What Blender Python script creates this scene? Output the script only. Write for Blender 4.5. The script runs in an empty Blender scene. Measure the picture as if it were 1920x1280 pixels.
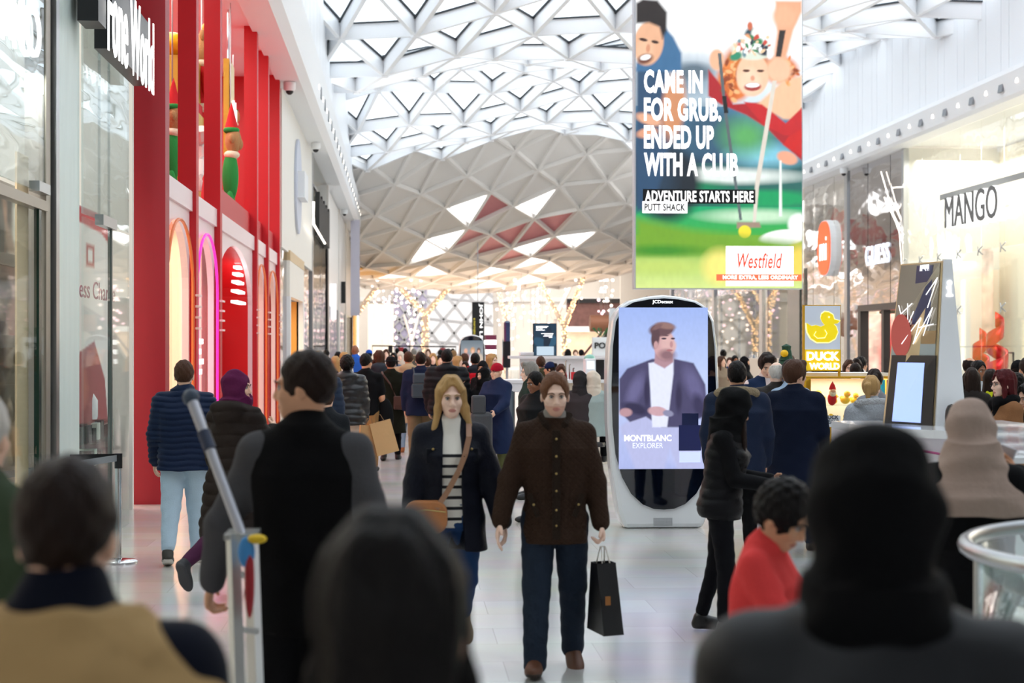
import bpy, math, random
import numpy as np
from mathutils import Vector, Matrix
random.seed(7)
sc = bpy.context.scene
COL = sc.collection
PI = math.pi
# ---------------------------------------------------------------- camera, world, light, exposure
FPX = 3200.0; CAMH = 1.9; HY = 645.0; YAW = math.atan(205/3200)
SA, CA = math.sin(YAW), math.cos(YAW)
cd = bpy.data.cameras.new('camera'); cam = bpy.data.objects.new('camera', cd); COL.objects.link(cam)
cd.sensor_width = 36; cd.lens = 60; cd.shift_y = 5/1920; cd.clip_end = 600; cd.clip_start = .05
cam.location = (0, 0, CAMH); cam.rotation_euler = (PI/2, 0, -YAW)
cd.dof.use_dof = True; cd.dof.focus_distance = 17; cd.dof.aperture_fstop = 2.8; cd.dof.aperture_blades = 9
sc.camera = cam
w = bpy.data.worlds.new('sky'); sc.world = w; w.use_nodes = True
bg = w.node_tree.nodes['Background']; bg.inputs[0].default_value = (.86, .94, 1, 1); bg.inputs[1].default_value = 2.3
sc.view_settings.view_transform = 'Standard'; sc.view_settings.look = 'None'
sc.view_settings.gamma = 1; sc.view_settings.use_curve_mapping = False
sc.view_settings.exposure = 0.25
def area(name, loc, size, power, col=(1, 1, 1), rot=(0, 0, 0), parent=None):
    l = bpy.data.lights.new(name, 'AREA'); l.shape = 'RECTANGLE'; l.size, l.size_y = size; l.energy = power; l.color = col
    o = bpy.data.objects.new(name, l); o.location = loc; o.rotation_euler = rot; COL.objects.link(o)
    return o
def ray(px): return (SA+(px-960)/FPX*CA, CA-(px-960)/FPX*SA)
def P(px, py, t):
    d = ray(px); return Vector((d[0]*t, d[1]*t, CAMH-(py-HY)*t/FPX))
def tX(px, X): return X/ray(px)[0]
def PX(px, py, X): return P(px, py, tX(px, X))
def yX(px, X): return PX(px, 645, X).y
WXL, WXR = -2.85, 16.3
# daylight from the open roof does most of the work; shop, atrium and added fill lamps below
area('shop_ceiling_lamp', (-6, 13.5, 7.2), (4, 10), 420, (1, .96, .9))
area('window_fill_light', (-2.98, 13.4, 4.05), (.1, 3.2), 55, (1, .96, .9))  # fill added behind the glass to brighten the display wall
area('vault_fill_light', (-4.1, 28.3, 2.62), (1.2, 3), 70, (1, .9, .85))  # fill added inside the entrance vault to brighten its red
area('shop_ceiling_lamp', (-6.2, 36, 7.5), (4, 20), 500, (1, .9, .85))
area('shop_ceiling_lamp', (20, 35, 7.8), (6, 20), 800, (1, .96, .88))
area('shop_ceiling_lamp', (20, 62, 7.8), (6, 24), 700, (1, .93, .85))
area('soffit_fill_light', (-2.05, 66, 8.9), (.3, 22), 200, (1, .98, .95), (0, -PI/2-.1, 0))  # fill rows added along both soffits to brighten the faceted ceiling
area('soffit_fill_light', (15.4, 72, 8.7), (.3, 30), 420, (1, .98, .95), (0, PI/2+.25, 0))
area('atrium_lamp', (6, 106, 1.0+2.6), (14, 10), 300, (1, .72, .5), (PI, 0, 0))
# ---------------------------------------------------------------- helpers
def lin(h):
    if not isinstance(h, str): return tuple(h)
    h = h.lstrip('#'); c = [int(h[i:i+2], 16)/255 for i in (0, 2, 4)]
    return tuple(v/12.92 if v <= .04045 else ((v+.055)/1.055)**2.4 for v in c)
MATS = {}
def mat(name, col='#888888', rough=.6, metal=0., em=0., bump=0., bscale=60., var=0., vscale=6., coat=0., spec=.5, stretch=None, sheen=0.):
    if name in MATS: return MATS[name]
    m = bpy.data.materials.new(name); m.use_nodes = True; MATS[name] = m
    nt = m.node_tree; b = nt.nodes['Principled BSDF']; c = lin(col)+(1,)
    b.inputs['Base Color'].default_value = c; b.inputs['Roughness'].default_value = rough
    b.inputs['Metallic'].default_value = metal; b.inputs['Coat Weight'].default_value = coat
    b.inputs['Specular IOR Level'].default_value = spec; b.inputs['Sheen Weight'].default_value = sheen
    if em: b.inputs['Emission Color'].default_value = c; b.inputs['Emission Strength'].default_value = em
    if bump or var:
        tc = nt.nodes.new('ShaderNodeTexCoord'); mp = nt.nodes.new('ShaderNodeMapping')
        nt.links.new(tc.outputs['Object'], mp.inputs[0])
        if stretch: mp.inputs['Scale'].default_value = stretch
        if bump:
            n = nt.nodes.new('ShaderNodeTexNoise'); n.inputs['Scale'].default_value = bscale; n.inputs['Detail'].default_value = 2
            nt.links.new(mp.outputs[0], n.inputs['Vector'])
            bp = nt.nodes.new('ShaderNodeBump'); bp.inputs['Strength'].default_value = bump; bp.inputs['Distance'].default_value = .02
            nt.links.new(n.outputs['Fac'], bp.inputs['Height']); nt.links.new(bp.outputs[0], b.inputs['Normal'])
        if var:
            n2 = nt.nodes.new('ShaderNodeTexNoise'); n2.inputs['Scale'].default_value = vscale; n2.inputs['Detail'].default_value = 3
            nt.links.new(mp.outputs[0], n2.inputs['Vector'])
            mx = nt.nodes.new('ShaderNodeMix'); mx.data_type = 'RGBA'
            mx.inputs['A'].default_value = tuple(v*(1-var) for v in c[:3])+(1,); mx.inputs['B'].default_value = tuple(min(1, v*(1+var)) for v in c[:3])+(1,)
            nt.links.new(n2.outputs['Fac'], mx.inputs['Factor']); nt.links.new(mx.outputs['Result'], b.inputs['Base Color'])
    return m
def glassmat(name, tint=(1, 1, 1), refl=.25, rough=.02, wob=0., wscale=1.5, stretch=(1, 1, 1), gcol=(1, 1, 1)):
    if name in MATS: return MATS[name]
    m = bpy.data.materials.new(name); m.use_nodes = True; MATS[name] = m
    nt = m.node_tree; nt.nodes.clear(); N = nt.nodes.new; L = nt.links.new
    out = N('ShaderNodeOutputMaterial'); mx = N('ShaderNodeMixShader'); tr = N('ShaderNodeBsdfTransparent'); gl = N('ShaderNodeBsdfGlossy')
    tr.inputs[0].default_value = tuple(tint)+(1,); gl.inputs['Roughness'].default_value = rough; gl.inputs[0].default_value = tuple(gcol)+(1,)
    mx.inputs[0].default_value = refl
    L(tr.outputs[0], mx.inputs[1]); L(gl.outputs[0], mx.inputs[2]); L(mx.outputs[0], out.inputs[0])
    if wob:
        tc = N('ShaderNodeTexCoord'); mp = N('ShaderNodeMapping'); mp.inputs['Scale'].default_value = stretch
        n = N('ShaderNodeTexNoise'); n.inputs['Scale'].default_value = wscale; n.inputs['Detail'].default_value = 1.5
        bp = N('ShaderNodeBump'); bp.inputs['Strength'].default_value = wob; bp.inputs['Distance'].default_value = .2
        L(tc.outputs['Object'], mp.inputs[0]); L(mp.outputs[0], n.inputs['Vector']); L(n.outputs['Fac'], bp.inputs['Height']); L(bp.outputs[0], gl.inputs['Normal'])
    return m
def colattr_mat(name, strength):
    m = bpy.data.materials.new(name); m.use_nodes = True; nt = m.node_tree; b = nt.nodes['Principled BSDF']
    a = nt.nodes.new('ShaderNodeAttribute'); a.attribute_name = 'Col'
    b.inputs['Base Color'].default_value = (.02, .02, .02, 1); b.inputs['Roughness'].default_value = .25
    nt.links.new(a.outputs['Color'], b.inputs['Emission Color']); b.inputs['Emission Strength'].default_value = strength
    return m
def tag(o, label=None, cat=None, group=None, kind=None):
    if label: o['label'] = label
    if cat: o['category'] = cat
    if group: o['group'] = group
    if kind: o['kind'] = kind
    return o
def empty(name, loc, label, cat, rz=0, group=None):
    o = bpy.data.objects.new(name, None); COL.objects.link(o); o.location = loc; o.rotation_euler.z = rz
    o.empty_display_size = .1
    return tag(o, label, cat, group)
class MB:
    def __init__(s): s.v = []; s.f = []; s.m = []; s.k = 0
    def add(s, vs, fs):
        n = len(s.v); s.v += [tuple(v) for v in vs]; s.f += [tuple(i+n for i in f) for f in fs]; s.m += [s.k]*len(fs); return s
    def mat(s, k): s.k = k; return s
    def box(s, c, d, rz=0, M=None):
        x, y, z = (q/2 for q in d); vs = [Vector((a*x, b*y, e*z)) for a in (-1, 1) for b in (-1, 1) for e in (-1, 1)]
        R = M if M is not None else Matrix.Rotation(rz, 3, 'Z')
        return s.add([R @ v+Vector(c) for v in vs], [(0, 1, 3, 2), (4, 6, 7, 5), (0, 4, 5, 1), (2, 3, 7, 6), (0, 2, 6, 4), (1, 5, 7, 3)])
    def b2(s, lo, hi): return s.box([(a+b)/2 for a, b in zip(lo, hi)], [abs(b-a) for a, b in zip(lo, hi)])
    def quad(s, *p): return s.add(p, [tuple(range(len(p)))])
    def beam(s, a, b, w, h, up=(0, 0, 1), off=0):
        a, b = Vector(a), Vector(b); d = (b-a); L = d.length; d /= L; u = Vector(up); r = d.cross(u).normalized(); u = r.cross(d)
        M = Matrix((r, d, u)).transposed()
        return s.box((a+b)/2+u*off, (w, L, h), M=M)
    def prism(s, poly, o, r, u, n, d):   # 2D outline in plane (r,u) extruded by d along n
        o, r, u, n = Vector(o), Vector(r), Vector(u), Vector(n); k = len(poly)
        a = [o+r*x+u*y for x, y in poly]; b = [p+n*d for p in a]
        return s.add(a+b, [tuple(range(k))[::-1], tuple(range(k, 2*k))]+[(i, (i+1) % k, k+(i+1) % k, k+i) for i in range(k)])
    def tube(s, pts, r, n=8, caps=True, closed=False):
        pts = [Vector(p) for p in pts]; rs = r if isinstance(r, (list, tuple)) else [r]*len(pts); vs = []; fs = []; K = len(pts)
        for i, p in enumerate(pts):
            if closed: d = pts[(i+1) % K]-pts[i-1]
            else: d = (pts[min(i+1, K-1)]-pts[max(i-1, 0)])
            d.normalize(); a = Vector((0, 0, 1)) if abs(d.z) < .9 else Vector((1, 0, 0)); e = d.cross(a).normalized(); g = d.cross(e)
            vs += [p+(e*math.cos(2*PI*j/n)+g*math.sin(2*PI*j/n))*rs[i] for j in range(n)]
        for i in range(K if closed else K-1):
            for j in range(n):
                a, b = i*n+j, i*n+(j+1) % n; c, e = ((i+1) % K)*n+j, ((i+1) % K)*n+(j+1) % n; fs.append((a, b, e, c))
        if caps and not closed: fs += [tuple(range(n))[::-1], tuple(range((K-1)*n, K*n))]
        return s.add(vs, fs)
    def lathe(s, prof, c=(0, 0, 0), n=24, sx=1, sy=1, arc=2*PI, a0=0):
        full = abs(arc-2*PI) < 1e-6; m = n if full else n+1
        vs = [(c[0]+r*sx*math.cos(a0+arc*j/n), c[1]+r*sy*math.sin(a0+arc*j/n), c[2]+z) for r, z in prof for j in range(m)]
        fs = [(i*m+j, i*m+(j+1) % m, (i+1)*m+(j+1) % m, (i+1)*m+j) for i in range(len(prof)-1) for j in range(n)]
        if full: fs += [tuple(range(m))[::-1], tuple(range((len(prof)-1)*m, len(prof)*m))]
        return s.add(vs, fs)
    def ball(s, c, r, n=12, k=8, rot=None):
        rx, ry, rz = r if isinstance(r, (list, tuple)) else (r, r, r); R = rot or Matrix.Identity(3); vs = []
        for i in range(k+1):
            a = PI*i/k
            vs += [R @ Vector((rx*math.sin(a)*math.cos(2*PI*j/n), ry*math.sin(a)*math.sin(2*PI*j/n), rz*math.cos(a)))+Vector(c) for j in range(n)]
        return s.add(vs, [(i*n+j, (i+1)*n+j, (i+1)*n+(j+1) % n, i*n+(j+1) % n) for i in range(k) for j in range(n)])
    def build(s, name, mats, parent=None, smooth=False, bevel=0):
        me = bpy.data.meshes.new(name); me.from_pydata(s.v, [], s.f)
        for m in (mats if isinstance(mats, (list, tuple)) else [mats]): me.materials.append(m)
        if any(s.m): me.polygons.foreach_set('material_index', s.m)
        import bmesh
        bm = bmesh.new(); bm.from_mesh(me); bmesh.ops.remove_doubles(bm, verts=bm.verts, dist=1e-6); bmesh.ops.recalc_face_normals(bm, faces=bm.faces); bm.to_mesh(me); bm.free()
        if smooth: me.polygons.foreach_set('use_smooth', [True]*len(me.polygons))
        o = bpy.data.objects.new(name, me); COL.objects.link(o)
        if parent: o.parent = parent
        if smooth and smooth != 2:
            me.update(); md = None
            try: me.set_sharp_from_angle(angle=math.radians(40))
            except Exception: pass
        if bevel:
            md = o.modifiers.new('bevel', 'BEVEL'); md.width = bevel; md.segments = 2; md.limit_method = 'ANGLE'
        return o
def bxo(name, lo, hi, m, parent=None, bevel=0): return MB().b2(lo, hi).build(name, m, parent, bevel=bevel)
def struct(o): o['kind'] = 'structure'; return o
_tc = {}
def text(name, body, o, r, u, W, H, m, parent=None, depth=.01, bold=0., gap=1., shear=0., both=False):
    """lettering fitted to a W x H box whose lower left corner is o"""
    cu = bpy.data.curves.new('t', 'FONT'); cu.body = body; cu.size = 1; cu.offset = bold; cu.space_character = gap; cu.shear = shear; cu.resolution_u = 3
    if '\n' in body: cu.space_line = .85
    ob = bpy.data.objects.new('t', cu); COL.objects.link(ob); dg = bpy.context.evaluated_depsgraph_get(); dg.update()
    me = bpy.data.meshes.new_from_object(ob.evaluated_get(dg)); bpy.data.objects.remove(ob); bpy.data.curves.remove(cu)
    n = len(me.vertices); co = np.empty(n*3, np.float32); me.vertices.foreach_get('co', co); co = co.reshape(-1, 3)
    lo, hi = co.min(0), co.max(0); x = (co[:, 0]-lo[0])/(hi[0]-lo[0])*W; y = (co[:, 1]-lo[1])/(hi[1]-lo[1])*H
    o, r, u = Vector(o), Vector(r).normalized(), Vector(u).normalized(); nn = r.cross(u)
    import bmesh
    co = np.outer(x, r)+np.outer(y, u)+np.array(o); me.vertices.foreach_set('co', co.astype(np.float32).ravel()); me.update()
    bm = bmesh.new(); bm.from_mesh(me)
    if depth:
        g = bmesh.ops.extrude_face_region(bm, geom=bm.faces[:]); bmesh.ops.translate(bm, vec=nn*depth, verts=[v for v in g['geom'] if isinstance(v, bmesh.types.BMVert)])
        bmesh.ops.recalc_face_normals(bm, faces=bm.faces)
    bm.to_mesh(me); bm.free(); me.name = name; me.materials.clear()
    for mm in (m if isinstance(m, (list, tuple)) else [m]): me.materials.append(mm)
    ob = bpy.data.objects.new(name, me); COL.objects.link(ob)
    if parent: ob.parent = parent
    return ob
XA, YA, ZA = Vector((1, 0, 0)), Vector((0, 1, 0)), Vector((0, 0, 1))
# shared materials
white = mat('white_paint', '#f1f3f5', .45); cream = mat('cream_panel', '#efece4', .4); steel = mat('brushed_steel', '#b9bcbf', .28, 1)
black = mat('black_metal', '#15161a', .35); red = mat('red_lacquer', '#c2101f', .42, bump=.12, bscale=300); dred = mat('deep_red', '#a01224', .45, bump=.12, bscale=300)
mirror_soft = glassmat('mirror_light', (.8, .8, .8), .7, .05, .16, .8, (1, .5, 1.6), (.9, .9, .9))
clear = glassmat('clear_glass', (.97, 1, .99), .12); rail_glass = glassmat('greenish_glass', (.9, .97, .95), .18)
chrome = mat('chrome', '#d8dadc', .12, 1); gold = mat('mustard_yellow', '#d9a514', .45); wood = mat('pale_wood', '#c9a98a', .5, var=.12, stretch=(1, 12, 1))
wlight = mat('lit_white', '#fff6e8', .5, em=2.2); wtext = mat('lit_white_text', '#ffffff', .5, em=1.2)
# ---------------------------------------------------------------- floor
def floor_mat():
    m = bpy.data.materials.new('polished_stone_floor'); m.use_nodes = True; nt = m.node_tree; b = nt.nodes['Principled BSDF']; N = nt.nodes.new; L = nt.links.new
    tc = N('ShaderNodeTexCoord'); mp = N('ShaderNodeMapping'); mp.inputs['Rotation'].default_value = (0, 0, 0)
    br = N('ShaderNodeTexBrick'); br.inputs['Scale'].default_value = 1; br.inputs['Brick Width'].default_value = 1.2; br.inputs['Row Height'].default_value = .6
    br.inputs['Mortar Size'].default_value = .004; br.inputs['Color1'].default_value = lin('#e4ddd5')+(1,); br.inputs['Color2'].default_value = lin('#d8cfc6')+(1,); br.inputs['Mortar'].default_value = lin('#cdc5bc')+(1,)
    n = N('ShaderNodeTexNoise'); n.inputs['Scale'].default_value = 1.3; n.inputs['Detail'].default_value = 4
    mx = N('ShaderNodeMix'); mx.data_type = 'RGBA'; mx.blend_type = 'MULTIPLY'; mx.inputs['Factor'].default_value = .3
    # cool grey strip along the middle of the mall, warmer stone by the shops
    sx = N('ShaderNodeSeparateXYZ'); mr = N('ShaderNodeMapRange'); mr.inputs[1].default_value = -.6; mr.inputs[2].default_value = -.4
    m2 = N('ShaderNodeMix'); m2.data_type = 'RGBA'; m2.blend_type = 'MULTIPLY'; m2.inputs['B'].default_value = (.93, .99, 1.06, 1)
    L(tc.outputs['Object'], mp.inputs[0]); L(mp.outputs[0], br.inputs['Vector']); L(mp.outputs[0], n.inputs['Vector']); L(tc.outputs['Object'], sx.inputs[0])
    L(br.outputs['Color'], mx.inputs['A']); L(n.outputs['Color'], mx.inputs['B']); L(sx.outputs[0], mr.inputs[0]); L(mr.outputs[0], m2.inputs['Factor']); L(mx.outputs['Result'], m2.inputs['A'])
    L(m2.outputs['Result'], b.inputs['Base Color'])
    b.inputs['Roughness'].default_value = .16; b.inputs['Specular IOR Level'].default_value = .75
    return m
struct(bxo('floor', (-30, -12, -.2), (50, 185, 0), floor_mat()))
panelmat = mat('white_wall_panels', '#f3f6fa', .38)
# ---------------------------------------------------------------- shell behind the shopfronts
struct(bxo('wall_shop_divider', (-9, 19.86, 0), (-3.1, 19.96, 8), mat('divider_pale', '#e2dfd8', .6)))
struct(bxo('wall_left_back', (-9.3, -5, 0), (-9, 108, 9), mat('shop_back', '#d9d2c6', .7)))
struct(bxo('wall_right_back', (23, -5, 0), (23.3, 128, 9), mat('shop_back_warm', '#e6dccb', .7)))
o = struct(bxo('ceiling_left_shops', (-9.3, -5, 8.05), (WXL-.05, 108, 8.25), white))
o = struct(bxo('ceiling_right_shops', (WXR+.05, -5, 8.35), (23.3, 128, 8.55), white))
def extr(name, prof, y0, y1, m):   # closed cross-section (x,z) swept along y
    k = len(prof); vs = [(x, y, z) for y in (y0, y1) for x, z in prof]
    return struct(MB().add(vs, [tuple(range(k)), tuple(range(k, 2*k))[::-1]]+[(i, (i+1) % k, k+(i+1) % k, k+i) for i in range(k)]).build(name, m))
YL = 100
extr('wall_left_soffit', [(-2.9, 7.94), (-2.36, 7.94), (-2.2, 8.15), (-2.15, 9.25), (-2.22, 9.35), (-2.9, 9.35)], -5, YL, white)
extr('wall_right_soffit', [(WXR+.1, 8.26), (15.72, 8.24), (15.62, 8.32), (15.5, 8.86), (15.56, 9.0), (WXR+.1, 9.0)], -5, 128, white)
def upper(name, x, s, y0, y1, z0):  # tall white wall built of vertical panels that meet at shallow angles
    mb = MB(); y = y0; k = 0; rnd = random.Random(3)
    while y < y1:
        d = .06*((k % 2)*2-1)*.3; mb.b2((x-s*.3, y+.006, z0), (x+s*(.0+.003*(k % 3)), y+.594, 15.5)); y += .6; k += 1
    return struct(mb.build(name, panelmat))
upper('wall_left_upper', -2.4, 1, -5, YL, 9.3); upper('wall_right_upper', 16.0, -1, -5, 118, 8.95)
struct(bxo('wall_light_blocker', (-9.3, -12.3, 0), (23.3, -12, 15), mat('dark_taupe_wall', '#77726c', .7)))  # unseen wall, added to keep light from behind off the foreground
struct(bxo('ceiling_shade_slab', (-3, -12, 9.4), (16.6, 4.0, 9.8), mat('shade_slab_white', '#c9c9c9', .6)))  # unseen slab, added overhead to shade the foreground people
# ---------------------------------------------------------------- glass roof: triangulated steel lattice
TOPP = [(-3, 11.0), (-.2, 11.1), (1.8, 12.0), (2.8, 11.7), (4.9, 12.3), (7.7, 12.75), (8.7, 12.7), (11, 11.9), (14, 12.2), (17, 12.6)]
def edgez(x):
    return float(np.interp(x, [p[0] for p in TOPP], [p[1] for p in TOPP]))
def roofz(x, y):
    ph = PI*(x+2.4)/18.7
    a = 12.15+.85*math.cos(2*PI*(y-69.5)/23+ph)+.35*math.sin(x*.75+y*.21)
    b = max(0, 1-abs(y-81)/9); b = b*b*(3-2*b)
    return a*(1-b)+edgez(x)*b
def oz(x, y):
    s = min(1, (y-81)/32.); c = np.interp(y, [81, 86, 91, 97, 104, 110, 116], [0, 1.85, 3.6, 5.35, 6.35, 6.95, 7.2])
    return edgez(x)*(1-s)+12.6*s-c+.011*(x-4)**2*s+.10*math.sin(x*.9+y*.5)*min(1, max(0, s*4))
A1, B1 = Vector((1.3, 2.3)), Vector((2.3, -1.7))
def nd(i, j):
    p = A1*i+B1*j+Vector((-3.0, 80)); return Vector((p.x, p.y, roofz(p.x, p.y) if p.y < 81 else oz(p.x, p.y)))
beams, gask, glass, pan, rib = MB(), MB(), MB(), MB(), MB(); E1, E2, T1, T2 = {}, {}, [], []
for i in range(-45, 40):
    for j in range(-30, 45):
        for t in (((i, j), (i+1, j), (i, j+1)), ((i+1, j), (i+1, j+1), (i, j+1))):
            ps = [nd(*n) for n in t]; c = sum(ps, Vector())/3
            if not (-10 < c.y < 114) or min(p.x for p in ps) < -5.2 or max(p.x for p in ps) > 19: continue
            op = c.y > 81; (T2 if op else T1).append(t)
            for k in range(3): (E2 if op else E1)[tuple(sorted((t[k], t[k-1])))] = 1
for a, b in E1:
    p, q = nd(*a), nd(*b); beams.beam(p, q, .14, .46, off=-.23); gask.beam(p, q, .26, .05, off=.02)
for t3 in T1: glass.add([nd(*n)+Vector((0, 0, .06)) for n in t3], [(0, 1, 2)])
for n in {n for t in T1 for n in t}: beams.lathe([(.15, -.5), (.15, .03)], nd(*n), 6)
ro = struct(beams.build('ceiling', mat('roof_steel', '#f7f8fa', .5)))
struct(gask.build('ceiling_gasket', mat('roof_gasket', '#2a3036', .6), ro)); struct(glass.build('ceiling_glass', glassmat('roof_glass', (.98, .99, 1), .06), ro))
for a, b in E2: rib.beam(nd(*a), nd(*b), .17, .2, off=-.09)
nd2 = nd
def proj(p):
    d = p.x*SA+p.y*CA; return 960+(p.x*CA-p.y*SA)/d*FPX, HY-(p.z-CAMH)/d*FPX
lit_px = [(890, 395), (1012, 385), (845, 432), (970, 457), (1075, 452), (780, 470), (1005, 472), (820, 497), (925, 492), (730, 510), (870, 525), (935, 528), (1005, 512), (1040, 492)]
pink_px = [(935, 395), (905, 440), (945, 428), (985, 430), (900, 460), (940, 462), (1010, 460), (1010, 420)]
cents = [(k, proj(sum((nd2(*n) for n in t), Vector())/3)) for k, t in enumerate(T2)]
lit, pink = set(), set()
for S, L_ in ((lit, lit_px), (pink, pink_px)):
    for q in L_:
        k = min((c for c in cents if c[0] not in lit and c[0] not in pink), key=lambda c: (c[1][0]-q[0])**2+((c[1][1]-q[1])*1.6)**2)[0]; S.add(k)
lightm = mat('ceiling_light_panel', '#ffffff', .5, em=3.0)
for k, t in enumerate(T2):
    p = [nd2(*n) for n in t]; up = [q+Vector((0, 0, .12)) for q in p]
    if k in lit:
        c = sum(p, Vector())/3; pp = [c+(q-c)*.76+Vector((0, 0, -.07)) for q in p]; p2 = [q+Vector((0, 0, .06)) for q in pp]
        o = MB().add(pp+p2, [(0, 1, 2), (5, 4, 3), (0, 3, 4, 1), (1, 4, 5, 2), (2, 5, 3, 0)]).build('ceiling_light', lightm)
        o.location = c; o.data.transform(Matrix.Translation(-c))
        x, y = proj(c); tag(o, 'glowing white triangular panel let into the faceted peach-white ceiling', 'ceiling light', 'triangular light panels in the faceted ceiling')
    pan.mat(1 if k in pink else 0).add(p+up, [(0, 1, 2), (5, 4, 3)])
sequin = mat('pink_sequins', '#d98a90', .35, .6, bump=1., bscale=30, var=.5, vscale=25)
po = struct(pan.build('ceiling_facets', [mat('faceted_ceiling', '#f7f4f0', .6), sequin])); struct(rib.build('ceiling_ribs', mat('ceiling_rib_white', '#fbf9f6', .5), po))
# fascia lights in both soffits
for (side, X, Z, nx) in (('left', -2.255, 8.6, 1), ('right', 15.56, 8.6, -1)):
    y = 24
    k = 0
    while y < (97 if side == 'left' else 110):
        if side == 'left' and y < 44: y += 1.15; k += 1; continue
        grille = k % 4 == 2
        tl = 'black' if grille else 'white'
        if not (side == 'right' and y > 75):
            h = .30 if k % 2 else .12; X0 = X+(Z-8.6)*.1
            o = MB().mat(0).box((0, 0, 0), (.05, .32 if k % 2 else .14, h), M=Matrix.Rotation(-.17*nx if nx < 0 else .0, 3, 'Y')).build('grille' if k % 2 else 'downlight', mat('vent_grey', '#8e9196', .5, .6) if k % 2 else wlight)
            o.location = (X+(.07 if nx > 0 else 0), y, Z)
            side_n = 'left' if nx > 0 else 'right'
            if k % 2: tag(o, f'small grey grille in the white {side_n}-hand fascia under the roof', 'vent', f'grilles in the {side_n} fascia')
            else: tag(o, f'small lit spotlight in the white {side_n}-hand fascia under the roof', 'spotlight', f'spotlights in the {side_n} fascia')
        y += 1.15; k += 1
# ================================================================ LEFT SIDE
glass_wob = glassmat('shop_glass_rippled', (.9, .95, .94), .36, .02, .16, 1.0, (1, .4, 1.8), (.93, .97, 1))
mirror_wob = glassmat('mirror_cladding', (.45, .45, .47), .8, .05, .16, .8, (1, .5, 1.6), (.74, .73, .74))
metalwarm = mat('warm_grey_metal', '#a9a197', .35, .7)
# --- first shop (far left)
y0, y1 = 8.0, PX(90, 645, WXL).y
def pane(name, X, ya, yb, z0, z1, m, par=None, th=.02): return bxo(name, (X-th/2, ya, z0), (X+th/2, yb, z1), m, par)
XL = WXL
sh = empty('shopfront', (XL, 12, 0), 'glass shopfront with pale lettering, cream quilted display wall behind it, far left edge', 'shopfront')
def rel(o, root):
    o.parent = root; o.matrix_parent_inverse = Matrix.Translation(-root.location) if root.rotation_euler.z == 0 else root.matrix_world.inverted(); return o
def addto(root, *os):
    bpy.context.view_layer.update()
    for o in os: o.parent = root; o.matrix_parent_inverse = root.matrix_basis.inverted()
yb0 = yX(94, XL); z_t = PX(80, 358, XL).z
addto(sh, pane('upper_glass', XL, 8.5, yX(82, XL), z_t-.02, 7.94, glass_wob), pane('lower_glass', XL, 8.5, yX(100, XL), 0.02, z_t-.1, clear),
      bxo('transom', (XL-.05, 8.5, z_t-.16), (XL+.03, yX(84, XL), z_t-.08), metalwarm),
      bxo('clamp', (XL-.03, yX(62, XL), z_t-.03), (XL+.05, yX(83, XL), z_t+.05), steel),
      bxo('glass_edge', (XL-.02, yX(71, XL)-.05, 0), (XL+.02, yX(73, XL), z_t-.1), mat('glass_edge_green', '#12352c', .2)),
      bxo('light_strip', (XL-.45, yX(64, XL), PX(64, 510, XL).z), (XL-.4, yX(80, XL), PX(64, 425, XL).z), wlight))
zl = PX(30, 120, XL).z
sg = text('shop_sign', 'SIMO', (XL+.03, yX(-25, XL), PX(66, 118, XL).z), YA, ZA, yX(66, XL)-yX(-25, XL), PX(66, 22, XL).z-PX(66, 118, XL).z, [wtext], depth=.02, bold=.0)
tag(sg, 'raised white and pink letters at the top of the far left shop glass', 'sign')
# display partition with photo panels and quilting
dp = empty('display_wall', (-3.3, 10, 0), 'beige display wall with two art prints and quilted padding behind the left glass', 'display wall')
yy = [yX(-60, -3.25), yX(33, -3.25)]
fr = MB(); Xd = -3.25
zz = [0, PX(30, 640, Xd).z, PX(30, 492, Xd).z, PX(30, 365, Xd).z]
for z in zz[1:]: fr.b2((Xd-.05, yy[0], z-.05), (Xd+.05, yy[1]+.25, z+.05))
fr.b2((Xd-.05, yy[1], 0), (Xd+.05, yy[1]+.34, zz[3]+.05))
addto(dp, fr.build('frame', mat('taupe_frame', '#8f877e', .5)))
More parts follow.
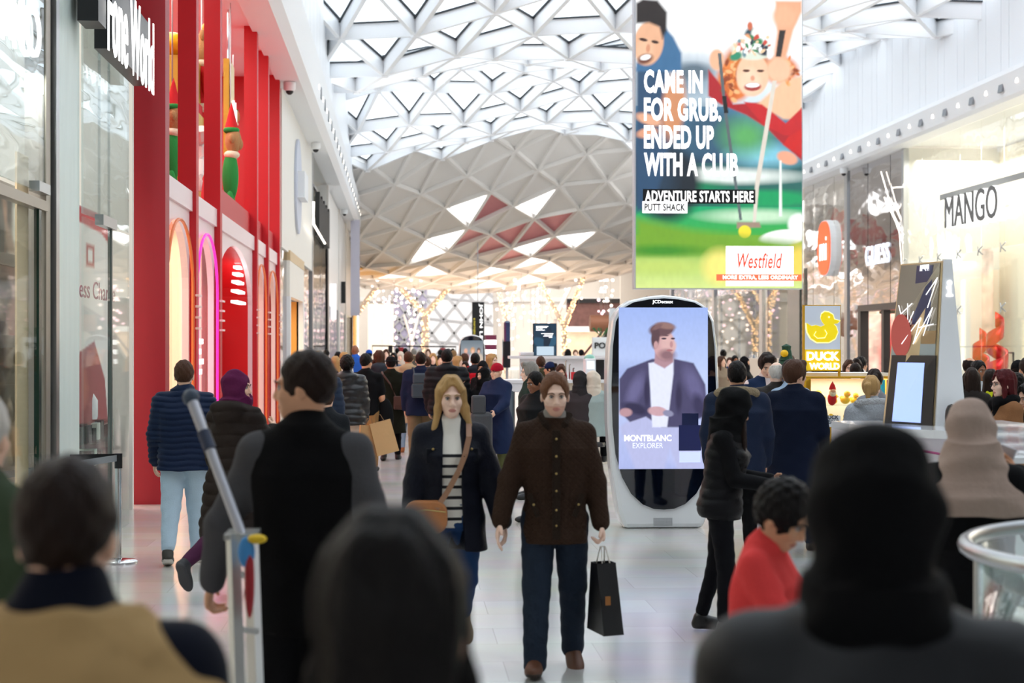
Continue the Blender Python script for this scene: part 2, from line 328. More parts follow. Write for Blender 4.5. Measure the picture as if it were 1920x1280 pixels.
# quilted padding : diamond relief
qm = MB(); ny, nz = 26, 40
def q(i, j): 
    a = i/ny*3.1; b = j/nz*4.2; h = .05*abs(math.sin(PI*(a+b)))*abs(math.sin(PI*(a-b)))
    return (Xd-.02+h, yy[0]+(yy[1]-yy[0])*i/ny, zz[0]+(zz[1]-.05-zz[0])*j/nz)
qm.add([q(i, j) for j in range(nz+1) for i in range(ny+1)], [(j*(ny+1)+i, j*(ny+1)+i+1, (j+1)*(ny+1)+i+1, (j+1)*(ny+1)+i) for j in range(nz) for i in range(ny)])
addto(dp, qm.build('quilted_padding', mat('beige_padding', '#cbb9a4', .6), smooth=2))
def pic(name, o, r, u, W, H, nx, nv, layers, strength, parent=None, base='#ffffff'):
    """a picture on a flat surface: a grid of coloured vertices, layers composited softly; uv run right and DOWN in 0..1"""
    o, r, u = Vector(o), Vector(r), Vector(u); U, V = np.meshgrid(np.linspace(0, 1, nx+1), np.linspace(0, 1, nv+1)); asp = H/W
    C = np.empty(U.shape+(3,)); C[:] = lin(base); rs = np.random.RandomState(5)
    def blend(a, col):
        C[:] = C*(1-a[..., None])+np.array(lin(col))*a[..., None]
    for L in layers:
        k = L[0]
        if k == 'g':      # vertical gradient between v0 and v1 of two colours over region
            _, v0, v1, c0, c1 = L; t = np.clip((V-v0)/(v1-v0), 0, 1); m = ((V >= v0) & (V <= v1))
            g = np.array(lin(c0))*(1-t[..., None])+np.array(lin(c1))*t[..., None]; C[m] = g[m]
        elif k == 'e':    # ellipse cx cy rx ry rot col soft
            _, cx, cy, rx, ry, rt, col, sf = L; dx = U-cx; dy = (V-cy)*asp; c, s = math.cos(rt), math.sin(rt)
            d = np.sqrt(((dx*c+dy*s)/rx)**2+((-dx*s+dy*c)/(ry))**2); blend(np.clip((1-d)/max(sf, 1e-3)+.5, 0, 1), col)
        elif k == 'p':    # polygon pts col soft
            _, pts, col, sf = L; pts = [(a, b*asp) for a, b in pts]; X, Y = U, V*asp; D = np.full(U.shape, 1e9); ins = np.zeros(U.shape, bool)
            for i in range(len(pts)):
                (x0, y0_), (x1, y1_) = pts[i-1], pts[i]; ex, ey = x1-x0, y1_-y0_; t = np.clip(((X-x0)*ex+(Y-y0_)*ey)/max(ex*ex+ey*ey, 1e-9), 0, 1)
                D = np.minimum(D, np.hypot(X-x0-t*ex, Y-y0_-t*ey)); cnd = ((y0_ > Y) != (y1_ > Y))
                with np.errstate(all='ignore'): ins ^= cnd & (X < (x1-x0)*(Y-y0_)/(y1_-y0_+1e-12)+x0)
            blend(np.clip(np.where(ins, D, -D)/max(sf, 1e-4)+.5, 0, 1), col)
        elif k == 'n':    # blotchy noise amount, cells, region
            _, amt, cells = L[:3]; g = rs.rand(cells+2, cells+2); gx = U*cells; gy = V*cells; i0 = gx.astype(int); j0 = gy.astype(int); fx, fy = gx-i0, gy-j0
            v = g[j0, i0]*(1-fx)*(1-fy)+g[j0, i0+1]*fx*(1-fy)+g[j0+1, i0]*(1-fx)*fy+g[j0+1, i0+1]*fx*fy; C[:] = C*(1+(v[..., None]-.5)*amt)
    n = (nx+1)*(nv+1); pts = (np.array(o)+U.reshape(-1, 1)*W*np.array(r)+(1-V.reshape(-1, 1))*H*np.array(u))
    idx = np.arange(n).reshape(nv+1, nx+1); fs = np.stack([idx[1:, :-1], idx[1:, 1:], idx[:-1, 1:], idx[:-1, :-1]], -1).reshape(-1, 4)
    me = bpy.data.meshes.new(name); me.vertices.add(n); me.vertices.foreach_set('co', pts.astype(np.float32).ravel())
    me.loops.add(fs.size); me.loops.foreach_set('vertex_index', fs.ravel().astype(np.int32)); me.polygons.add(len(fs)); me.polygons.foreach_set('loop_start', np.arange(0, fs.size, 4, dtype=np.int32)); me.update(calc_edges=True)
    ca = me.color_attributes.new('Col', 'FLOAT_COLOR', 'POINT'); ca.data.foreach_set('color', np.concatenate([np.clip(C.reshape(-1, 3), 0, 1), np.ones((n, 1))], 1).astype(np.float32).ravel())
    if strength is None:
        key = 'printed_picture'
        if key not in MATS:
            m = bpy.data.materials.new(key); m.use_nodes = True; a = m.node_tree.nodes.new('ShaderNodeAttribute'); a.attribute_name = 'Col'
            m.node_tree.links.new(a.outputs['Color'], m.node_tree.nodes['Principled BSDF'].inputs['Base Color']); MATS[key] = m
    else:
        key = 'screen_%g' % strength
        if key not in MATS: MATS[key] = colattr_mat(key, strength)
    me.materials.append(MATS[key]); ob = bpy.data.objects.new(name, me); COL.objects.link(ob)
    if parent: addto(parent, ob)
    return ob
pW = yy[1]-yy[0]-.06
pic('art_print', (Xd+.03, yy[0], zz[2]+.05), YA, ZA, pW, zz[3]-zz[2]-.1, 30, 40, [('e', .5, .12, .35, .35, 0, '#4a3328', .3), ('e', .55, .4, .16, .3, 0, '#b98d72', .2), ('p', [(.4, .45), (.75, .5), (.95, 1), (.78, 1), (.6, .7), (.55, 1), (.2, 1)], '#b59a88', .05), ('e', .45, .85, .22, .3, 0, '#5d5a52', .2)], None, dp, '#e9e3da')
pic('art_print', (Xd+.03, yy[0], zz[1]+.05), YA, ZA, pW, zz[2]-zz[1]-.1, 30, 40, [('e', .75, .12, .2, .18, 0, '#d9a79c', .8), ('e', .7, .45, .25, .12, .4, '#4a4542', .7), ('e', .95, .45, .12, .2, 0, '#b9968a', .7), ('e', .6, .75, .15, .1, -.4, '#5a4c48', .7), ('e', .85, .85, .14, .12, 0, '#c98e88', .8)], None, dp, '#efe9de')
tag(bxo('partition', (XL-.075, yX(47, XL), 0), (XL-.06, yX(68, XL), zz[3]+.2), mat('tan_board', '#cdb693', .55)), 'tan wooden board standing edge-on behind the far left glass', 'partition')
# posts between the shops
ps = empty('shopfront_post', (XL, yX(88, XL), 0), 'tall grey and white metal post between the two left glass shopfronts', 'post')
ya, yb, yc = yX(82, XL), yX(98, XL), yX(108, XL)
addto(ps, bxo('grey_post', (XL-.15, ya, 0), (XL+.02, yX(90, XL), 7.94), metalwarm), bxo('dark_groove', (XL-.15, yX(90, XL), 0), (XL+.0, yX(94, XL), 7.94), black), bxo('steel_strip', (XL-.15, yX(94, XL), 0), (XL+.05, yX(100, XL), 7.94), steel), bxo('white_post', (XL-.15, yX(100, XL), 0), (XL+.02, yX(107, XL), 7.94), white))
# frosted glass panel
m = mat('frosted_glass', '#dbe9e4', .35, bump=.5, bscale=3, stretch=(1, 3, .4), var=.08, vscale=2)
tag(bxo('frosted_panel', (XL-.06, yX(108, XL), .02), (XL-.02, yX(153, XL), 7.94), m), 'pale green frosted glass panel right of the grey and white post', 'glass panel')
fw = empty('shopfront', (XL, 17, 0), 'rippling glass front of the phone shop with black lettered sign box above', 'shopfront')
gy = [yX(154, XL), yX(187, XL), yX(207, XL), yX(244, XL)]
zt2 = PX(205, 420, XL).z
addto(fw, *[pane('upper_glass', XL-.01*k, gy[k]+.01, gy[k+1]-.01, zt2, 7.94, glass_wob) for k in range(3)],
      pane('lower_glass', XL, gy[0]+.02, gy[2]-.03, .02, zt2-.03, clear), pane('lower_glass', XL-.02, gy[2]+.02, gy[3], .02, zt2-.03, glassmat('shop_glass_low', (.93, .96, .95), .22)),
      bxo('glass_edge', (XL-.02, gy[2]-.04, 0), (XL+.02, gy[2]+.01, zt2-.03), mat('glass_edge_grey', '#4a5453', .3)),
      bxo('clamp', (XL-.03, yX(184, XL), zt2-.05), (XL+.05, yX(210, XL), zt2+.05), steel))
sgn = empty('shop_sign', (XL, 16, 5), 'black box sign with white phone shop lettering high on the left glass', 'sign')
ys = [yX(150, XL), yX(244, XL)]; zs = [PX(244, 180, XL).z, PX(244, 45, XL).z]
addto(sgn, bxo('backing', (XL+.04, yX(136, XL), zs[0]+.2), (XL+.22, yX(152, XL), zs[1]+.9), black), bxo('backing', (XL+.04, yX(190, XL)-.6, zs[0]+.1), (XL+.2, yX(214, XL), zs[1]+.2), black), bxo('backing', (XL+.04, yX(214, XL), zs[0]+.1), (XL+.2, yX(243, XL), zs[1]-.0), black), 
      text('lettering', 'Fone World', (XL+.24, ys[0], zs[0]), YA, ZA, ys[1]-ys[0], zs[1]-zs[0], wtext, depth=.01, bold=.005),
      text('lettering', 's', (XL+.24, ys[0]+.5, zs[1]+.55), YA, ZA, .9, .9, black, depth=.08, bold=.03))
# poster, shelving and stool inside the phone shop
Xp = -3.25
po = empty('poster_stand', (Xp, 18, 0), 'tall white poster with a red top and bag symbol inside the phone shop', 'poster')
ya, yb = yX(140, Xp), yX(208, Xp)
za, zb = PX(180, 800, Xp).z, PX(180, 398, Xp).z
addto(po, bxo('board', (Xp-.03, ya, za), (Xp, yb, zb), white)); pic('print', (Xp+.005, ya, za), YA, ZA, yb-ya, zb-za, 50, 100, [('p', [(0, 0), (1, 0), (1, .14), (.7, .09), (0, .07)], '#c7202a', .01), ('p', [(.28, .16), (.5, .16), (.5, .26), (.28, .26)], '#b3443e', .01), ('p', [(.33, .18), (.45, .18), (.45, .24), (.33, .24)], '#f5f2ee', .01), ('p', [(.1, .65), (.5, .6), (.8, .78), (.9, 1), (0, 1)], '#a8585a', .01), ('p', [(.92, .1), (1, .1), (1, .9), (.92, .9)], '#b54040', .01)], None, po, '#eeebe6')
tag(text('window_lettering', 'less Charge', (XL-.06, gy[0]+.1, PX(180, 570, XL).z), YA, ZA, 2.0, .22, mat('plum_vinyl', '#9a5a68', .6), depth=.004), 'faint plum lettering across the lower glass of the phone shop', 'lettering')
cb = empty('glass_cabinet', (-3.6, 16.5, 0), 'glass display cabinet of boxed accessories inside the phone shop', 'cabinet')
c0, c1 = 16.2, 18.6
addto(cb, bxo('glass_case', (-3.6, c0, .05), (-3.1, c1, 1.1), rail_glass), *[bxo('shelf', (-3.58, c0+.02, z), (-3.12, c1-.02, z+.02), rail_glass) for z in (.35, .62, .88)])
rr = random.Random(4)
for z in (.07, .37, .64, .90):
    y = c0+.08
    while y < c1-.25:
        wd = rr.uniform(.1, .2); tag(bxo('boxed_accessory', (-3.35, y, z), (-3.18, y+wd, z+rr.uniform(.12, .2)), mat('box_%d' % rr.randint(0, 3), rr.choice(['#e9e9ec', '#cfd8de', '#2e3338', '#f2f0ea']), .5)), 'small boxed phone accessory on a glass cabinet shelf in the phone shop', 'box', 'boxed accessories in the glass cabinet'); y += wd+.05
tag(MB().lathe([(.0, 0), (.09, 0), (.1, .03), (.1, .2), (.05, .28), (.05, .33), (0, .33)], (-3.3, 18.2, 1.11), 14).build('bottle', white, smooth=True), 'white bottle standing on the glass cabinet in the phone shop', 'bottle')
tag(bxo('counter', (-4.6, 18.0, 0), (-3.3, 19.6, 1.15), mat('plum_counter', '#5d343b', .5), bevel=.02), 'dark plum counter at the back of the phone shop', 'counter')
# --- red two-storey storefront
rf = empty('red_storefront', (-2.9, 28, 0), 'bright red two-storey shop frame with arched windows and tall columns', 'storefront')
rl = bpy.data.materials
ZT = PX(527, 129, -2.8).z
Yc = [PX(p, 645, -2.81).y for p in (310, 368, 413, 482, 503, 524)]
CWd = .40
def bay_z(pxa, pya): return PX(pxa, pya, -2.85).z
zb0 = PX(520, 482, -2.85).z; zb1 = PX(520, 466, -2.85).z   # white band between floors
zb0, zb1 = 3.66, 3.98
for k, y in enumerate(Yc):
    if k == 0: addto(rf, bxo('column', (-3.2, y, 0), (-2.81, y+.35, ZT), dred))
    else: addto(rf, bxo('column', (-3.06, y, zb1), (-2.81, y+.28, ZT), red), bxo('column', (-2.93, y, 0), (-2.81, y+.28, zb1), red))
addto(rf, bxo('top_beam', (-3.2, Yc[0], ZT), (-2.78, Yc[-1]+.3, ZT+.12), red), bxo('upper_ceiling', (-7, Yc[0], ZT), (-3.2, Yc[-1]+.3, ZT+.05), red), bxo('upper_back', (-7.1, Yc[0], zb0), (-7, Yc[-1]+.3, ZT), red), bxo('upper_end', (-7, Yc[-1]+.25, 0), (-2.85, Yc[-1]+.35, ZT), red),
      bxo('upper_floor', (-7, Yc[0]+.1, zb0), (-2.95, Yc[-1], zb0+.1), red))
rosy = mat('rosy_white_panel', '#f4dfe2', .3)
addto(rf, bxo('white_band', (-2.95, Yc[0]+.3, zb0+.05), (-2.86, Yc[-1], zb1), rosy))
# upper red infill panels beyond the third bay
addto(rf, bxo('red_panel', (-3.05, Yc[2]+.28, zb1), (-2.95, Yc[-1], zb1+.45), red))
# ground-floor arches
def arch_panel(ya, yb, yl, yr, za, m, X=-2.9, th=.09, zspring=2.65):
    n = 18; a, b = (yr-yl)/2, za-zspring; c = (yl+yr)/2
    arc = [(c-a*math.cos(PI*i/n), zspring+b*math.sin(PI*i/n)) for i in range(n+1)]
    mb = MB()
    pts = [(yl, 0)]+arc+[(yr, 0)]
    # surround as strips between arch outline and rectangle
    for i in range(n):
        (p0, q0), (p1, q1) = arc[i], arc[i+1]; 
        mb.b2 if 0 else None
        vs = []
        for x in (X-th, X): vs += [(x, p0, q0), (x, p1, q1), (x, p1, zb0+.05), (x, p0, zb0+.05)]
        mb.add(vs, [(0, 1, 2, 3), (7, 6, 5, 4), (0, 4, 5, 1), (1, 5, 6, 2), (2, 6, 7, 3), (3, 7, 4, 0)])
    if yl > ya: mb.b2((X-th, ya, 0), (X, yl, zb0+.05))
    if yb > yr: mb.b2((X-th, yr, 0), (X, yb, zb0+.05))
    return mb, arc
bays = [(0, 1, 'orange_trim', '#e8793c'), (1, 2, 'magenta_trim', '#ef2bb4'), (3, 4, 'orange_trim', '#e8793c'), (4, 5, 'orange_trim', '#e8793c')]
pinkg = glassmat('pink_tinted_glass', (1, .84, .88), .2); amberg = glassmat('amber_glass', (1, .93, .82), .16)
for k, (a, b, nm, c) in enumerate(bays):
    ya, yb = Yc[a]+.30, Yc[b]-.02; yl, yr = ya+.1, yb-.1
    za = 3.5
    mb, arc = arch_panel(ya, yb, yl, yr, za, None); addto(rf, mb.build('arched_surround', rosy))
    if k in (1, 3): addto(rf, bxo('cream_partition', (-5.8, Yc[b]+.02, 0), (-3.1, Yc[b]+.08, 3.7), mat('pale_peach', '#f2e2cf', .6)))
    tr = MB().tube([(-2.84, yl+.02, .0)]+[(-2.84, p, q) for p, q in arc]+[(-2.84, yr-.02, 0)], .022, 6); addto(rf, tr.build('arch_trim', mat(nm, c, .4, em=.6 if 'mag' in nm else .0)))
    addto(rf, pane('window_glass', -3.02, ya, yb, .05, 3.8, pinkg if k == 1 else amberg))
# entrance arch: deep red vault
ya, yb = Yc[2]+.3, Yc[3]-.02
mb, arc = arch_panel(ya, yb, ya+.06, yb-.06, 3.6, None, zspring=2.65); addto(rf, mb.build('arched_surround', rosy))
vt = MB(); n = len(arc)
bright = mat('signal_red', '#e0040f', .5)
for i in range(n-1):
    (p0, q0), (p1, q1) = arc[i], arc[i+1]; vt.quad((-2.98, p0, q0), (-2.98, p1, q1), (-5.4, p1, q1), (-5.4, p0, q0))
vt.quad((-2.98, ya+.06, 0), (-2.98, ya+.06, 2.65), (-5.4, ya+.06, 2.65), (-5.4, ya+.06, 0)); vt.quad((-2.98, yb-.06, 0), (-2.98, yb-.06, 2.65), (-5.4, yb-.06, 2.65), (-5.4, yb-.06, 0))
vt.quad((-5.4, ya, 0), (-5.4, yb, 0), (-5.4, yb, 3.8), (-5.4, ya, 3.8)); addto(rf, vt.build('entrance_vault', bright))
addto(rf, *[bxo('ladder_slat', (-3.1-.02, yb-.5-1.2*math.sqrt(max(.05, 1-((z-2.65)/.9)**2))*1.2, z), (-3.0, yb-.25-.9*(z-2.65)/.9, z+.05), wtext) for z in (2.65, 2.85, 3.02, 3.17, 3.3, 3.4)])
addto(rf, bxo('door_leaf', (-3.6, yb-2.3, 0), (-3.5, yb-.2, 2.15), mat('door_red', '#c30a14', .5)))
for y in Yc[1:]:
    for z in (2.1, 2.25, 2.4, 2.55): addto(rf, bxo('rung', (-2.815, y-.05, z), (-2.77, y+.33, z+.03), mat('pale_rung', '#f3d6d2', .4)))
# downlights in the red ceiling
for k in range(8):
    tag(MB().lathe([(.09, 0), (.11, -.03)], (-3.9, 25.5+k*2.1, ZT-.005), 14).build('downlight', wlight), 'small round lamp in the red ceiling above the upper display', 'downlight', 'lamps in the red ceiling')
area('red_shop_lamp', (-4.6, 30, ZT-.2), (2.2, 14), 330, (1, .93, .85))
# interior of the ground floor: bright shelves with goods
ins = empty('shop_shelving', (-5, 28, 0), 'pale back wall with lit shelves behind the arched windows of the red shop', 'shelving')
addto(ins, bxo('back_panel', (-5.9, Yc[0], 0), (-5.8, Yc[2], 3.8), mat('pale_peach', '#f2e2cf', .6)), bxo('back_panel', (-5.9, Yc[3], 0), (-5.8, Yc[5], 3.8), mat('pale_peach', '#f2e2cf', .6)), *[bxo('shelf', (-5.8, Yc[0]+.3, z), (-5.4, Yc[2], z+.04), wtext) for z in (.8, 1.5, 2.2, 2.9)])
area('red_shop_low_lamp', (-4.6, 23.5, 3.6), (2, 6), 200, (1, .92, .84)); area('red_shop_low_lamp', (-4.6, 35.5, 3.6), (2, 4), 130, (1, .92, .84))
for k in range(7): tag(MB().b2((-5.35, Yc[0]+.5+k*.33, 1.54), (-5.3, Yc[0]+.68+k*.33, 2.1-(k % 3)*.12)).build('hanging_garment', mat('denim_blue', '#3f7fb5', .7)), 'blue garment hanging in the first arched window of the red shop', 'garment', 'blue garments in the red shop window')
wl_ = empty('window_lettering', (-3.0, Yc[1]+1.3, 1.45), 'small white rows of vinyl marks on the magenta arched window', 'lettering')
addto(wl_, *[bxo('line', (-3.004, Yc[1]+1.3, 1.45+k*.15), (-2.998, Yc[1]+1.3+w_, 1.53+k*.15), wtext) for k, w_ in enumerate((1.0, 1.2, .9, 1.15))])
# --- toys hung in the upper storey
def ballobj(name, m, *balls, parent=None):
    if name == 'trim' and len(balls) > 1:
        for b_ in balls: ballobj(name, m, b_, parent=parent)
        return
    mb = MB()
    for c, r in balls: mb.ball(c, r, 16, 10)
    o = mb.build(name, m, smooth=2)
    if parent: addto(parent, o)
    return o
fur = mat('teddy_fur', '#b98d5e', .9, bump=.8, bscale=60); cream_fur = mat('cream_fur', '#f0e2c8', .9, bump=.6, bscale=60)
greenf = mat('green_felt', '#1f8f3c', .8, bump=.3); redf = mat('red_felt', '#d01420', .8, bump=.3); gfoil = mat('gold_glitter', '#d9b24a', .35, .7, bump=1, bscale=120)
def toy(kind, px, py, X, s, label):
    SQ = Matrix.Diagonal((.62, .62, 1)).to_4x4()
    c = PX(px, py, X); rt = empty('hanging_toy', c, label, 'toy'); o = Vector(c)
    if kind == 'elf':
        ballobj('body', greenf, (o, (.28*s, .28*s, .55*s)), (o+Vector((0, -.2*s, -.62*s)), (.16*s, .16*s, .3*s)), (o+Vector((.0, .2*s, -.62*s)), (.16*s, .16*s, .3*s)), parent=rt)
        ballobj('trim', cream_fur, (o+Vector((.02, -.2*s, -.95*s)), .19*s), (o+Vector((.02, .2*s, -.95*s)), .19*s), (o+Vector((.04, 0, .45*s)), (.27*s, .27*s, .1*s)), parent=rt)
        ballobj('head', fur, (o+Vector((.08, 0, .75*s)), .28*s), (o+Vector((.3*s, 0, .68*s)), .13*s), (o+Vector((.05, -.28*s, .78*s)), .1*s), (o+Vector((.05, .28*s, .78*s)), .1*s), parent=rt)
        h = MB().lathe([(.26*s, 0), (.17*s, .22*s), (.06*s, .5*s), (0, .62*s)], o+Vector((.03, 0, .95*s)), 14).build('pointed_hat', redf, smooth=True); addto(rt, h)
        ballobj('hat_band', greenf, (o+Vector((.03, 0, .97*s)), (.28*s, .28*s, .09*s)), parent=rt)
    elif kind == 'santa_bear':
        ballobj('body', redf, (o, (.34*s, .36*s, .55*s)), (o+Vector((0, 0, -.75*s)), (.22*s, .3*s, .35*s)), parent=rt)
        ballobj('trim', cream_fur, (o+Vector((.02, 0, -.42*s)), (.37*s, .39*s, .12*s)), (o+Vector((.02, 0, -1.08*s)), (.24*s, .3*s, .1*s)), (o+Vector((.04, 0, .5*s)), (.28*s, .28*s, .1*s)), parent=rt)
        ballobj('head', fur, (o+Vector((.06, 0, .85*s)), .32*s), (o+Vector((.32*s, 0, .78*s)), .15*s), (o+Vector((.05, -.3*s, 1.08*s)), .11*s), (o+Vector((.05, .3*s, 1.08*s)), .11*s), parent=rt)
        ballobj('arm', redf, (o+Vector((.2*s, -.34*s, .1*s)), (.16*s, .16*s, .34*s)), parent=rt); ballobj('bow', gfoil, (o+Vector((.2*s, 0, 1.25*s)), (.2*s, .3*s, .12*s)), parent=rt)
    for ch in rt.children: ch.data.transform(Matrix.Translation(o) @ SQ @ Matrix.Translation(-o))
    addto(rt, MB().tube([o+Vector((0, 0, .9*s)), Vector((o.x, o.y, ZT))], .012, 5).build('string', steel))
toy('santa_bear', 378, 165, -3.35, .8, 'bear in a red and white suit hanging between second and third red columns')
toy('elf', 432, 330, -3.1, .85, 'green-suited bear hanging right of the third red column, lowest toy')
toy('elf', 323, 290, -3.5, .75, 'green-suited bear half hidden behind the second red column')
toy('elf', 437, 255, -3.6, .55, 'small bear in a red and green pointed hat above the lowest green bear')
gb = empty('gift_box', PX(326, 170, -3.7), 'glittering gold gift boxes with yellow bow and red ribbon, upper display', 'gift box')
c = PX(326, 150, -3.7)
addto(gb, MB().box(c+Vector((0, .2, -.1)), (.7, 1.1, .9)).build('box', gfoil), MB().box(c+Vector((.02, .2, -.42)), (.72, 1.12, .16)).build('ribbon', redf), MB().box(c+Vector((0, .2, -.95)), (.8, 1.2, .85)).build('box', gfoil), MB().box(c+Vector((0, .2, -1.75)), (.7, 1.1, .6)).build('box', mat('yellow_card', '#dca91c', .5)), ballobj('bow', mat('yellow_satin', '#f2b705', .35), (c+Vector((0, -.1, .55)), (.25, .35, .2)), (c+Vector((0, .5, .5)), (.25, .3, .2)), (c+Vector((.1, .2, .42)), .14)))
gl = empty('toy_shop_sign', PX(425, 220, -3.2), 'slim gold framed sign with white letters hung in the upper red display', 'sign')
o = PX(424, 290, -3.2); addto(gl, bxo('frame', (-3.25, o.y, o.z), (-3.15, o.y+.75, o.z+1.75), gfoil), bxo('panel', (-3.14, o.y+.06, o.z+.06), (-3.12, o.y+.69, o.z+1.69), mat('pale_yellow', '#f4e6b8', .5)), *[bxo('letter_stroke', (-3.1, o.y+.08+k*.15, o.z+.3), (-3.06, o.y+.14+k*.15, o.z+1.0-.12*(k % 2)), wtext) for k in range(4)], MB().tube([(-3.2, o.y+.4, o.z+1.7), (-3.2, o.y+.4, ZT)], .025, 6).build('rod', chrome))
cc = empty('candy_cane', PX(377, 300, -3.2), 'white curved ribbon hanging low between the second and third red columns', 'ornament')
o = PX(377, 300, -3.2); addto(cc, MB().tube([o+Vector((0, .15*math.sin(a*2), .5-a*.42)) for a in [k*.2 for k in range(13)]], [.11-.007*k for k in range(13)], 8).build('ribbon', mat('ribbon_white', '#f4f1ec', .4), smooth=True))
# --- beyond the red shop
Xw = -2.85
y0, y1 = yX(527, Xw), yX(585, Xw)
wp = empty('white_facade', (Xw, y0, 0), 'plain white panelled shop wall with a round blade sign beyond the red shop', 'facade')
zo = PX(585, 575, Xw).z
addto(wp, bxo('panel', (Xw-.2, y0+.3, 4.2), (Xw, y1, 7.94), cream), bxo('corner_post', (Xw-.2, y1, 0), (Xw+.02, y1+.4, 7.94), steel),
      bxo('side_glass', (Xw-.1, y0+.3, 0), (Xw-.05, yX(541, Xw), 4.2), mirror_soft), bxo('side_glass', (Xw-.1, yX(568, Xw), 0), (Xw-.05, y1, 4.2), mirror_soft))
dd = empty('doorway', (Xw, yX(550, Xw), 0), 'gold framed doorway glowing orange in the white facade', 'doorway')
a, b = yX(541, Xw), yX(568, Xw)
addto(dd, bxo('lintel', (Xw-.15, a, 3.1), (Xw+.03, b, 4.0), cream), bxo('top_trim', (Xw-.15, a, 4.0), (Xw+.04, b, 4.25), mat('pale_gold', '#d8bf95', .4, .3)), bxo('jamb', (Xw-.15, a+.01, 0), (Xw+.04, a+.35, 3.1), white), bxo('jamb', (Xw-.15, b-.5, 0), (Xw+.04, b-.01, 3.1), white), bxo('inner_wall', (Xw-2.2, a+.3, 0), (Xw-2.1, b+1, 3.1), mat('orange_wall', '#e0a04a', .5)), bxo('inner_side', (Xw-2.2, b-.5, 0), (Xw-.1, b-.4, 3.1), mat('orange_wall', '#e0a04a', .5)))
area('doorway_lamp', (Xw-1, (a+b)/2, 3.0), (1.4, 3), 90, (1, .8, .5))
bs = empty('blade_sign', PX(555, 350, Xw), 'round pale blue disc sign projecting flat on the white facade', 'sign')
c = PX(557, 350, Xw+.005); rz_ = (PX(557, 262, Xw).z-c.z)
mbx = MB(); nn = 40; mbx.prism([(rz_*.95*math.cos(2*PI*k/nn), rz_*math.sin(2*PI*k/nn)) for k in range(nn)], c, YA, ZA, XA, .06); addto(bs, mbx.build('disc', mat('pale_blue_disc', '#c8cfe0', .4)), bxo('bracket', (c.x+.06, c.y-.8, c.z-.35), (c.x+.25, c.y+.9, c.z+.35), white))
# glass shop with dark post and lit letters
y2 = y1+.4; ydk = yX(612, Xw)
gs = empty('shopfront', (Xw, y2, 0), 'glass shopfront with a tall black post and lit dark lettering', 'shopfront')
addto(gs, pane('glass', Xw, y2, ydk, .02, 7.9, glassmat('shop_glass_far', (.86, .88, .86), .3, .02, .1, .8)), bxo('post', (Xw-.15, ydk, 0), (Xw+.05, ydk+1.0, 6.9), black), bxo('rail', (Xw-.05, y2, 6.9), (Xw+.05, ydk+1, 6.98), steel),
      bxo('inner_wall', (Xw-2.5, y2, 0), (Xw-2.4, ydk+6, 7.9), mat('shop_back')), bxo('end_wall', (Xw-2.5, ydk+1.0, 0), (Xw-.2, ydk+1.1, 7.9), cream))
ls = empty('shop_sign', (Xw+.05, yX(589, Xw), PX(600, 455, Xw).z), 'tall dark narrow lettering on the glass before the black post', 'sign')
ly0, ly1, lz0, lz1 = yX(589, Xw), yX(610, Xw), PX(600, 455, Xw).z, PX(600, 378, Xw).z
addto(ls, *[bxo('letter_stroke', (Xw+.03, ly0+(ly1-ly0)*k/9, lz0), (Xw+.18, ly0+(ly1-ly0)*(k+.5)/9, lz1-.15*(k % 2)), mat('dark_letter', '#2a2c2b', .4)) for k in range(9)])
tag(MB().tube([PX(588, 378, Xw+.25), PX(588, 420, Xw+.25), PX(609, 456, Xw+.25)], .04, 6).build('light_strip', wlight), 'bent white light strip edging the narrow dark lettering', 'light strip')
# far left shops
fl = [(ydk+1.0, yX(635, Xw), '#ece9e4', glassmat('shop_glass_far')), (yX(635, Xw), yX(648, Xw), '#e3ded7', glassmat('shop_glass_far')), (yX(648, Xw), yX(660, Xw), '#efe6d8', None), (yX(660, Xw), 100, '#3c2b20', None)]
for k, (a, b, c, g) in enumerate(fl):
    r = empty('shopfront', (Xw, a, 0), ['pale narrow glazed shopfront just beyond the tall black post', 'second pale glazed shopfront beyond the black post, with a small dark blade sign', 'cream shopfront with warm lamps before the brown one', 'dark brown and gold shopfront at the far end of the left side'][k], 'shopfront')
    addto(r, bxo('wall_panel', (Xw-.3, a+.02, 3.4), (Xw-.02, b, 7.9), mat('front_'+c[1:], c, .35)), bxo('side_pier', (Xw-.3, a, 0), (Xw+.03, a+1.0, 7.94), mat('pier_'+c[1:], c, .3)), bxo('lit_window', (Xw-1.2, a+1, .3), (Xw-1.1, b-.5, 3.3), mat('warm_lit', '#ffe0b0', .5, em=.9)), bxo('glass', (Xw-.06, a+1, 0), (Xw-.03, b, 3.4), mirror_wob if k < 2 else clear))
    if k in (0, 1): addto(r, bxo('blade_sign', (Xw, a+3, 2.9+k*.9), (Xw+.2, a+3.2, 4.3+k*.5), wtext if k == 0 else black))
    if k == 3: addto(r, bxo('gold_panel', (Xw-.02, a+3, .3), (Xw+.05, a+8, 7.0), mat('gold_lit', '#e9a93f', .4, em=.5)), bxo('light_bar', (Xw+.05, a+9, .3), (Xw+.12, a+9.6, 6), wlight))
tag(bxo('hanging_banner', (-2.55, 84, 3.3), (-2.1, 84.1, 8), mat('lilac_banner', '#cfcbd9', .5)), 'long pale banner hanging beside the far end of the left shops', 'banner')
def dome(x, y, z, lab):
    r = empty('security_camera', (x, y, z), lab, 'security camera')
    addto(r, MB().lathe([(.14, 0), (.14, -.16), (.11, -.2)], (x, y, z), 16).build('housing', white, smooth=True), MB().ball((x, y, z-.2), .09, 12, 8).build('dome', black, smooth=2))
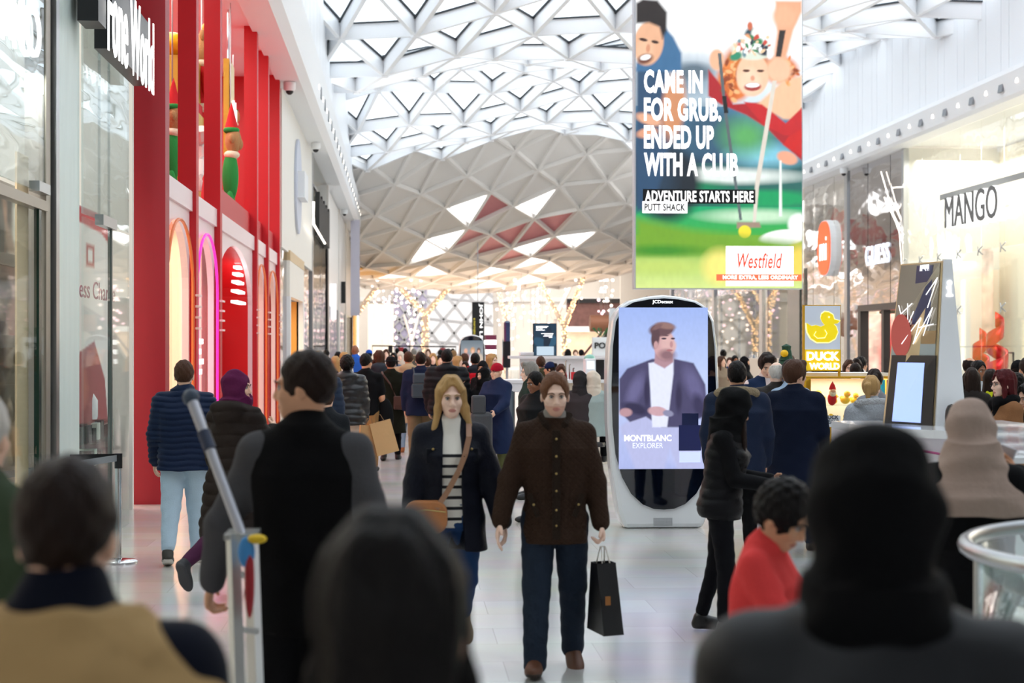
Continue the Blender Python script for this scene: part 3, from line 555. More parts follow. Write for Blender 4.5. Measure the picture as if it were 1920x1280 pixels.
for k, (px, py) in enumerate(((543, 140), (592, 268), (646, 392))):
    t = tX(px, -2.6); p = P(px, py, t); dome(p.x, p.y, 7.93, 'white dome security camera under the left soffit, '+['nearest, beside the red shop', 'middle of the three, above the dark lettering', 'farthest of the three, small'][k])
# queue barrier
qb = empty('queue_barrier', (-2.47, 15.05, 0), 'chrome queue barrier post with black belt in front of the phone shop', 'queue barrier')
bx_, by_ = -2.47, 15.05
addto(qb, MB().lathe([(.165, 0), (.165, .012), (.15, .025), (.03, .04)], (bx_, by_, 0), 28).build('base', chrome, smooth=True), MB().lathe([(.03, .02), (.03, .84)], (bx_, by_, 0), 14).build('pole', chrome, smooth=True), MB().lathe([(.035, .82), (.035, .95)], (bx_, by_, 0), 14).build('head', black, smooth=True), MB().beam((bx_, by_, .91), (bx_-.75, by_-2.4, .9), .005, .055).build('belt', mat('belt_grey', '#8d9296', .6)), MB().beam((bx_, by_, .92), (bx_-.45, by_-.1, .92), .006, .055).build('belt', black))
# ================================================================ RIGHT SIDE
XR = WXR
ym = [PX(p, 645, XR).y for p in (1925, 1697, 1590, 1508, 1430, 1340, 1260)]
# MANGO bay : tall glass front over a bright cream interior
mg = empty('shopfront', (XR, ym[0], 0), 'tall clear glass front of the bright cream fashion shop at far right', 'shopfront')
ZG = 8.24
for k in range(7):
    a = ym[0]-2+(ym[1]-ym[0]+2)*k/7; b = ym[0]-2+(ym[1]-ym[0]+2)*(k+1)/7
    addto(mg, pane('glass_pane', XR, a+.01, b-.01, 4.55, ZG, glassmat('shop_glass_right', (.96, .97, .95), .16, .02, .12, .7)), pane('glass_pane', XR, a+.01, b-.01, .02, 4.53, clear))
addto(mg, bxo('post', (XR-.08, ym[1]-.1, 0), (XR+.1, ym[1]+.15, ZG), steel))
for k in range(8):
    y = ym[0]-2+(ym[1]-ym[0]+2)*(k+.0)/7+.02
    for z in (4.54,) if k % 2 else (4.54, 2.9): addto(mg, MB().tube([(XR-.03, y-.2, z-.12), (XR-.08, y, z), (XR-.03, y+.2, z+.12)], .018, 5).tube([(XR-.03, y+.2, z-.12), (XR-.08, y, z), (XR-.03, y-.2, z+.12)], .018, 5).build('glass_clamp', steel))
XI = XR+3.2
inn = empty('shop_interior', (XI, 36, 0), 'cream inner wall of the fashion shop with vertical light strips and pale grey panels', 'interior wall')
creamw = mat('warm_cream_wall', '#f4ecd8', .55)
addto(inn, bxo('wall', (XI, 18, 0), (XI+.1, ym[1]+6, 8.3), creamw), bxo('grey_panel', (XI-.06, 30, 5.5), (XI-.01, 33.5, 7.4), mat('pale_grey_panel', '#cfd0cb', .6, bump=.6, bscale=30)),
      bxo('side_wall', (XR+.1, ym[1]+.2, 0), (XI, ym[1]+.3, 8.3), mat('pale_side', '#e7e6df', .5)))
for k, y in enumerate((30.0, 32.6, 35.6, 38.0, 41.0, 44.0)):
    tag(MB().b2((XI-.16, y, 1.5 if k % 2 else .2), (XI-.08, y+.1, 7.9 if k % 2 else 7.2)).build('light_strip', wlight), 'tall vertical white light strip on the cream inner wall of the fashion shop', 'light strip', 'vertical light strips in the fashion shop')
for k, (z0, z1, y0_, y1_) in enumerate(((6.2, 6.9, 27, 36), (6.6, 7.5, 27, 38))):
    tag(MB().beam((XR+1.2+k*.4, y1_, z0), (XR+1.2+k*.4, y0_, z1), .06, .06).build('light_strip', wlight), 'slanting white light strip near the top of the fashion shop, '+('lower' if k == 0 else 'upper')+' one', 'light strip')
area('fashion_shop_lamp', (XR+1.7, 36, 8.0), (3, 16), 600, (1, .97, .9))
xs_ = XR-.35; ya, yb = yX(1870, xs_), yX(1772, xs_); zb = PX(1820, 418, xs_).z; zt = PX(1820, 358, xs_).z
sg = empty('shop_sign', (xs_, yb, zb), 'large grey faced white edged fashion shop letters on the right glass', 'sign')
addto(sg, text('lettering', 'MANGO', (xs_+.22, yb, zb), -YA, ZA, yb-ya, zt-zb, wtext, depth=.2, bold=.012), text('letter_face', 'MANGO', (xs_+.01, yb, zb), -YA, ZA, yb-ya, zt-zb, mat('letter_grey', '#5b5c5c', .4), depth=.03, bold=.0), bxo('rail', (xs_+.22, ya+.1, zb+.3), (XR, yb-.1, zb+.36), steel), bxo('canopy', (XR-.03, ya-1.5, zt+.05), (XR-.01, yb+1.5, zt+.22), mat('canopy_grey', '#9fa19e', .5)))
# red spiral ornaments in the lower window
rr_ = mat('red_metallic', '#cf1a24', .2, .6)
for k, (px, py, s, lb) in enumerate(((1868, 690, 1.0, 'tall twisted red ribbon sculpture in the fashion shop window, nearer one'), (1838, 690, .8, 'red rounded ribbon sculpture in the fashion shop window, farther one'))):
    c = PX(px, py, XR+.9); z0 = .6; zt_ = PX(px, 598 + 30*k, XR+.9).z
    mb = MB(); n = 40; vs = []
    for i in range(n+1):
        a = i/n*2*PI*2.2; z = z0+(zt_-z0)*i/n; R = .45*s*(1-.55*i/n)
        vs += [(c.x+R*math.cos(a), c.y+R*math.sin(a), z-.22), (c.x+R*math.cos(a), c.y+R*math.sin(a), z+.22), (c.x+R*.75*math.cos(a+.2), c.y+R*.75*math.sin(a+.2), z+.22), (c.x+R*.75*math.cos(a+.2), c.y+R*.75*math.sin(a+.2), z-.22)]
    mb.add(vs, [(4*i+q_, 4*i+(q_+1) % 4, 4*i+4+(q_+1) % 4, 4*i+4+q_) for i in range(n) for q_ in range(4)])
    r = empty('window_sculpture', (c.x, c.y, 0), lb, 'sculpture'); addto(r, mb.build('ribbon', rr_, smooth=2), MB().lathe([(.5, 0), (.5, .5), (.3, .6)], (c.x, c.y, 0), 20).build('plinth', white))
rk = empty('clothes_rail', (XR+1.6, 30, 0), 'black metal clothes rail inside the fashion shop window', 'clothes rail')
a, b = yX(1900, XR+1.2), yX(1835, XR+1.2)
addto(rk, MB().tube([(XR+1.2, a, 0), (XR+1.2, a, 1.65), (XR+1.2, b, 1.65), (XR+1.2, b, 0)], .03, 6).build('rail', black), MB().tube([(XR+1.2, a, 1.15), (XR+1.2, b, 1.15)], .025, 6).build('lower_bar', black))
# GUESS bay : rippling mirror panels
gb_ = empty('shopfront', (XR, ym[1], 0), 'dark mirror-clad shopfront of rippling panels with white fashion lettering', 'shopfront')
n = 5
for k in range(n):
    a = ym[1]+.2+(ym[2]-ym[1]-.2)*k/n; b = ym[1]+.2+(ym[2]-ym[1]-.2)*(k+1)/n; z0 = 3.2 if k in (0, 1, 2, 3) else 0
    addto(gb_, bxo('mirror_panel', (XR-.02-.01*(k % 2), a+.015, z0), (XR+.05, b-.015, ZG), mirror_wob))
addto(gb_, bxo('post', (XR-.08, ym[2]-.15, 0), (XR+.1, ym[2]+.25, ZG), steel))
xs_ = XR-.14; ya, yb = yX(1662, xs_), yX(1618, xs_); zb, zt = PX(1640, 495, xs_).z, PX(1640, 458, xs_).z
tag(text('shop_sign', 'GUESS', (xs_+.1, yb, zb), -YA, ZA, yb-ya, zt-zb, mat('blue_white_lit', '#eef4ff', .4, em=1.0), depth=.03, bold=.0), 'white fashion lettering on the dark mirror panels', 'sign')
for k, pts in enumerate((((1652, 322), (1676, 405), (1693, 455)), ((1672, 352), (1694, 350), (1694, 345)), ((1658, 370), (1686, 430), (1692, 520)), ((1680, 380), (1672, 395), (1694, 440)))):
    tag(MB().tube([PX(a, b, XR-.12) for a, b in pts], .02, 6).build('light_strip', wlight), ['long bent neon strip at the top of the mirror panels', 'short level neon strip beside the steel post', 'lower slanting neon strip on the mirror panels', 'small bent neon strip nearest the steel post'][k], 'light strip')
dr = empty('door_portal', (XR, yX(1650, XR), 0), 'black framed shop entrance lit pink and red inside, below the white lettering', 'entrance')
a, b = yX(1690, XR-.1), yX(1616, XR-.1); zt = 3.05
addto(dr, bxo('jamb', (XR-.25, b-.35, 0), (XR+.05, b, zt), black), bxo('jamb', (XR-.1, a, 0), (XR+.1, a+.35, zt), mat('brown_jamb', '#4a3d35', .4)), bxo('jamb', (XR-.15, yX(1665, XR), 0), (XR+.08, yX(1665, XR)+.3, zt), black), bxo('lintel', (XR-.25, a, zt), (XR+.3, b, zt+.22), black))
pic('window_display', (XR+2.6, b+3, 0), -YA, ZA, b+4-a, 5.0, 60, 40, [('n', .5, 14), ('e', .3, .5, .1, .3, 0, '#e05a5a', 1), ('e', .5, .35, .1, .25, .3, '#c8343c', 1), ('e', .7, .6, .12, .2, 0, '#e9a08a', 1), ('e', .62, .3, .08, .2, 0, '#ffffff', 1), ('n', .5, 30)], None, dr, '#f3d9cc')
pic('window_display', (XR+.4, b+1.2, 0), XA, ZA, 4.0, 3.0, 60, 40, [('n', .5, 14), ('e', .2, .5, .08, .3, 0, '#e05a5a', 1), ('e', .4, .35, .07, .3, .3, '#d8242c', 1), ('e', .6, .6, .08, .25, 0, '#e9a08a', 1), ('e', .8, .4, .06, .3, 0, '#e03038', 1), ('n', .5, 30)], None, dr, '#f3d9cc')
area('entrance_lamp', (XR+1.6, (a+b)/2, 4.6), (1.6, 5), 90, (1, .9, .82))
# Mi bay
mb_ = empty('shopfront', (XR, ym[2], 0), 'mirror-clad shopfront of rippling panels behind the round orange sign', 'shopfront')
n = 4
for k in range(n):
    a = ym[2]+.3+(ym[3]-ym[2]-.3)*k/n; b = ym[2]+.3+(ym[3]-ym[2]-.3)*(k+1)/n
    addto(mb_, bxo('mirror_panel', (XR-.02-.01*(k % 2), a+.015, 0), (XR+.05, b-.015, ZG), mirror_soft))
xs_ = XR-.25; zc = PX(1545, 465, xs_).z; ya, yb = yX(1557, xs_), yX(1532, xs_); h = PX(1545, 412, xs_).z-PX(1545, 516, xs_).z; wd = yb-ya
def rrect(W, H, R, n=8, e=1):
    pts = []
    for cx, cy, a0 in ((W/2-R, H/2-R, 0), (-W/2+R, H/2-R, PI/2), (-W/2+R, -H/2+R, PI), (W/2-R, -H/2+R, 3*PI/2)):
        pts += [(cx+R*math.cos(a0+PI/2*i/n), cy+R*math.sin(a0+PI/2*i/n)) for i in range(n+1)]
    return pts
ms = empty('shop_sign', (xs_, (ya+yb)/2, zc-h/2), 'orange rounded sign with white logo letters on the mirror panels', 'sign')
addto(ms, MB().prism(rrect(wd, h, wd*.42), (xs_+.3, (ya+yb)/2, zc), -YA, ZA, -XA, .28).build('case', white), MB().prism(rrect(wd*.94, h*.96, wd*.4), (xs_+.02, (ya+yb)/2, zc), -YA, ZA, -XA, .03).build('orange_face', mat('lit_orange', '#f4511e', .4, em=1.1)), text('lettering', 'mi', (xs_-.02, yb-wd*.25, zc-h*.22), -YA, ZA, wd*.5, h*.42, wtext, depth=.02, bold=.0))
for k, (px, py) in enumerate(((1530, 562), (1552, 562), (1572, 560))):
    c = PX(px, py, XR+.3)
# glass bays under the billboard, with pale lattice trusses behind
for k in (3, 4, 5):
    r = empty('shopfront', (XR, ym[k], 0), ['pale glass shopfront with trusses behind, just left of the yellow sign', 'middle glass shopfront under the hanging screen', 'farther shopfront with pinkish doors beside the oval screen'][k-3], 'shopfront')
    addto(r, pane('glass', XR, ym[k]+.3, ym[k+1]-.3, .02, 4.4, glassmat('glass_low_r', (.95, .96, .94), .2)), bxo('upper_mirror', (XR, ym[k]+.3, 4.4), (XR+.06, ym[k+1]-.3, ZG), mirror_wob), bxo('post', (XR-.1, ym[k+1]-.3, 0), (XR+.15, ym[k+1]+.3, ZG), steel),
          bxo('back_wall', (XR+3, ym[k], 0), (XR+3.1, ym[k+1]+3, 8), creamw))
    for j in range(3):
        y = ym[k]+(ym[k+1]-ym[k])*(j+.6)/3.2; mb = MB(); x = XR+.9
        for dy in (0, .4): mb.beam((x, y+dy, 0), (x, y+dy, 4.5), .04, .04, up=(1, 0, 0))
        for q_ in range(14): mb.beam((x, y, .3*q_), (x, y+.4, .3*q_+.3), .02, .02); mb.beam((x, y+.4, .3*q_), (x, y, .3*q_+.3), .02, .02)
        tag(mb.build('lattice_truss', mat('truss_grey', '#8f938f', .4, .5)), 'thin grey lattice truss post standing inside the glass behind the right shopfronts', 'truss', 'lattice trusses behind the right glass')
area('right_far_lamp', (XR+1.7, 62, 7.9), (2.5, 24), 900, (1, .95, .88))
tag(bxo('dark_screen', (XR-.2, yX(1508, XR), 0), (XR-.1, yX(1485, XR), 5), mat('dark_olive_glass', '#4c5048', .15)), 'tall dark glass panel below the right edge of the hanging screen', 'panel')
for k in range(3):
    c = PX(1585+k*2, 330+k*0, 15.9)
dome(15.85, yX(1582, 15.85), 8.24, 'white dome security camera under the right soffit')
# ================================================================ hanging screen
T0 = 35.0
p0, p1 = P(1191, 540, T0), P(1506, 540, T0); W = (p1-p0).x; ztop = P(1191, -45, T0).z; H = ztop-p0.z; yB = (p0.y+p1.y)/2
scn = empty('hanging_screen', (p0.x+W/2, yB, p0.z), 'huge hanging advertising screen showing a laughing pair with putters over green turf', 'advertising screen')
addto(scn, bxo('casing', (p0.x-.03, yB+.01, p0.z-.02), (p0.x+W+.02, yB+.35, ztop+.02), mat('pale_casing', '#c9ced2', .4, .3)))
addto(scn, MB().tube([(p0.x+.4, yB+.15, ztop), (p0.x+.4, yB+.15, 12.5)], .02, 6).tube([(p0.x+W-.4, yB+.15, ztop), (p0.x+W-.4, yB+.15, 12.5)], .02, 6).build('cable', steel))
def sc_(pts): return [((x-1191)/315, (y+45)/585) for x, y in pts]
def E_(x, y, rx, ry, rot, col, sf): return ('e', (x-1191)/315, (y+45)/585, rx/315, ry/315, rot, col, sf)
def Pl(pts, col, sf=.006): return ('p', sc_(pts), col, sf)
orange_h = '#d9773a'
L = [('g', 0, .25, '#ffffff', '#f6fafc'), ('g', .25, .42, '#f2f7fb', '#c9dbe6'), ('g', .42, .60, '#4f86a8', '#23425a'), ('g', .6, .74, '#2a5a60', '#1f6a58'), ('g', .74, .83, '#12a06a', '#3aa844'), ('g', .83, 1, '#6aa832', '#cfe08a'),
     E_(1290, 150, 62, 40, 0, '#7d94a6', 1.3), E_(1300, 135, 34, 16, 0, '#5c6e7c', .8), E_(1330, 240, 60, 40, 0, '#34566e', 1), E_(1440, 290, 60, 20, 0, '#7fc4d8', 1.2), E_(1400, 255, 40, 30, 0, '#5aa860', 1.4), E_(1350, 330, 140, 14, 0, '#dfe9e4', .8), E_(1440, 372, 90, 16, 0, '#119a5e', .6), E_(1300, 352, 60, 12, 0, '#0e7d55', 1),
     E_(1420, 405, 90, 12, 0, '#bfe0c0', 1), E_(1250, 345, 62, 70, 0, '#16222c', .35), E_(1225, 330, 40, 60, 0, '#22384c', .8), Pl([(1191, 130), (1250, 120), (1262, 200), (1250, 300), (1225, 380), (1191, 400)], '#2a4a6a', .03), 
     E_(1262, 200, 22, 60, .1, '#c98a62', .5), Pl([(1235, 40), (1262, 70), (1277, 100), (1277, 135), (1191, 135), (1191, 120), (1225, 100)], '#3a6a94', .02), E_(1215, 225, 25, 10, .3, '#e0a888', .5), E_(1212, 250, 20, 9, -.2, '#d89a7a', .5),
     E_(1215, 82, 28, 42, .15, '#e2ad8a', .15), E_(1208, 98, 16, 22, .2, '#eab896', .6), Pl([(1191, 8), (1204, 0), (1232, 2), (1250, 24), (1249, 58), (1241, 74), (1236, 52), (1216, 44), (1191, 46)], '#1f1714', .02), E_(1208, 112, 15, 9, -.3, '#6e3f30', .6), E_(1209, 109, 10, 5, -.25, '#ffffff', .4), E_(1205, 76, 8, 3, .2, '#3a2218', .5), E_(1227, 80, 7, 3, .2, '#3a2218', .5), E_(1214, 92, 4, 8, .1, '#cf9070', .6),
     E_(1378, 150, 34, 40, 0, orange_h, .3), E_(1365, 170, 20, 22, 0, '#c9652c', .5), E_(1465, 130, 34, 26, 0, orange_h, .4), E_(1400, 120, 45, 40, 0, '#c9702f', .4), Pl([(1328, 130), (1345, 150), (1375, 195), (1440, 190), (1470, 235), (1506, 250), (1506, 300), (1470, 270), (1440, 240), (1400, 215), (1350, 195), (1328, 180)], '#a81c24', .012),
     Pl([(1420, 195), (1470, 150), (1506, 140), (1506, 225), (1470, 222), (1440, 205)], '#eebd98', .02), Pl([(1395, 190), (1430, 195), (1475, 230), (1506, 200), (1506, 255), (1470, 252), (1430, 232)], '#c11f24', .01), Pl([(1480, 255), (1506, 240), (1506, 292), (1470, 270)], '#c8201e', .01), E_(1478, 295, 20, 12, .3, '#e6a486', .3),
     E_(1412, 140, 31, 40, .05, '#f2c3a2', .12), E_(1407, 152, 20, 24, 0, '#f7cfb2', .6), E_(1412, 162, 16, 8, -.05, '#a03a34', .3), E_(1412, 159, 13, 4.5, -.05, '#ffffff', .3), E_(1400, 132, 7, 2.5, 0, '#5b3a2a', .4), E_(1427, 132, 7, 2.5, 0, '#5b3a2a', .4), E_(1412, 146, 4, 5, 0, '#dd9a7c', .6),
     E_(1412, 92, 40, 20, 0, '#d8e0d0', .2), E_(1395, 88, 14, 9, .6, '#c94a3a', .5), E_(1420, 80, 12, 8, -.5, '#2f7f50', .5), E_(1408, 66, 12, 15, .2, '#2a4a58', .5), E_(1432, 95, 13, 8, .3, '#1f2a3c', .5), E_(1402, 72, 7, 9, 0, '#e8a070', .5), E_(1418, 60, 8, 10, .5, '#e9ece2', .5), E_(1380, 105, 12, 8, -.4, '#2d8a68', .5), E_(1407, 48, 5, 8, 0, '#c86a4a', .5), E_(1445, 100, 6, 10, 0, '#f4f4f0', .5),
     Pl([(1455, 0), (1506, 0), (1506, 20), (1490, 55), (1475, 110), (1450, 120), (1458, 60)], '#e9a884', .02), E_(1472, 30, 22, 22, 0, '#eab08c', .5), E_(1462, 130, 24, 24, .2, '#f0bd9c', .4), Pl([(1463, 55), (1475, 55), (1466, 105), (1456, 105)], '#2b2624', .008), Pl([(1450, 150), (1458, 150), (1424, 350), (1418, 420), (1412, 418), (1417, 340)], '#d8d0c4', .006), E_(1344, 112, 14, 20, 0, '#eab491', .3), Pl([(1346, 100), (1352, 100), (1362, 200), (1392, 412), (1387, 413), (1356, 200)], '#5a6468', .004), Pl([(1354, 180), (1362, 180), (1366, 212), (1358, 212)], '#161616', .004),
     Pl([(1382, 416), (1425, 416), (1428, 426), (1382, 428)], '#9c8676', .01), E_(1397, 434, 12, 12, 0, '#f2dc3a', .15), E_(1470, 445, 45, 15, -.1, '#fafafa', .2), E_(1500, 420, 20, 20, 0, '#ffffff', .4), Pl([(1463, 300), (1467, 300), (1468, 405), (1462, 405)], '#e6efe9', .006), Pl([(1191, 410), (1300, 432), (1506, 455), (1506, 480), (1191, 480)], '#6fa02e', .06), E_(1240, 500, 90, 14, 0, '#b9cf6a', 1.2), E_(1240, 470, 70, 10, 0, '#3f8a28', 1.2), E_(1350, 500, 30, 30, 0, '#f2e27a', .9), E_(1500, 490, 20, 30, 0, '#f0cf5a', .9),
     ('n', .08, 60)]
rc_ = random.Random(8); cur = []
for k in range(90):
    a_ = rc_.uniform(0, 6.28); q_ = ((1372, 152, 24, 44) if k % 2 else (1478, 132, 22, 26)); cur.append(E_(q_[0]+q_[2]*math.cos(a_)*rc_.random(), q_[1]+q_[3]*math.sin(a_)*rc_.random(), rc_.uniform(3, 7), rc_.uniform(2, 4), rc_.uniform(0, 3), rc_.choice(['#f09a58', '#c25e26', '#e68440', '#8e3f1c', '#f7b57c']), .7))
for k in range(40): cur.append(E_(1412+rc_.uniform(-34, 34), 86+rc_.uniform(-18, 14), rc_.uniform(3, 8), rc_.uniform(2, 4), rc_.uniform(0, 3), rc_.choice(['#f2f0e4', '#c94a3a', '#2f7f50', '#1f2a3c', '#e9c9a0', '#ffffff', '#6a8a94']), .6))
L = [q for q in L[:-1]]; i0 = next(i for i, q in enumerate(L) if q[0] == 'e' and q[-2] == '#f2c3a2'); L = L[:i0]+cur[:90]+L[i0:]+cur[90:]+[('n', .08, 60)]
pic('screen', (p0.x, yB, p0.z), XA, ZA, W, H, 190, 350, L, 1.05, scn, '#ffffff')
def SB(name, body, x0, x1, yt, yb, m, d=.012, bold=.03, sh=0, font=None):
    a, b = (x0-1191)/315*W, (x1-1191)/315*W; z = p0.z+(540-yb)/585*H
    addto(scn, text(name, body, (p0.x+a, yB-d, z), XA, ZA, b-a, (yb-yt)/585*H, m, depth=.004, bold=bold, shear=sh, gap=1.06))
def SR(name, x0, x1, yt, yb, m, d=.006):
    addto(scn, bxo(name, (p0.x+(x0-1191)/315*W, yB-d, p0.z+(540-yb)/585*H), (p0.x+(x1-1191)/315*W, yB-d+.004, p0.z+(540-yt)/585*H), m))
redtx = mat('ad_red', '#d8391f', .5, em=1.0); adblack = mat('ad_black', '#0a0d12', .3)
for tx_, x1, y_ in (('CAME IN', 1317, 132), ('FOR GRUB.', 1352, 184), ('ENDED UP', 1338, 236), ('WITH A CLUB', 1384, 287)): SB('headline', tx_, 1206, x1, y_, y_+44, wtext, bold=.04)
SR('caption_box', 1204, 1417, 355, 382, adblack); SB('caption', 'ADVENTURE STARTS HERE', 1208, 1413, 358, 379, wtext, bold=.02)
SR('caption_box', 1203, 1288, 378, 400, mat('ad_white', '#ffffff', .4, em=1.0), .009); SB('caption', 'PUTT SHACK', 1207, 1284, 382, 396, adblack, .016, .03)
SR('logo_box', 1361, 1490, 461, 536, mat('ad_white', '#ffffff'), .006); SB('logo', 'Westfield', 1383, 1468, 474, 503, redtx, bold=.012, sh=.25)
SR('slogan_box', 1343, 1505, 514, 526, mat('ad_orange', '#ea5a3a', .4, em=1.0), .010); SB('slogan', 'MORE EXTRA, LESS ORDINARY', 1355, 1498, 516, 524.5, wtext, .018, .03)
# ================================================================ oval totem screens
def totem(px0, px1, pyt, pyb, t, label, detail=True, layers=None, scr=None):
    s = t/FPX; c = P((px0+px1)/2, pyb, t); cx, cy = c.x, c.y; Wd = (px1-px0)*s; Hh = (pyb-pyt)*s
    r = empty('advertising_totem', (cx, cy, 0), label, 'advertising totem'); z0 = 0 if detail else c.z
    def outline(W, H, zb, taper, n=44, e=3.2, top=.33):
        # superellipse top, sides narrowing to a rounded or flat foot
        pts = []
        for i in range(n):
            a = 2*PI*i/n; ca, sa = math.cos(a), math.sin(a); x = W/2*math.copysign(abs(ca)**(2/e), ca); z = H*.5*math.copysign(abs(sa)**(2/e), sa)+H*.5
            f = 1 if z > H*.45 else 1-taper*(1-z/(H*.45))**1.6
            pts.append((x*f, zb+z))
        return pts
    foot = [(Wd*.355, 0), (Wd*.40, Hh*.06), (Wd*.465, Hh*.25), (Wd*.495, Hh*.45), (Wd*.5, Hh*.62), (Wd*.485, Hh*.78), (Wd*.455, Hh*.89), (Wd*.40, Hh*.945), (Wd*.30, Hh*.975), (Wd*.15, Hh*.992), (0, Hh)]
    body = [(x, z) for x, z in foot]+[(-x, z) for x, z in foot[-2::-1]]
    addto(r, MB().prism([(x, z+z0) for x, z in body], (cx, cy, 0), XA, ZA, YA, .34 if detail else .3).build('body', mat('totem_white', '#eceef0', .25, coat=.5), bevel=.05 if detail else .02))
    W2, H2 = Wd*.93, Hh
    inn = [(.0, .082), (.09, .085), (.19, .105), (.29, .15), (.37, .22), (.43, .32), (.455, .44), (.465, .6), (.452, .78), (.425, .885), (.37, .94), (.27, .967), (.13, .98), (0, .985)]
    ip = [(x*Wd, z*Hh) for x, z in inn]; ip = ip+[(-x, z) for x, z in ip[-2:0:-1]]
    addto(r, MB().prism([(x, z+z0) for x, z in ip], (cx, cy-.025, 0), XA, ZA, YA, .02).build('black_glass', mat('totem_glass', '#050b18', .04, coat=1)))
    a, b, zt, zb = scr; X0 = cx+(a-(px0+px1)/2)*s; Z1 = z0+(pyb-zt)*s; Z0 = z0+(pyb-zb)*s
    pic('screen', (X0, cy-.03, Z0), XA, ZA, (b-a)*s, Z1-Z0, 150 if detail else 30, 270 if detail else 30, layers, .95, r)
    return r, cx, cy, s, z0
def S2(x, y): return ((x-1159)/168, (y-576)/302)
def e2(x, y, rx, ry, rot, col, sf): u, v = S2(x, y); return ('e', u, v, rx/168, ry/168, rot, col, sf)
def p2(pts, col, sf=.008): return ('p', [S2(*p) for p in pts], col, sf)
LJ = '#4a4668'
ML = [('g', 0, .45, '#9cb2ea', '#bccbf2'), ('g', .45, 1, '#bccaf0', '#a8b2e2'), e2(1180, 700, 60, 20, 0, '#a0b0e0', 1.3), e2(1300, 850, 40, 20, 0, '#c4ccf2', 1.2),
      p2([(1160, 800), (1200, 770), (1290, 770), (1320, 878), (1270, 878), (1255, 840), (1245, 878), (1190, 878), (1175, 840)], '#b4b8e0', .04),
      p2([(1222, 672), (1264, 672), (1300, 680), (1322, 720), (1326, 775), (1300, 790), (1290, 800), (1240, 800), (1210, 780), (1180, 790), (1160, 770), (1160, 710), (1175, 690)], LJ, .02),
      p2([(1215, 680), (1262, 672), (1262, 700), (1250, 800), (1222, 800), (1218, 730)], '#dfe3fa', .02), e2(1190, 730, 12, 30, .4, '#6a6690', 1), e2(1300, 720, 14, 34, -.4, '#66628c', 1), e2(1272, 745, 6, 26, 0, '#35304e', .8), e2(1212, 735, 5, 28, 0, '#35304e', .8), e2(1190, 765, 24, 10, .3, '#322e4c', .6), e2(1310, 760, 10, 22, -.3, '#3a3656', .8),
      p2([(1228, 650), (1258, 650), (1262, 678), (1245, 690), (1226, 680)], '#b08a94', .02), e2(1244, 645, 20, 29, -.1, '#cda2a4', .12), e2(1250, 640, 12, 18, 0, '#d8b0ae', .7), e2(1250, 665, 15, 10, 0, '#8c6a72', .9), e2(1262, 650, 5, 10, .2, '#d8b0ae', .8), e2(1255, 656, 6, 1.8, 0, '#a86a70', .5), e2(1244, 634, 5, 1.8, 0, '#4a3a48', .5), e2(1261, 634, 4, 1.8, 0, '#4a3a48', .5), e2(1246, 628, 7, 1.5, .1, '#5a444c', .5), e2(1258, 645, 3, 6, 0, '#bb8c90', .6),
      e2(1240, 617, 24, 13, -.12, '#6a4e54', .3), e2(1228, 632, 8, 20, .1, '#5c444c', .4), e2(1247, 610, 18, 6, .15, '#94736e', .6), e2(1232, 612, 10, 4, -.5, '#7f6062', .6), e2(1229, 646, 4, 7, 0, '#c49a9c', .5),
      e2(1232, 770, 18, 9, .1, '#c9a2aa', .3), e2(1252, 774, 10, 6, .2, '#8a8aa8', .4), e2(1172, 772, 12, 8, 0, '#b89098', .4), ('n', .06, 50)]
tm, tcx, tcy, ts, _ = totem(1138, 1350, 552, 990, 17.6, 'large white oval totem screen showing a man in a leather jacket', True, ML, (1159, 1327, 576, 878))
def tmz(y): return (990-y)*ts
def tmx(x): return tcx+(x-1244)*ts
def TT(name, body, x0, x1, yt, yb, m, bold=.02): addto(tm, text(name, body, (tmx(x0), tcy-.04, tmz(yb)), XA, ZA, (x1-x0)*ts, (yb-yt)*ts, m, depth=.003, bold=bold))
TT('maker_lettering', 'JCDecaux', 1222, 1261, 562, 570, wtext, .02); TT('lettering', 'MONTBLANC', 1169, 1258, 814, 826, wtext, .02); TT('lettering', 'EXPLORER', 1185, 1242, 829, 839, mat('pale_lettering', '#d8dcf4', .5, em=.9), .0)
addto(tm, MB().prism([((5 if k % 2 else 7.5)*ts*math.cos(k*PI/6+.26), (5 if k % 2 else 7.5)*ts*math.sin(k*PI/6+.26)) for k in range(12)], (tmx(1307), tcy-.042, tmz(599)), XA, ZA, YA, .004).build('star_logo', wtext), MB().lathe([(9.5*ts, 0), (9.5*ts, .003)], (0, 0, 0), 28).build('logo_disc', adblack))
o = tm.children[-1]; o.matrix_parent_inverse = Matrix.Identity(4); o.rotation_euler.x = PI/2; o.location = (tmx(1307)-tcx, -.034, tmz(599))
dk = mat('bottle_blue_black', '#20284e', .3, em=.08)
addto(tm, bxo('pictured_bottle_cap', (tmx(1278), tcy-.036, tmz(796)), (tmx(1309), tcy-.033, tmz(774)), dk), bxo('pictured_bottle', (tmx(1272), tcy-.036, tmz(844)), (tmx(1314), tcy-.033, tmz(796)), mat('bottle_navy', '#262c5c', .35, em=.15)), bxo('pictured_glass_base', (tmx(1273), tcy-.036, tmz(866)), (tmx(1313), tcy-.033, tmz(846)), mat('bottle_glass_lit', '#b9c4f0', .3, em=.8)))
sp = MB()
for i in range(12):
    for j in range(6): sp.lathe([(.006, 0), (.006, .002)], (0, 0, 0), 6); 
sp = MB()
for i in range(14):
    for j in range(6): sp.box((tmx(1226+i*2.6), tcy-.004, tmz(971+j*2.6)), (.007, .004, .007))
addto(tm, sp.build('speaker_grille', mat('grille_dark', '#7c7f84', .6)))
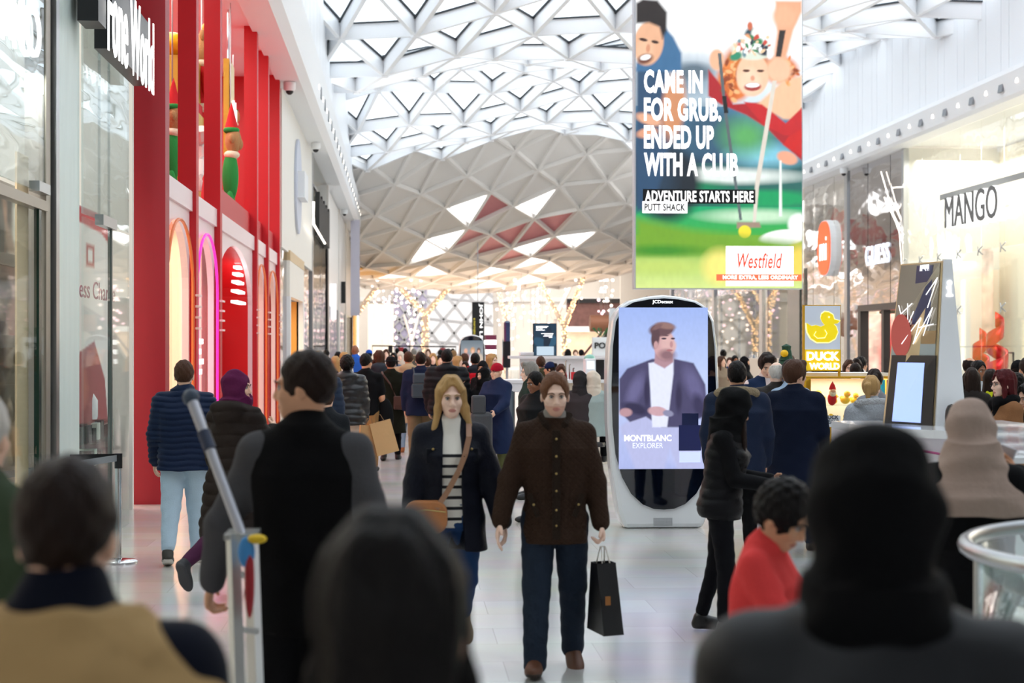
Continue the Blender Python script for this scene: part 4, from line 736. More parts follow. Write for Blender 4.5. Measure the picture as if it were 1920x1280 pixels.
T2L = [('g', 0, .35, '#66747e', '#8a929a'), ('g', .35, 1, '#8f979d', '#70777c'), ('e', .22, .8, .2, .4, 0, '#c81e34', .3), ('e', .22, .38, .08, .11, 0, '#e0a890', .4), ('e', .55, .8, .22, .4, 0, '#dfe3e8', .3), ('e', .53, .36, .1, .14, 0, '#c99a70', .4), ('e', .53, .4, .06, .09, 0, '#e8b8a0', .4), ('e', .85, .8, .18, .4, 0, '#c9b7a6', .3), ('e', .8, .36, .08, .12, 0, '#5a3f38', .4), ('e', .8, .4, .055, .08, 0, '#e2b09a', .4)]
t2, *_ = totem(859, 911, 627, 790, 42, 'small distant oval screen showing three people, one in red', False, T2L, (864, 906, 638, 690))
t2.location.z = 0
# ================================================================ central white kiosk
kc = empty('cafe_kiosk', (5.0, 28, 0), 'long white cafe kiosk counter with glass display case beside the oval totem', 'kiosk')
tk = 27.0
a = P(942, 712, tk); b = P(1160, 712, tk)
kx0, kx1, ky = a.x, b.x+1.2, (a.y+b.y)/2
def kz(py, t=tk): return CAMH-(py-HY)*t/FPX
addto(kc, bxo('counter_top', (kx0, ky, kz(712)-.05), (kx1, ky+.7, kz(712)), white), bxo('slatted_front', (kx0+.7, ky+.05, kz(735)), (kx1, ky+.1, kz(714)), mat('pale_slats', '#e0cfb9', .6)), bxo('white_front', (kx0, ky+.02, kz(735)), (kx0+.7, ky+.1, kz(714)), white),
      bxo('glass_case', (kx0+.9, ky-.02, kz(800)), (kx1, ky+.5, kz(735)), clear), bxo('case_rail', (kx0+.9, ky-.05, kz(738)), (kx1, ky, kz(734)), steel), bxo('base', (kx0, ky+.05, 0), (kx1, ky+.65, kz(800)), mat('kiosk_beige', '#e6dccd', .5)), bxo('plinth', (kx0+.1, ky+.1, 0), (kx1, ky+.6, .12), black), bxo('case_back', (kx0+.9, ky+.52, kz(800)), (kx1, ky+.56, kz(735)), mat('case_cream', '#efe6d8', .6)))
tb = 31.0; c0, c1 = P(975, 667, tb), P(1170, 667, tb)
bk = empty('back_counter', (c0.x, c0.y, 0), 'white back wall unit of the cafe kiosk, behind the staff', 'counter')
addto(bk, bxo('panel', (c0.x, c0.y, 0), (c1.x+1, c0.y+.12, kz(667, tb)), white), bxo('ledge', (c0.x-.2, c0.y-.1, kz(667, tb)-.05), (c1.x+1, c0.y+.4, kz(667, tb)), white))
def onc(name, px0, px1, pt, pb, t, d, m, label, cat, bevel=.01):
    q0, q1 = P(px0, pb, t), P(px1, pt, t); return tag(bxo(name, (q0.x, q0.y, q0.z), (q1.x, q0.y+d, q1.z), m, bevel=bevel), label, cat)
tz = kz(712)
cm = empty('coffee_machine', P(1107, 712, 27.3), 'white drinks machine with small screen at the right end of the cafe counter', 'drinks machine')
q0, q1 = P(1097, 711.5, 27.3), P(1118, 672, 27.3)
addto(cm, bxo('housing', (q0.x, q0.y, tz), (q1.x, q0.y+.3, q1.z), white, bevel=.02), bxo('screen', (q0.x+.03, q0.y-.01, q1.z-.17), (q1.x-.03, q0.y, q1.z-.04), mat('pale_screen', '#dfe9ee', .3, em=.6)), bxo('dark_side', (q1.x, q0.y, tz), (q1.x+.13, q0.y+.3, q1.z-.02), black), MB().ball(((q0.x+q1.x)/2, q0.y+.15, q1.z), (.09, .09, .07)).build('mint_lid', mat('mint', '#8fc9b8', .4), smooth=2))
bxr = P(1072, 711, 27.2); tag(bxo('box', (bxr.x, bxr.y, tz), (bxr.x+.11, bxr.y+.15, tz+.12), mat('red_card', '#c8202c', .5)), 'small red box on the cafe counter', 'box')
cf = empty('tap_tower', P(1068, 712, 27.2), 'slim chrome taps on the cafe counter left of the red box', 'taps'); q = P(1062, 711, 27.2)
addto(cf, *[MB().tube([(q.x+k*.06, q.y+.1, tz), (q.x+k*.06, q.y+.1, tz+.3-k*.06), (q.x+k*.06, q.y-.0, tz+.3-k*.06)], .012, 6).build('tap', chrome) for k in range(3)])
onc('menu_stand', 958, 973, 692, 711, 27.1, .1, clear, 'clear leaning menu stand at the left end of the cafe counter', 'menu stand')
onc('white_box', 975, 1001, 660, 666.5, 31.1, .3, white, 'low white box with ring logo on the back unit left of the blue screen', 'box')
ns = empty('side_on_screen', P(951, 690, 33), 'narrow dark blue screen seen from the side at the left end of the kiosk', 'screen')
q0, q1 = P(945, 689, 33), P(957, 601, 33); yq = q0.y
addto(ns, bxo('casing', (q0.x, yq, q0.z), (q1.x, yq+.6, q1.z), mat('navy_gloss', '#1c3566', .15, coat=1), bevel=.04), bxo('dark_lower', (q0.x, yq-.01, q0.z), (q1.x, yq+.3, P(951, 640, 33).z), mat('navy_dark', '#12161f', .3)), bxo('pole', (q0.x+.04, yq+.1, 0), (q0.x+.09, yq+.15, q0.z), mat('pole_grey', '#c2c5c8', .3, .5)))
q0, q1 = P(1000, 667, 31.2), P(1044, 606, 31.2)
bs2 = empty('directory_screen', (q0.x, q0.y, q0.z), 'dark blue directory screen with white lines of text above the cafe kiosk', 'screen')
addto(bs2, bxo('casing', (q0.x, q0.y+.02, q0.z), (q1.x, q0.y+.14, q1.z), black)); ww, hh = q1.x-q0.x-.02, q1.z-q0.z-.02
pic('screen', (q0.x+.01, q0.y+.01, q0.z+.01), XA, ZA, ww, hh, 60, 80, [('e', .3, .6, .35, .2, .5, '#23506e', .2), ('e', .75, .55, .3, .25, -.5, '#2a5a78', .2), ('e', .5, .85, .5, .2, .0, '#1f4560', .2), ('e', .62, .45, .16, .5, .2, '#13283c', .2), ('p', [(.13, .72), (.9, .72), (.9, 1), (.13, 1)], '#cfe4f4', .01)], .8, bs2, '#17384f')
for (x, z, w_) in ((.12, .93, .55), (.12, .89, .5), (.12, .85, .3), (.12, .81, .4), (.35, .70, .55), (.5, .66, .38), (.45, .62, .4), (.7, .58, .15)): addto(bs2, bxo('text_line', (q0.x+ww*x, q0.y-.002, q0.z+hh*z), (q0.x+ww*(x+w_), q0.y+.004, q0.z+hh*(z+.018)), wtext))
# striped kiosk behind the small totem
sk = empty('striped_stall', P(920, 690, 48), 'small plum and white striped stall right of the distant oval screen', 'stall')
for k in range(7):
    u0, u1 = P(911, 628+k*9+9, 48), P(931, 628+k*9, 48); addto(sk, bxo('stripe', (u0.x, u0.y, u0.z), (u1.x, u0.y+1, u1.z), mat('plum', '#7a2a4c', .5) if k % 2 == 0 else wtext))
u0 = P(921, 690, 48); addto(sk, bxo('base', (u0.x-.15, u0.y+.1, 0), (u0.x+.15, u0.y+.9, u0.z), white))
# small striped mobility seat and stroller cover near the couple
mc = empty('mobility_chair', P(903, 860, 24), 'dark grey high-backed wheelchair seat just behind the blonde woman', 'wheelchair')
q = P(903, 860, 24)
def mcx(px): return P(px, 700, 24).x
def mcz(py): return CAMH-(py-HY)*24/FPX
dg = mat('charcoal_padding', '#3a3d42', .55, bump=.2)
addto(mc, bxo('headrest', (mcx(884), q.y, mcz(776)), (mcx(911), q.y+.12, mcz(741)), dg, bevel=.03), bxo('backrest', (mcx(882), q.y, mcz(850)), (mcx(924), q.y+.14, mcz(772)), dg, bevel=.06), bxo('seat', (mcx(882), q.y+.0, mcz(860)), (mcx(924), q.y+.5, mcz(848)), dg, bevel=.03))
for sx in (884, 922):
    for dy in (0, .45): addto(mc, MB().tube([(mcx(sx)-.02, q.y+dy-.02, .09), (mcx(sx)+.02, q.y+dy-.02, .09)], .09, 16).build('wheel', black), MB().tube([(mcx(sx), q.y+dy, .1), (mcx(sx), q.y+dy, mcz(856))], .015, 6).build('frame_tube', steel))
st = empty('folded_screen', P(953, 850, 24.5), 'dark grey mesh barrier panel behind the woman in the red beanie', 'barrier')
q0, q1 = P(941, 848, 24.5), P(965, 724, 24.5)
addto(st, MB().add([(q0.x, q0.y, 0.1), (q1.x, q0.y+.2, .1), (q1.x, q0.y+.2, q1.z-.08), (q0.x, q0.y, q1.z), (q0.x, q0.y+.03, 0.1), (q1.x, q0.y+.23, .1), (q1.x, q0.y+.23, q1.z-.08), (q0.x, q0.y+.03, q1.z)], [(0, 1, 2, 3), (7, 6, 5, 4), (0, 4, 5, 1), (1, 5, 6, 2), (2, 6, 7, 3), (3, 7, 4, 0)]).build('panel', mat('slate_mesh', '#5a6670', .6)), MB().tube([(q0.x, q0.y, 0), (q0.x, q0.y, q1.z)], .02, 6).build('frame', steel), MB().tube([(q1.x, q0.y+.2, 0), (q1.x, q0.y+.2, q1.z-.08)], .02, 6).build('frame', steel))
# ================================================================ yellow duck kiosk
td = 20.0
def dz(py, t=td): return CAMH-(py-HY)*t/FPX
q0, q1 = P(1345, 800, td), P(1690, 707, td); yk = q0.y+.1
kx = lambda px: P(px, 700, td).x
dkk = empty('duck_kiosk', (kx(1600), yk, 0), 'yellow and white toy duck kiosk with glass shelves', 'kiosk')
addto(dkk, bxo('top_shelf', (kx(1515), yk, dz(709)), (kx(1690), yk+.9, dz(706)), gold), bxo('glass_front', (kx(1518), yk, dz(797)), (kx(1690), yk+.02, dz(712)), clear), bxo('shelf', (kx(1518), yk+.03, dz(762)), (kx(1690), yk+.5, dz(760)), rail_glass), bxo('inner_back', (kx(1540), yk+.6, dz(797)), (kx(1690), yk+.63, dz(712)), mat('case_cream', '#efe6d8')),
      bxo('side_post', (kx(1515), yk, dz(797)), (kx(1527), yk+.5, dz(709)), gold), bxo('side_post', (kx(1684), yk, dz(797)), (kx(1692), yk+.5, dz(709)), gold), bxo('shelf_base', (kx(1480), yk-.08, dz(801)), (kx(1700), yk+.8, dz(797)), white), bxo('yellow_front', (kx(1345), yk-.04, dz(892)), (kx(1700), yk+.7, dz(801)), gold), bxo('white_base', (kx(1330), yk-.12, 0), (kx(1700), yk+.8, dz(892)), white, bevel=.03), bxo('top_white', (kx(1500), yk+.3, dz(707)), (kx(1690), yk+.9, dz(700)), white))
sgn = empty('duck_sign', (kx(1548), yk-.02, dz(707)), 'tall yellow-framed duck sign on a thin post above the yellow kiosk', 'sign')
u0, u1, v0, v1 = kx(1513), kx(1584), dz(696), dz(571)
yv = mat('duck_yellow', '#f5d90a', .5, em=.35); palew = mat('duck_outline', '#fbf3b0', .5, em=.6)
addto(sgn, bxo('post', (kx(1580), yk, dz(707)), (kx(1584), yk+.03, dz(690)), gold), bxo('frame', (u0-.01, yk-.02, v0), (u1, yk+.03, v1), gold), bxo('sky_panel', (u0+.01, yk-.03, dz(655)), (u1-.01, yk-.02, v1-.01), mat('pale_blue_grey', '#c3cbd8', .5, em=.25)), bxo('yellow_panel', (u0+.01, yk-.03, v0+.01), (u1-.01, yk-.02, dz(655)), mat('sign_yellow', '#d7b40c', .5, em=.3)),
      text('lettering', 'DUCK', (kx(1517), yk-.045, dz(676)), XA, ZA, kx(1580)-kx(1517), dz(659)-dz(676), wtext, depth=.01, bold=.04), text('lettering', 'WORLD', (kx(1522), yk-.045, dz(693)), XA, ZA, kx(1580)-kx(1522), dz(680)-dz(693), wtext, depth=.01, bold=.04))
dpts = [(1517, 605), (1519, 622), (1526, 634), (1537, 641), (1560, 641), (1572, 634), (1577, 622), (1574, 612), (1569, 607), (1576, 606), (1581, 601), (1570, 598), (1568, 590), (1560, 585), (1552, 584), (1546, 588), (1544, 596), (1547, 603), (1552, 609), (1545, 612), (1535, 609), (1527, 611)]
def grow(pts, k):
    c = Vector((sum(p[0] for p in pts)/len(pts), sum(p[1] for p in pts)/len(pts))); return [tuple(c+(Vector(p)-c)*(1+k)) for p in pts]
for nm, k, d, mm in (('duck_outline', .07, .036, palew), ('duck', 0, .042, yv)):
    addto(sgn, MB().prism([(kx(x), dz(y)) for x, y in grow(dpts, k)], (0, yk-d, 0), XA, ZA, YA, .006).build(nm, mm))
addto(sgn, MB().tube([(kx(x), yk-.046, dz(y)) for x, y in ((1552, 618), (1556, 625), (1552, 633), (1538, 634), (1531, 628), (1535, 621))], .006, 5).build('wing_line', palew), MB().ball((kx(1560), yk-.046, dz(594)), (.012, .004, .012)).build('duck_eye', palew))
area('kiosk_lamp', (kx(1605), yk+.3, dz(710)-.01), (1.0, .35), 6, (1, .95, .85))
# toy ducks : body, head, beak
def make_duck():
    r = empty('toy_duck', (0, 0, 0), 'yellow toy duck', 'toy'); 
    MB().ball((0, 0, .045), (.06, .045, .042), 12, 8).ball((-.055, 0, .065), (.025, .025, .02), 8, 6).build('body', mat('toy_yellow', '#f7c808', .35), r, smooth=2); MB().ball((.035, 0, .105), .034, 12, 8).build('head', mat('toy_yellow', ''), r, smooth=2); MB().ball((.072, 0, .1), (.018, .014, .008), 8, 6).build('beak', mat('toy_orange', '#f08010', .4), r, smooth=2)
    return r
d0 = make_duck(); rr = random.Random(11); first = True; slots = []
for lev, zz_ in ((0, dz(797)), (1, dz(760))):
    x = kx(1532)
    while x < kx(1680): slots.append((x, lev, zz_)); x += .125+rr.uniform(0, .03)
for n_, (x, lev, z) in enumerate(slots):
    if first: r = d0; first = False
    else:
        r = d0.copy(); COL.objects.link(r)
        for ch in d0.children: c = ch.copy(); c.parent = r; COL.objects.link(c)
    s_ = rr.uniform(.8, 1.3); r.location = (x, yk+.2+rr.uniform(-.05, .08), z); r.rotation_euler.z = rr.uniform(0, 6); r.scale = (s_, s_, s_)
    r['label'] = 'yellow toy duck on the '+('lower' if lev == 0 else 'upper')+' glass shelf of the yellow kiosk'; r['group'] = ('lower' if lev == 0 else 'upper')+' shelf toy ducks'
sx_, sz_ = kx(1571), dz(760)
sd = empty('santa_toy', (sx_, yk+.1, sz_), 'red plush toy with white beard and red hat on the yellow kiosk shelf', 'toy')
addto(sd, MB().ball((sx_, yk+.08, sz_+.07), (.055, .05, .08), 12, 8).build('body', redf, smooth=2), MB().ball((sx_, yk+.05, sz_+.14), (.045, .04, .045), 12, 8).build('beard', cream_fur, smooth=2), MB().ball((sx_, yk+.03, sz_+.165), (.032, .03, .025), 12, 8).build('face', mat('toy_skin', '#e9b08a', .6), smooth=2), MB().lathe([(.045, 0), (.03, .05), (0, .1)], (sx_, yk+.06, sz_+.18), 12).build('hat', redf, smooth=True))
tag(text('kiosk_sign', 'DUCK\nDEALS', (kx(1550), yk-.06, dz(795)), XA, ZA, kx(1578)-kx(1550), .1, mat('ink_blue', '#22304a', .5), depth=.003, bold=.02), 'dark slanting lettering on a white card at the foot of the yellow kiosk glass', 'lettering')
tag(bxo('card', (kx(1546), yk-.05, dz(797)), (kx(1582), yk-.045, dz(780)), white), 'white price card leaning on the yellow kiosk glass', 'card')
for k, (px, c, nm) in enumerate(((1663, '#35b8cc', 'turquoise'), (1675, '#a8265e', 'crimson'), (1691, '#7fc21f', 'lime green'))):
    x = kx(px); r = empty('hanging_socks', (x, yk-.03, dz(745)), nm+' socks hanging from the kiosk rail beside the information stand', 'socks')
    addto(r, MB().box((x, yk-.05, dz(728)), (.055, .02, .2)).build('sock', mat('sock_'+nm, c, .8), bevel=.01), MB().box((x, yk-.05, dz(709)), (.02, .02, .05)).build('clip', wood))
tr = empty('potted_tree', (kx(1500), yk+1.2, dz(700)), 'small dark green artificial tree with a yellow duck on top behind the kiosk', 'plant')
mb = MB()
for k in range(6): mb.lathe([(.16-.022*k, 0), (.06, .07), (0, .1)], (kx(1502), yk+.6, dz(700)+.0+.05*k), 9)
addto(tr, mb.build('branches', mat('fir_green', '#1f4a3a', .8)), MB().ball((kx(1496), yk+.55, dz(663)), (.05, .05, .045)).build('duck_topper', mat('toy_yellow', '')), bxo('pot', (kx(1499), yk+.55, dz(707)), (kx(1505), yk+.65, dz(700)), black))
# right-hand glass case
rc = empty('glass_counter', P(1850, 800, 20), 'low glass counter with yellow corner post right of the information stand', 'counter')
gx = [P(p, 700, 20).x for p in (1806, 1816, 1925)]; yk2 = P(1850, 700, 20).y
addto(rc, bxo('corner_post', (gx[0], yk2, 0), (gx[1], yk2+.1, dz(723)), gold), bxo('glass', (gx[1], yk2, dz(763)), (gx[2], yk2+.03, dz(730)), rail_glass), bxo('glass_lid', (gx[1], yk2, dz(730)), (gx[2], yk2+.5, dz(728)), clear), bxo('base', (gx[1], yk2, 0), (gx[2], yk2+.5, dz(763)), white), bxo('gold_rail', (gx[1], yk2-.02, dz(765)), (gx[2], yk2, dz(762)), gold))
# ================================================================ information stand and white desk
ti = 13.0
iz = lambda py: CAMH-(py-HY)*ti/FPX
ix = lambda px: P(px, 700, ti).x
yi = P(1760, 700, ti).y
inf = empty('information_stand', (ix(1750), yi, 0), 'tall white wedge-shaped information stand with a touch screen on its left side', 'information stand')
fw_ = MB().prism([(ix(1753), iz(800)), (ix(1812), iz(800)), (ix(1784), iz(486)), (ix(1769), iz(486))], (0, yi-.02, 0), XA, ZA, YA, .05)
addto(inf, fw_.build('white_edge', white))
# left face: plane from (1690..1753) bottom to (1725..1769) top, turned away from the camera
yb_ = yi+.55
def fpt(u, v):  # u 0 left(far) .. 1 right(near) ; v 0 bottom .. 1 top
    xl = ix(1692)+(ix(1727)-ix(1692))*v; xr = ix(1751)+(ix(1768)-ix(1751))*v; z = iz(800)+(iz(489)-iz(800))*v
    return Vector((xl+(xr-xl)*u, yb_*(1-u)+(yi)*u, z))
def fquad(name, u0, u1, v0, v1, m, off):
    n = Vector((-.6, -.8, 0)).normalized()*off; a = [fpt(u0, v0)+n, fpt(u1, v0)+n, fpt(u1, v1)+n, fpt(u0, v1)+n]; bk_ = [p-Vector((-.6, -.8, 0)).normalized()*.012 for p in a]
    return MB().add(a+bk_, [(0, 1, 2, 3), (7, 6, 5, 4), (0, 4, 5, 1), (1, 5, 6, 2), (2, 6, 7, 3), (3, 7, 4, 0)]).build(name, m)
bgm = mat('bronze_mirror', '#8f8b84', .12, .85)
addto(inf, fquad('gold_edge', 0, 1, 0, 1, mat('pale_gold', ''), 0), fquad('mirror_panel', .03, .95, .57, .99, bgm, .012), fquad('grey_panel', .03, .95, .42, .57, mat('sage_grey', '#a9b3b2', .4), .012), fquad('gold_band', .03, .95, .50, .58, mat('bronze', '#a58a63', .4, .4), .014), fquad('navy_panel', .42, .8, .62, .98, mat('navy_panel', '#26315e', .3), .016), fquad('black_bezel', .05, .98, 0.0, .43, black, .018), fquad('touch_screen', .2, .76, .02, .385, mat('soft_blue_screen', '#9db4ee', .4, em=.85), .024))
nv = Vector((-.6, -.8, 0)).normalized()
dsc = MB(); cc_ = fpt(.22, .55)+nv*.03
ru = (fpt(1, .55)-fpt(0, .55)).normalized(); dsc.prism([(.13*math.cos(k*PI/14), .17*math.sin(k*PI/14)) for k in range(28)], cc_, ru, ZA, nv, .004); addto(inf, dsc.build('coral_disc', mat('coral', '#e2665c', .5)))
for k, (u0, v0, u1, v1) in enumerate(((.35, .62, .45, .7), (.35, .62, .3, .75), (.25, .5, .62, .66), (.62, .66, .5, .5), (.5, .5, .86, .72), (.86, .72, .7, .55), (.15, .68, .4, .75), (.7, .8, .93, .9), (.93, .9, .75, .72), (.6, .6, .9, .62), (.1, .74, .2, .66))):
    addto(inf, MB().tube([fpt(u0, v0)+nv*.03, fpt(u1, v1)+nv*.03], .0035, 5).build('white_line', wtext))
addto(inf, text('lettering', 'Westfield', fpt(.5, .985)+nv*.03, (fpt(.8, .9)-fpt(.3, .9)), (0, 0, -1), .12, .05, wtext, depth=.002))
xi = ix(1779); addto(inf, MB().prism([(.019*math.cos(k*PI/10), .019*math.sin(k*PI/10)) for k in range(20)], (xi, yi-.03, iz(530)), XA, ZA, YA, .008).box((xi, yi-.026, iz(546)), (.022, .008, .075)).box((xi-.01, yi-.026, iz(539)), (.03, .008, .014)).box((xi, yi-.026, iz(554)), (.052, .008, .014)).build('information_symbol', wtext))
tag(MB().lathe([(.045, 0), (.05, .08), (.045, .13), (.03, .165), (0, .18)], (ix(1775), yi-.12, iz(800)+.0), 16).build('black_speaker', black, smooth=True), 'small black rounded device on the white desk at the foot of the information stand', 'speaker')
dsk = empty('information_desk', (ix(1760), yi, 0), 'long white curved information desk across the right side', 'desk')
xa, xb = ix(1612), ix(1960)
n = 24; top = []; 
def dfront(u): return yi-.75+1.1*max(0, (.35-u)/.35)**2
mb = MB(); mt = MB(); ms_ = MB()
for i in range(n):
    u0, u1 = i/n, (i+1)/n; X0, X1 = xa+(xb-xa)*u0, xa+(xb-xa)*u1; f0, f1 = dfront(u0), dfront(u1); zt = iz(798)
    def slab(m_, z0, z1, inset=0): m_.add([(X0, f0+inset, z0), (X1, f1+inset, z0), (X1, yi+.9, z0), (X0, yi+.9, z0), (X0, f0+inset, z1), (X1, f1+inset, z1), (X1, yi+.9, z1), (X0, yi+.9, z1)], [(0, 1, 2, 3), (7, 6, 5, 4), (0, 4, 5, 1), (2, 6, 7, 3)]+([(3, 7, 4, 0)] if i == 0 else [])+([(1, 5, 6, 2)] if i == n-1 else []))
    slab(mt, zt-.06, zt); slab(mb, 0, zt-.17, .1); slab(ms_, zt-.17, zt-.06, .06)
addto(dsk, mt.build('desk_top', mat('desk_white', '#f2f3f6', .2, coat=.6)), mb.build('desk_front', mat('desk_front_white', '#e9e6ea', .35)), ms_.build('plum_line', mat('desk_edge', '#dcd7df', .4)))
addto(dsk, MB().tube([(xa+(xb-xa)*u, dfront(u)+.03, iz(835)-.25*u+.05) for u in [k/14*.6 for k in range(15)]], .009, 5).build('pink_line', mat('pink_line', '#b0447c', .4)))
# side table with clear containers at the right edge
wt = empty('side_counter', P(1900, 860, 9), 'counter with brown wooden front at the right edge, stacked clear tubs on top', 'counter')
q0, q1 = P(1862, 900, 9), P(1945, 860, 9)
addto(wt, bxo('top', (q0.x, q0.y, P(0, 862, 9).z-.02), (q1.x+.3, q0.y+.6, P(0, 858, 9).z), white), bxo('wooden_front', (q0.x, q0.y+.01, P(0, 905, 9).z), (q1.x+.3, q0.y+.5, P(0, 862, 9).z-.02), mat('oak', '#b98752', .5, var=.15, stretch=(1, 1, 10))), bxo('base', (q0.x, q0.y+.05, 0), (q1.x+.3, q0.y+.5, P(0, 905, 9).z), white))
zt_ = P(0, 858, 9).z
for k in range(6):
    x = q0.x+.05+(k % 2)*.17; tag(bxo('clear_tub', (x, q0.y+.15, zt_+.001+(k//2)*.055), (x+.15, q0.y+.4, zt_+.05+(k//2)*.055), glassmat('cloudy_plastic', (.93, .95, .97), .3, .2), bevel=.008), 'clear plastic tub stacked on the wooden-fronted counter at the right edge', 'tub', 'clear tubs on the right counter')
# round glass balustrade bottom right
rb = empty('round_glass_barrier', (2.96, 5.66, 0), 'curved glass barrier with a thick brushed metal top rim, bottom right corner', 'barrier')
cB = P(960+2.58*FPX/5.82, 700, 5.82); R_ = 1.0; zr = 1.2
n = 56; arc = [(cB.x+R_*math.cos(a), cB.y+R_*math.sin(a)) for a in [2*PI*k/n for k in range(n)]]
rim = MB(); prof = [(R_-.01, -.035), (R_-.01, .0), (R_-.05, .012), (R_-.14, .012), (R_-.15, 0), (R_-.15, -.02), (R_-.03, -.035)]
addto(rb, MB().lathe([(R_, zr-.04), (R_+.005, zr), (R_-.02, zr+.015), (R_-.06, zr+.015), (R_-.07, zr), (R_-.07, zr-.04)], (cB.x, cB.y, 0), 72).build('rim', steel, smooth=True) if 0 else MB().tube([(x, y, zr-.01) for x, y in arc], .028, 10, closed=True).build('rim', steel, smooth=2))
gm = MB()
for r0 in (R_-.03,):
    gm.add([(cB.x+r0*math.cos(2*PI*k/n), cB.y+r0*math.sin(2*PI*k/n), z) for z in (.06, zr-.03) for k in range(n)], [(k, (k+1) % n, n+(k+1) % n, n+k) for k in range(n)])
o = gm.build('curved_glass', rail_glass, smooth=2); md = o.modifiers.new('s', 'SOLIDIFY'); md.thickness = .012; addto(rb, o)
addto(rb, *[MB().tube([(cB.x+(R_-.04)*math.cos(a), cB.y+(R_-.04)*math.sin(a), 0), (cB.x+(R_-.04)*math.cos(a), cB.y+(R_-.04)*math.sin(a), zr)], .018, 8).build('upright', steel) for a in (PI*.93, PI*1.3, PI*.6, 0)])
# ================================================================ atrium beyond
tw = 150.0
def fx(px, t=tw): return P(px, 600, t).x
def fz(py, t=tw): return CAMH-(py-HY)*t/FPX
yw = P(950, 600, tw).y
struct(bxo('wall_back', (-22, yw+3, 0), (34, yw+3.3, 18), mat('atrium_back', '#f2efea', .6)))
struct(bxo('wall_back_left', (-22, 100, 0), (-21.7, yw+3, 12), mat('atrium_side', '#e9e2d8', .6))); struct(bxo('wall_back_right', (33, 128, 0), (33.3, yw+3, 12), mat('atrium_side', '')))
struct(bxo('wall_atrium_left', (-21.7, 99.8, 0), (-2.9, 100, 12), mat('atrium_side', ''))); struct(bxo('wall_atrium_right', (16.4, 128, 0), (33, 128.2, 12), mat('atrium_side', '')))
struct(bxo('trim_1', (-22, yw+2.6, 5.7), (34, yw+3, 6.1), white)); struct(bxo('trim_2', (-22, 112, 11.8), (34, yw+3, 12), mat('atrium_ceiling', '#f4efe8', .6)))
area('atrium_lamp', (6, 133, 11.6), (30, 24), 6500, (1, .93, .86))
def lattice(name, x0, x1, z0, z1, y, c, lab, sk=.6):
    r = empty(name, ((x0+x1)/2, y, 0), lab, 'glass wall'); addto(r, bxo('glazing', (x0, y+.1, z0), (x1, y+.16, z1), mat('glazing_'+c.strip('#'), c, .3)))
    mb = MB(); n = 3; rr = random.Random(hash(c) % 7 if 0 else len(lab))
    for k in range(-3, n+3):
        a = x0+(x1-x0)*k/n; d = (z1-z0)*sk
        for (p, q) in (((a, z0), (a+d*1.4, z1)), ((a+d, z0), (a-d*.3, z1))):
            # clip to the panel
            pts = []
            for i in range(41):
                u = i/40; X = p[0]+(q[0]-p[0])*u; Z = p[1]+(q[1]-p[1])*u
                if x0 <= X <= x1: pts.append((X, y, Z))
            if len(pts) > 1: mb.beam(pts[0], pts[-1], .14, .18)
    for k in (1, 2, 3): mb.beam((x0, y, z0+(z1-z0)*k/4+.3), (x1, y, z0+(z1-z0)*k/4-.3), .12, .14)
    addto(r, mb.build('struts', mat('strut_grey', '#a9adb3', .4, .4))); return r
lattice('glass_lattice_wall', fx(738), fx(800), 0, fz(520), yw, '#a7a5c2', 'mauve triangulated glass wall far back, left part')
lattice('glass_lattice_wall', fx(800), fx(925), 0, fz(520), yw+.3, '#e6ebf2', 'white triangulated glass wall far back, right of the mauve part')
def block(name, px0, px1, py0, py1, t, d, m, lab, cat):
    return tag(bxo(name, (fx(px0, t), P(950, 0, t).y, max(0, fz(py1, t))), (fx(px1, t), P(950, 0, t).y+d, fz(py0, t)), m), lab, cat)
block('shop_unit', 690, 738, 570, 735, 146, 1, mat('far_cream', '#efe7da', .5), 'pale lit shop front far back at the left', 'shopfront')
bn = empty('banner', P(897, 610, 95), 'tall black hanging banner with yellow and white vertical lettering', 'banner'); tb_ = 95
b0, b1 = fx(885, tb_), fx(908, tb_); yb_ = P(897, 0, tb_).y; zb_, zt_ = fz(660, tb_), fz(566, tb_)
addto(bn, bxo('cloth', (b0, yb_, zb_), (b1, yb_+.06, zt_), black), text('lettering', 'JOHN LEWI', (b0+.36*(b1-b0)+.13, yb_-.03, zt_-.1), (0, 0, -1), (1, 0, 0), zt_-zb_-.15, .22, wtext, depth=.01, bold=.02), text('lettering', '& PARTNERS', (b0+.08, yb_-.03, zt_-.9), (0, 0, -1), (1, 0, 0), .9, .1, mat('yellow_text', '#d8c84a', .5, em=.7), depth=.01, bold=.01))
addto(bn, bxo('hanger', (b0+.3, yb_, zt_), (b0+.34, yb_+.04, oz(b0+.3, yb_)-.1), steel))
# right rear: two storeys with warm goods, escalator, copper drum
rs_ = empty('department_shop', P(1150, 640, 140), 'two storey shop front with dark red and brown goods behind the white tree columns', 'shopfront')
x0, x1 = fx(1062, 140), fx(1330, 140); y_ = P(1150, 0, 140).y
addto(rs_, bxo('upper_glass', (x0, y_, fz(612, 140)), (x1, y_+.1, fz(568, 140)), mat('dark_reddish', '#6a4844', .4, var=.6, vscale=2.5)), bxo('fascia', (x0, y_-.2, fz(568, 140)), (x1, y_+.1, fz(560, 140)), black), bxo('slab', (x0, y_-.4, fz(622, 140)), (x1, y_+.1, fz(612, 140)), white), bxo('lower_window', (x0, y_, 0), (x1, y_+.1, fz(622, 140)), mat('peach_window', '#f2cdb0', .5, em=.25, var=.3, vscale=2)))
es = empty('escalator', P(1130, 660, 115), 'dark green-grey escalator side rising to the right far behind the kiosk', 'escalator')
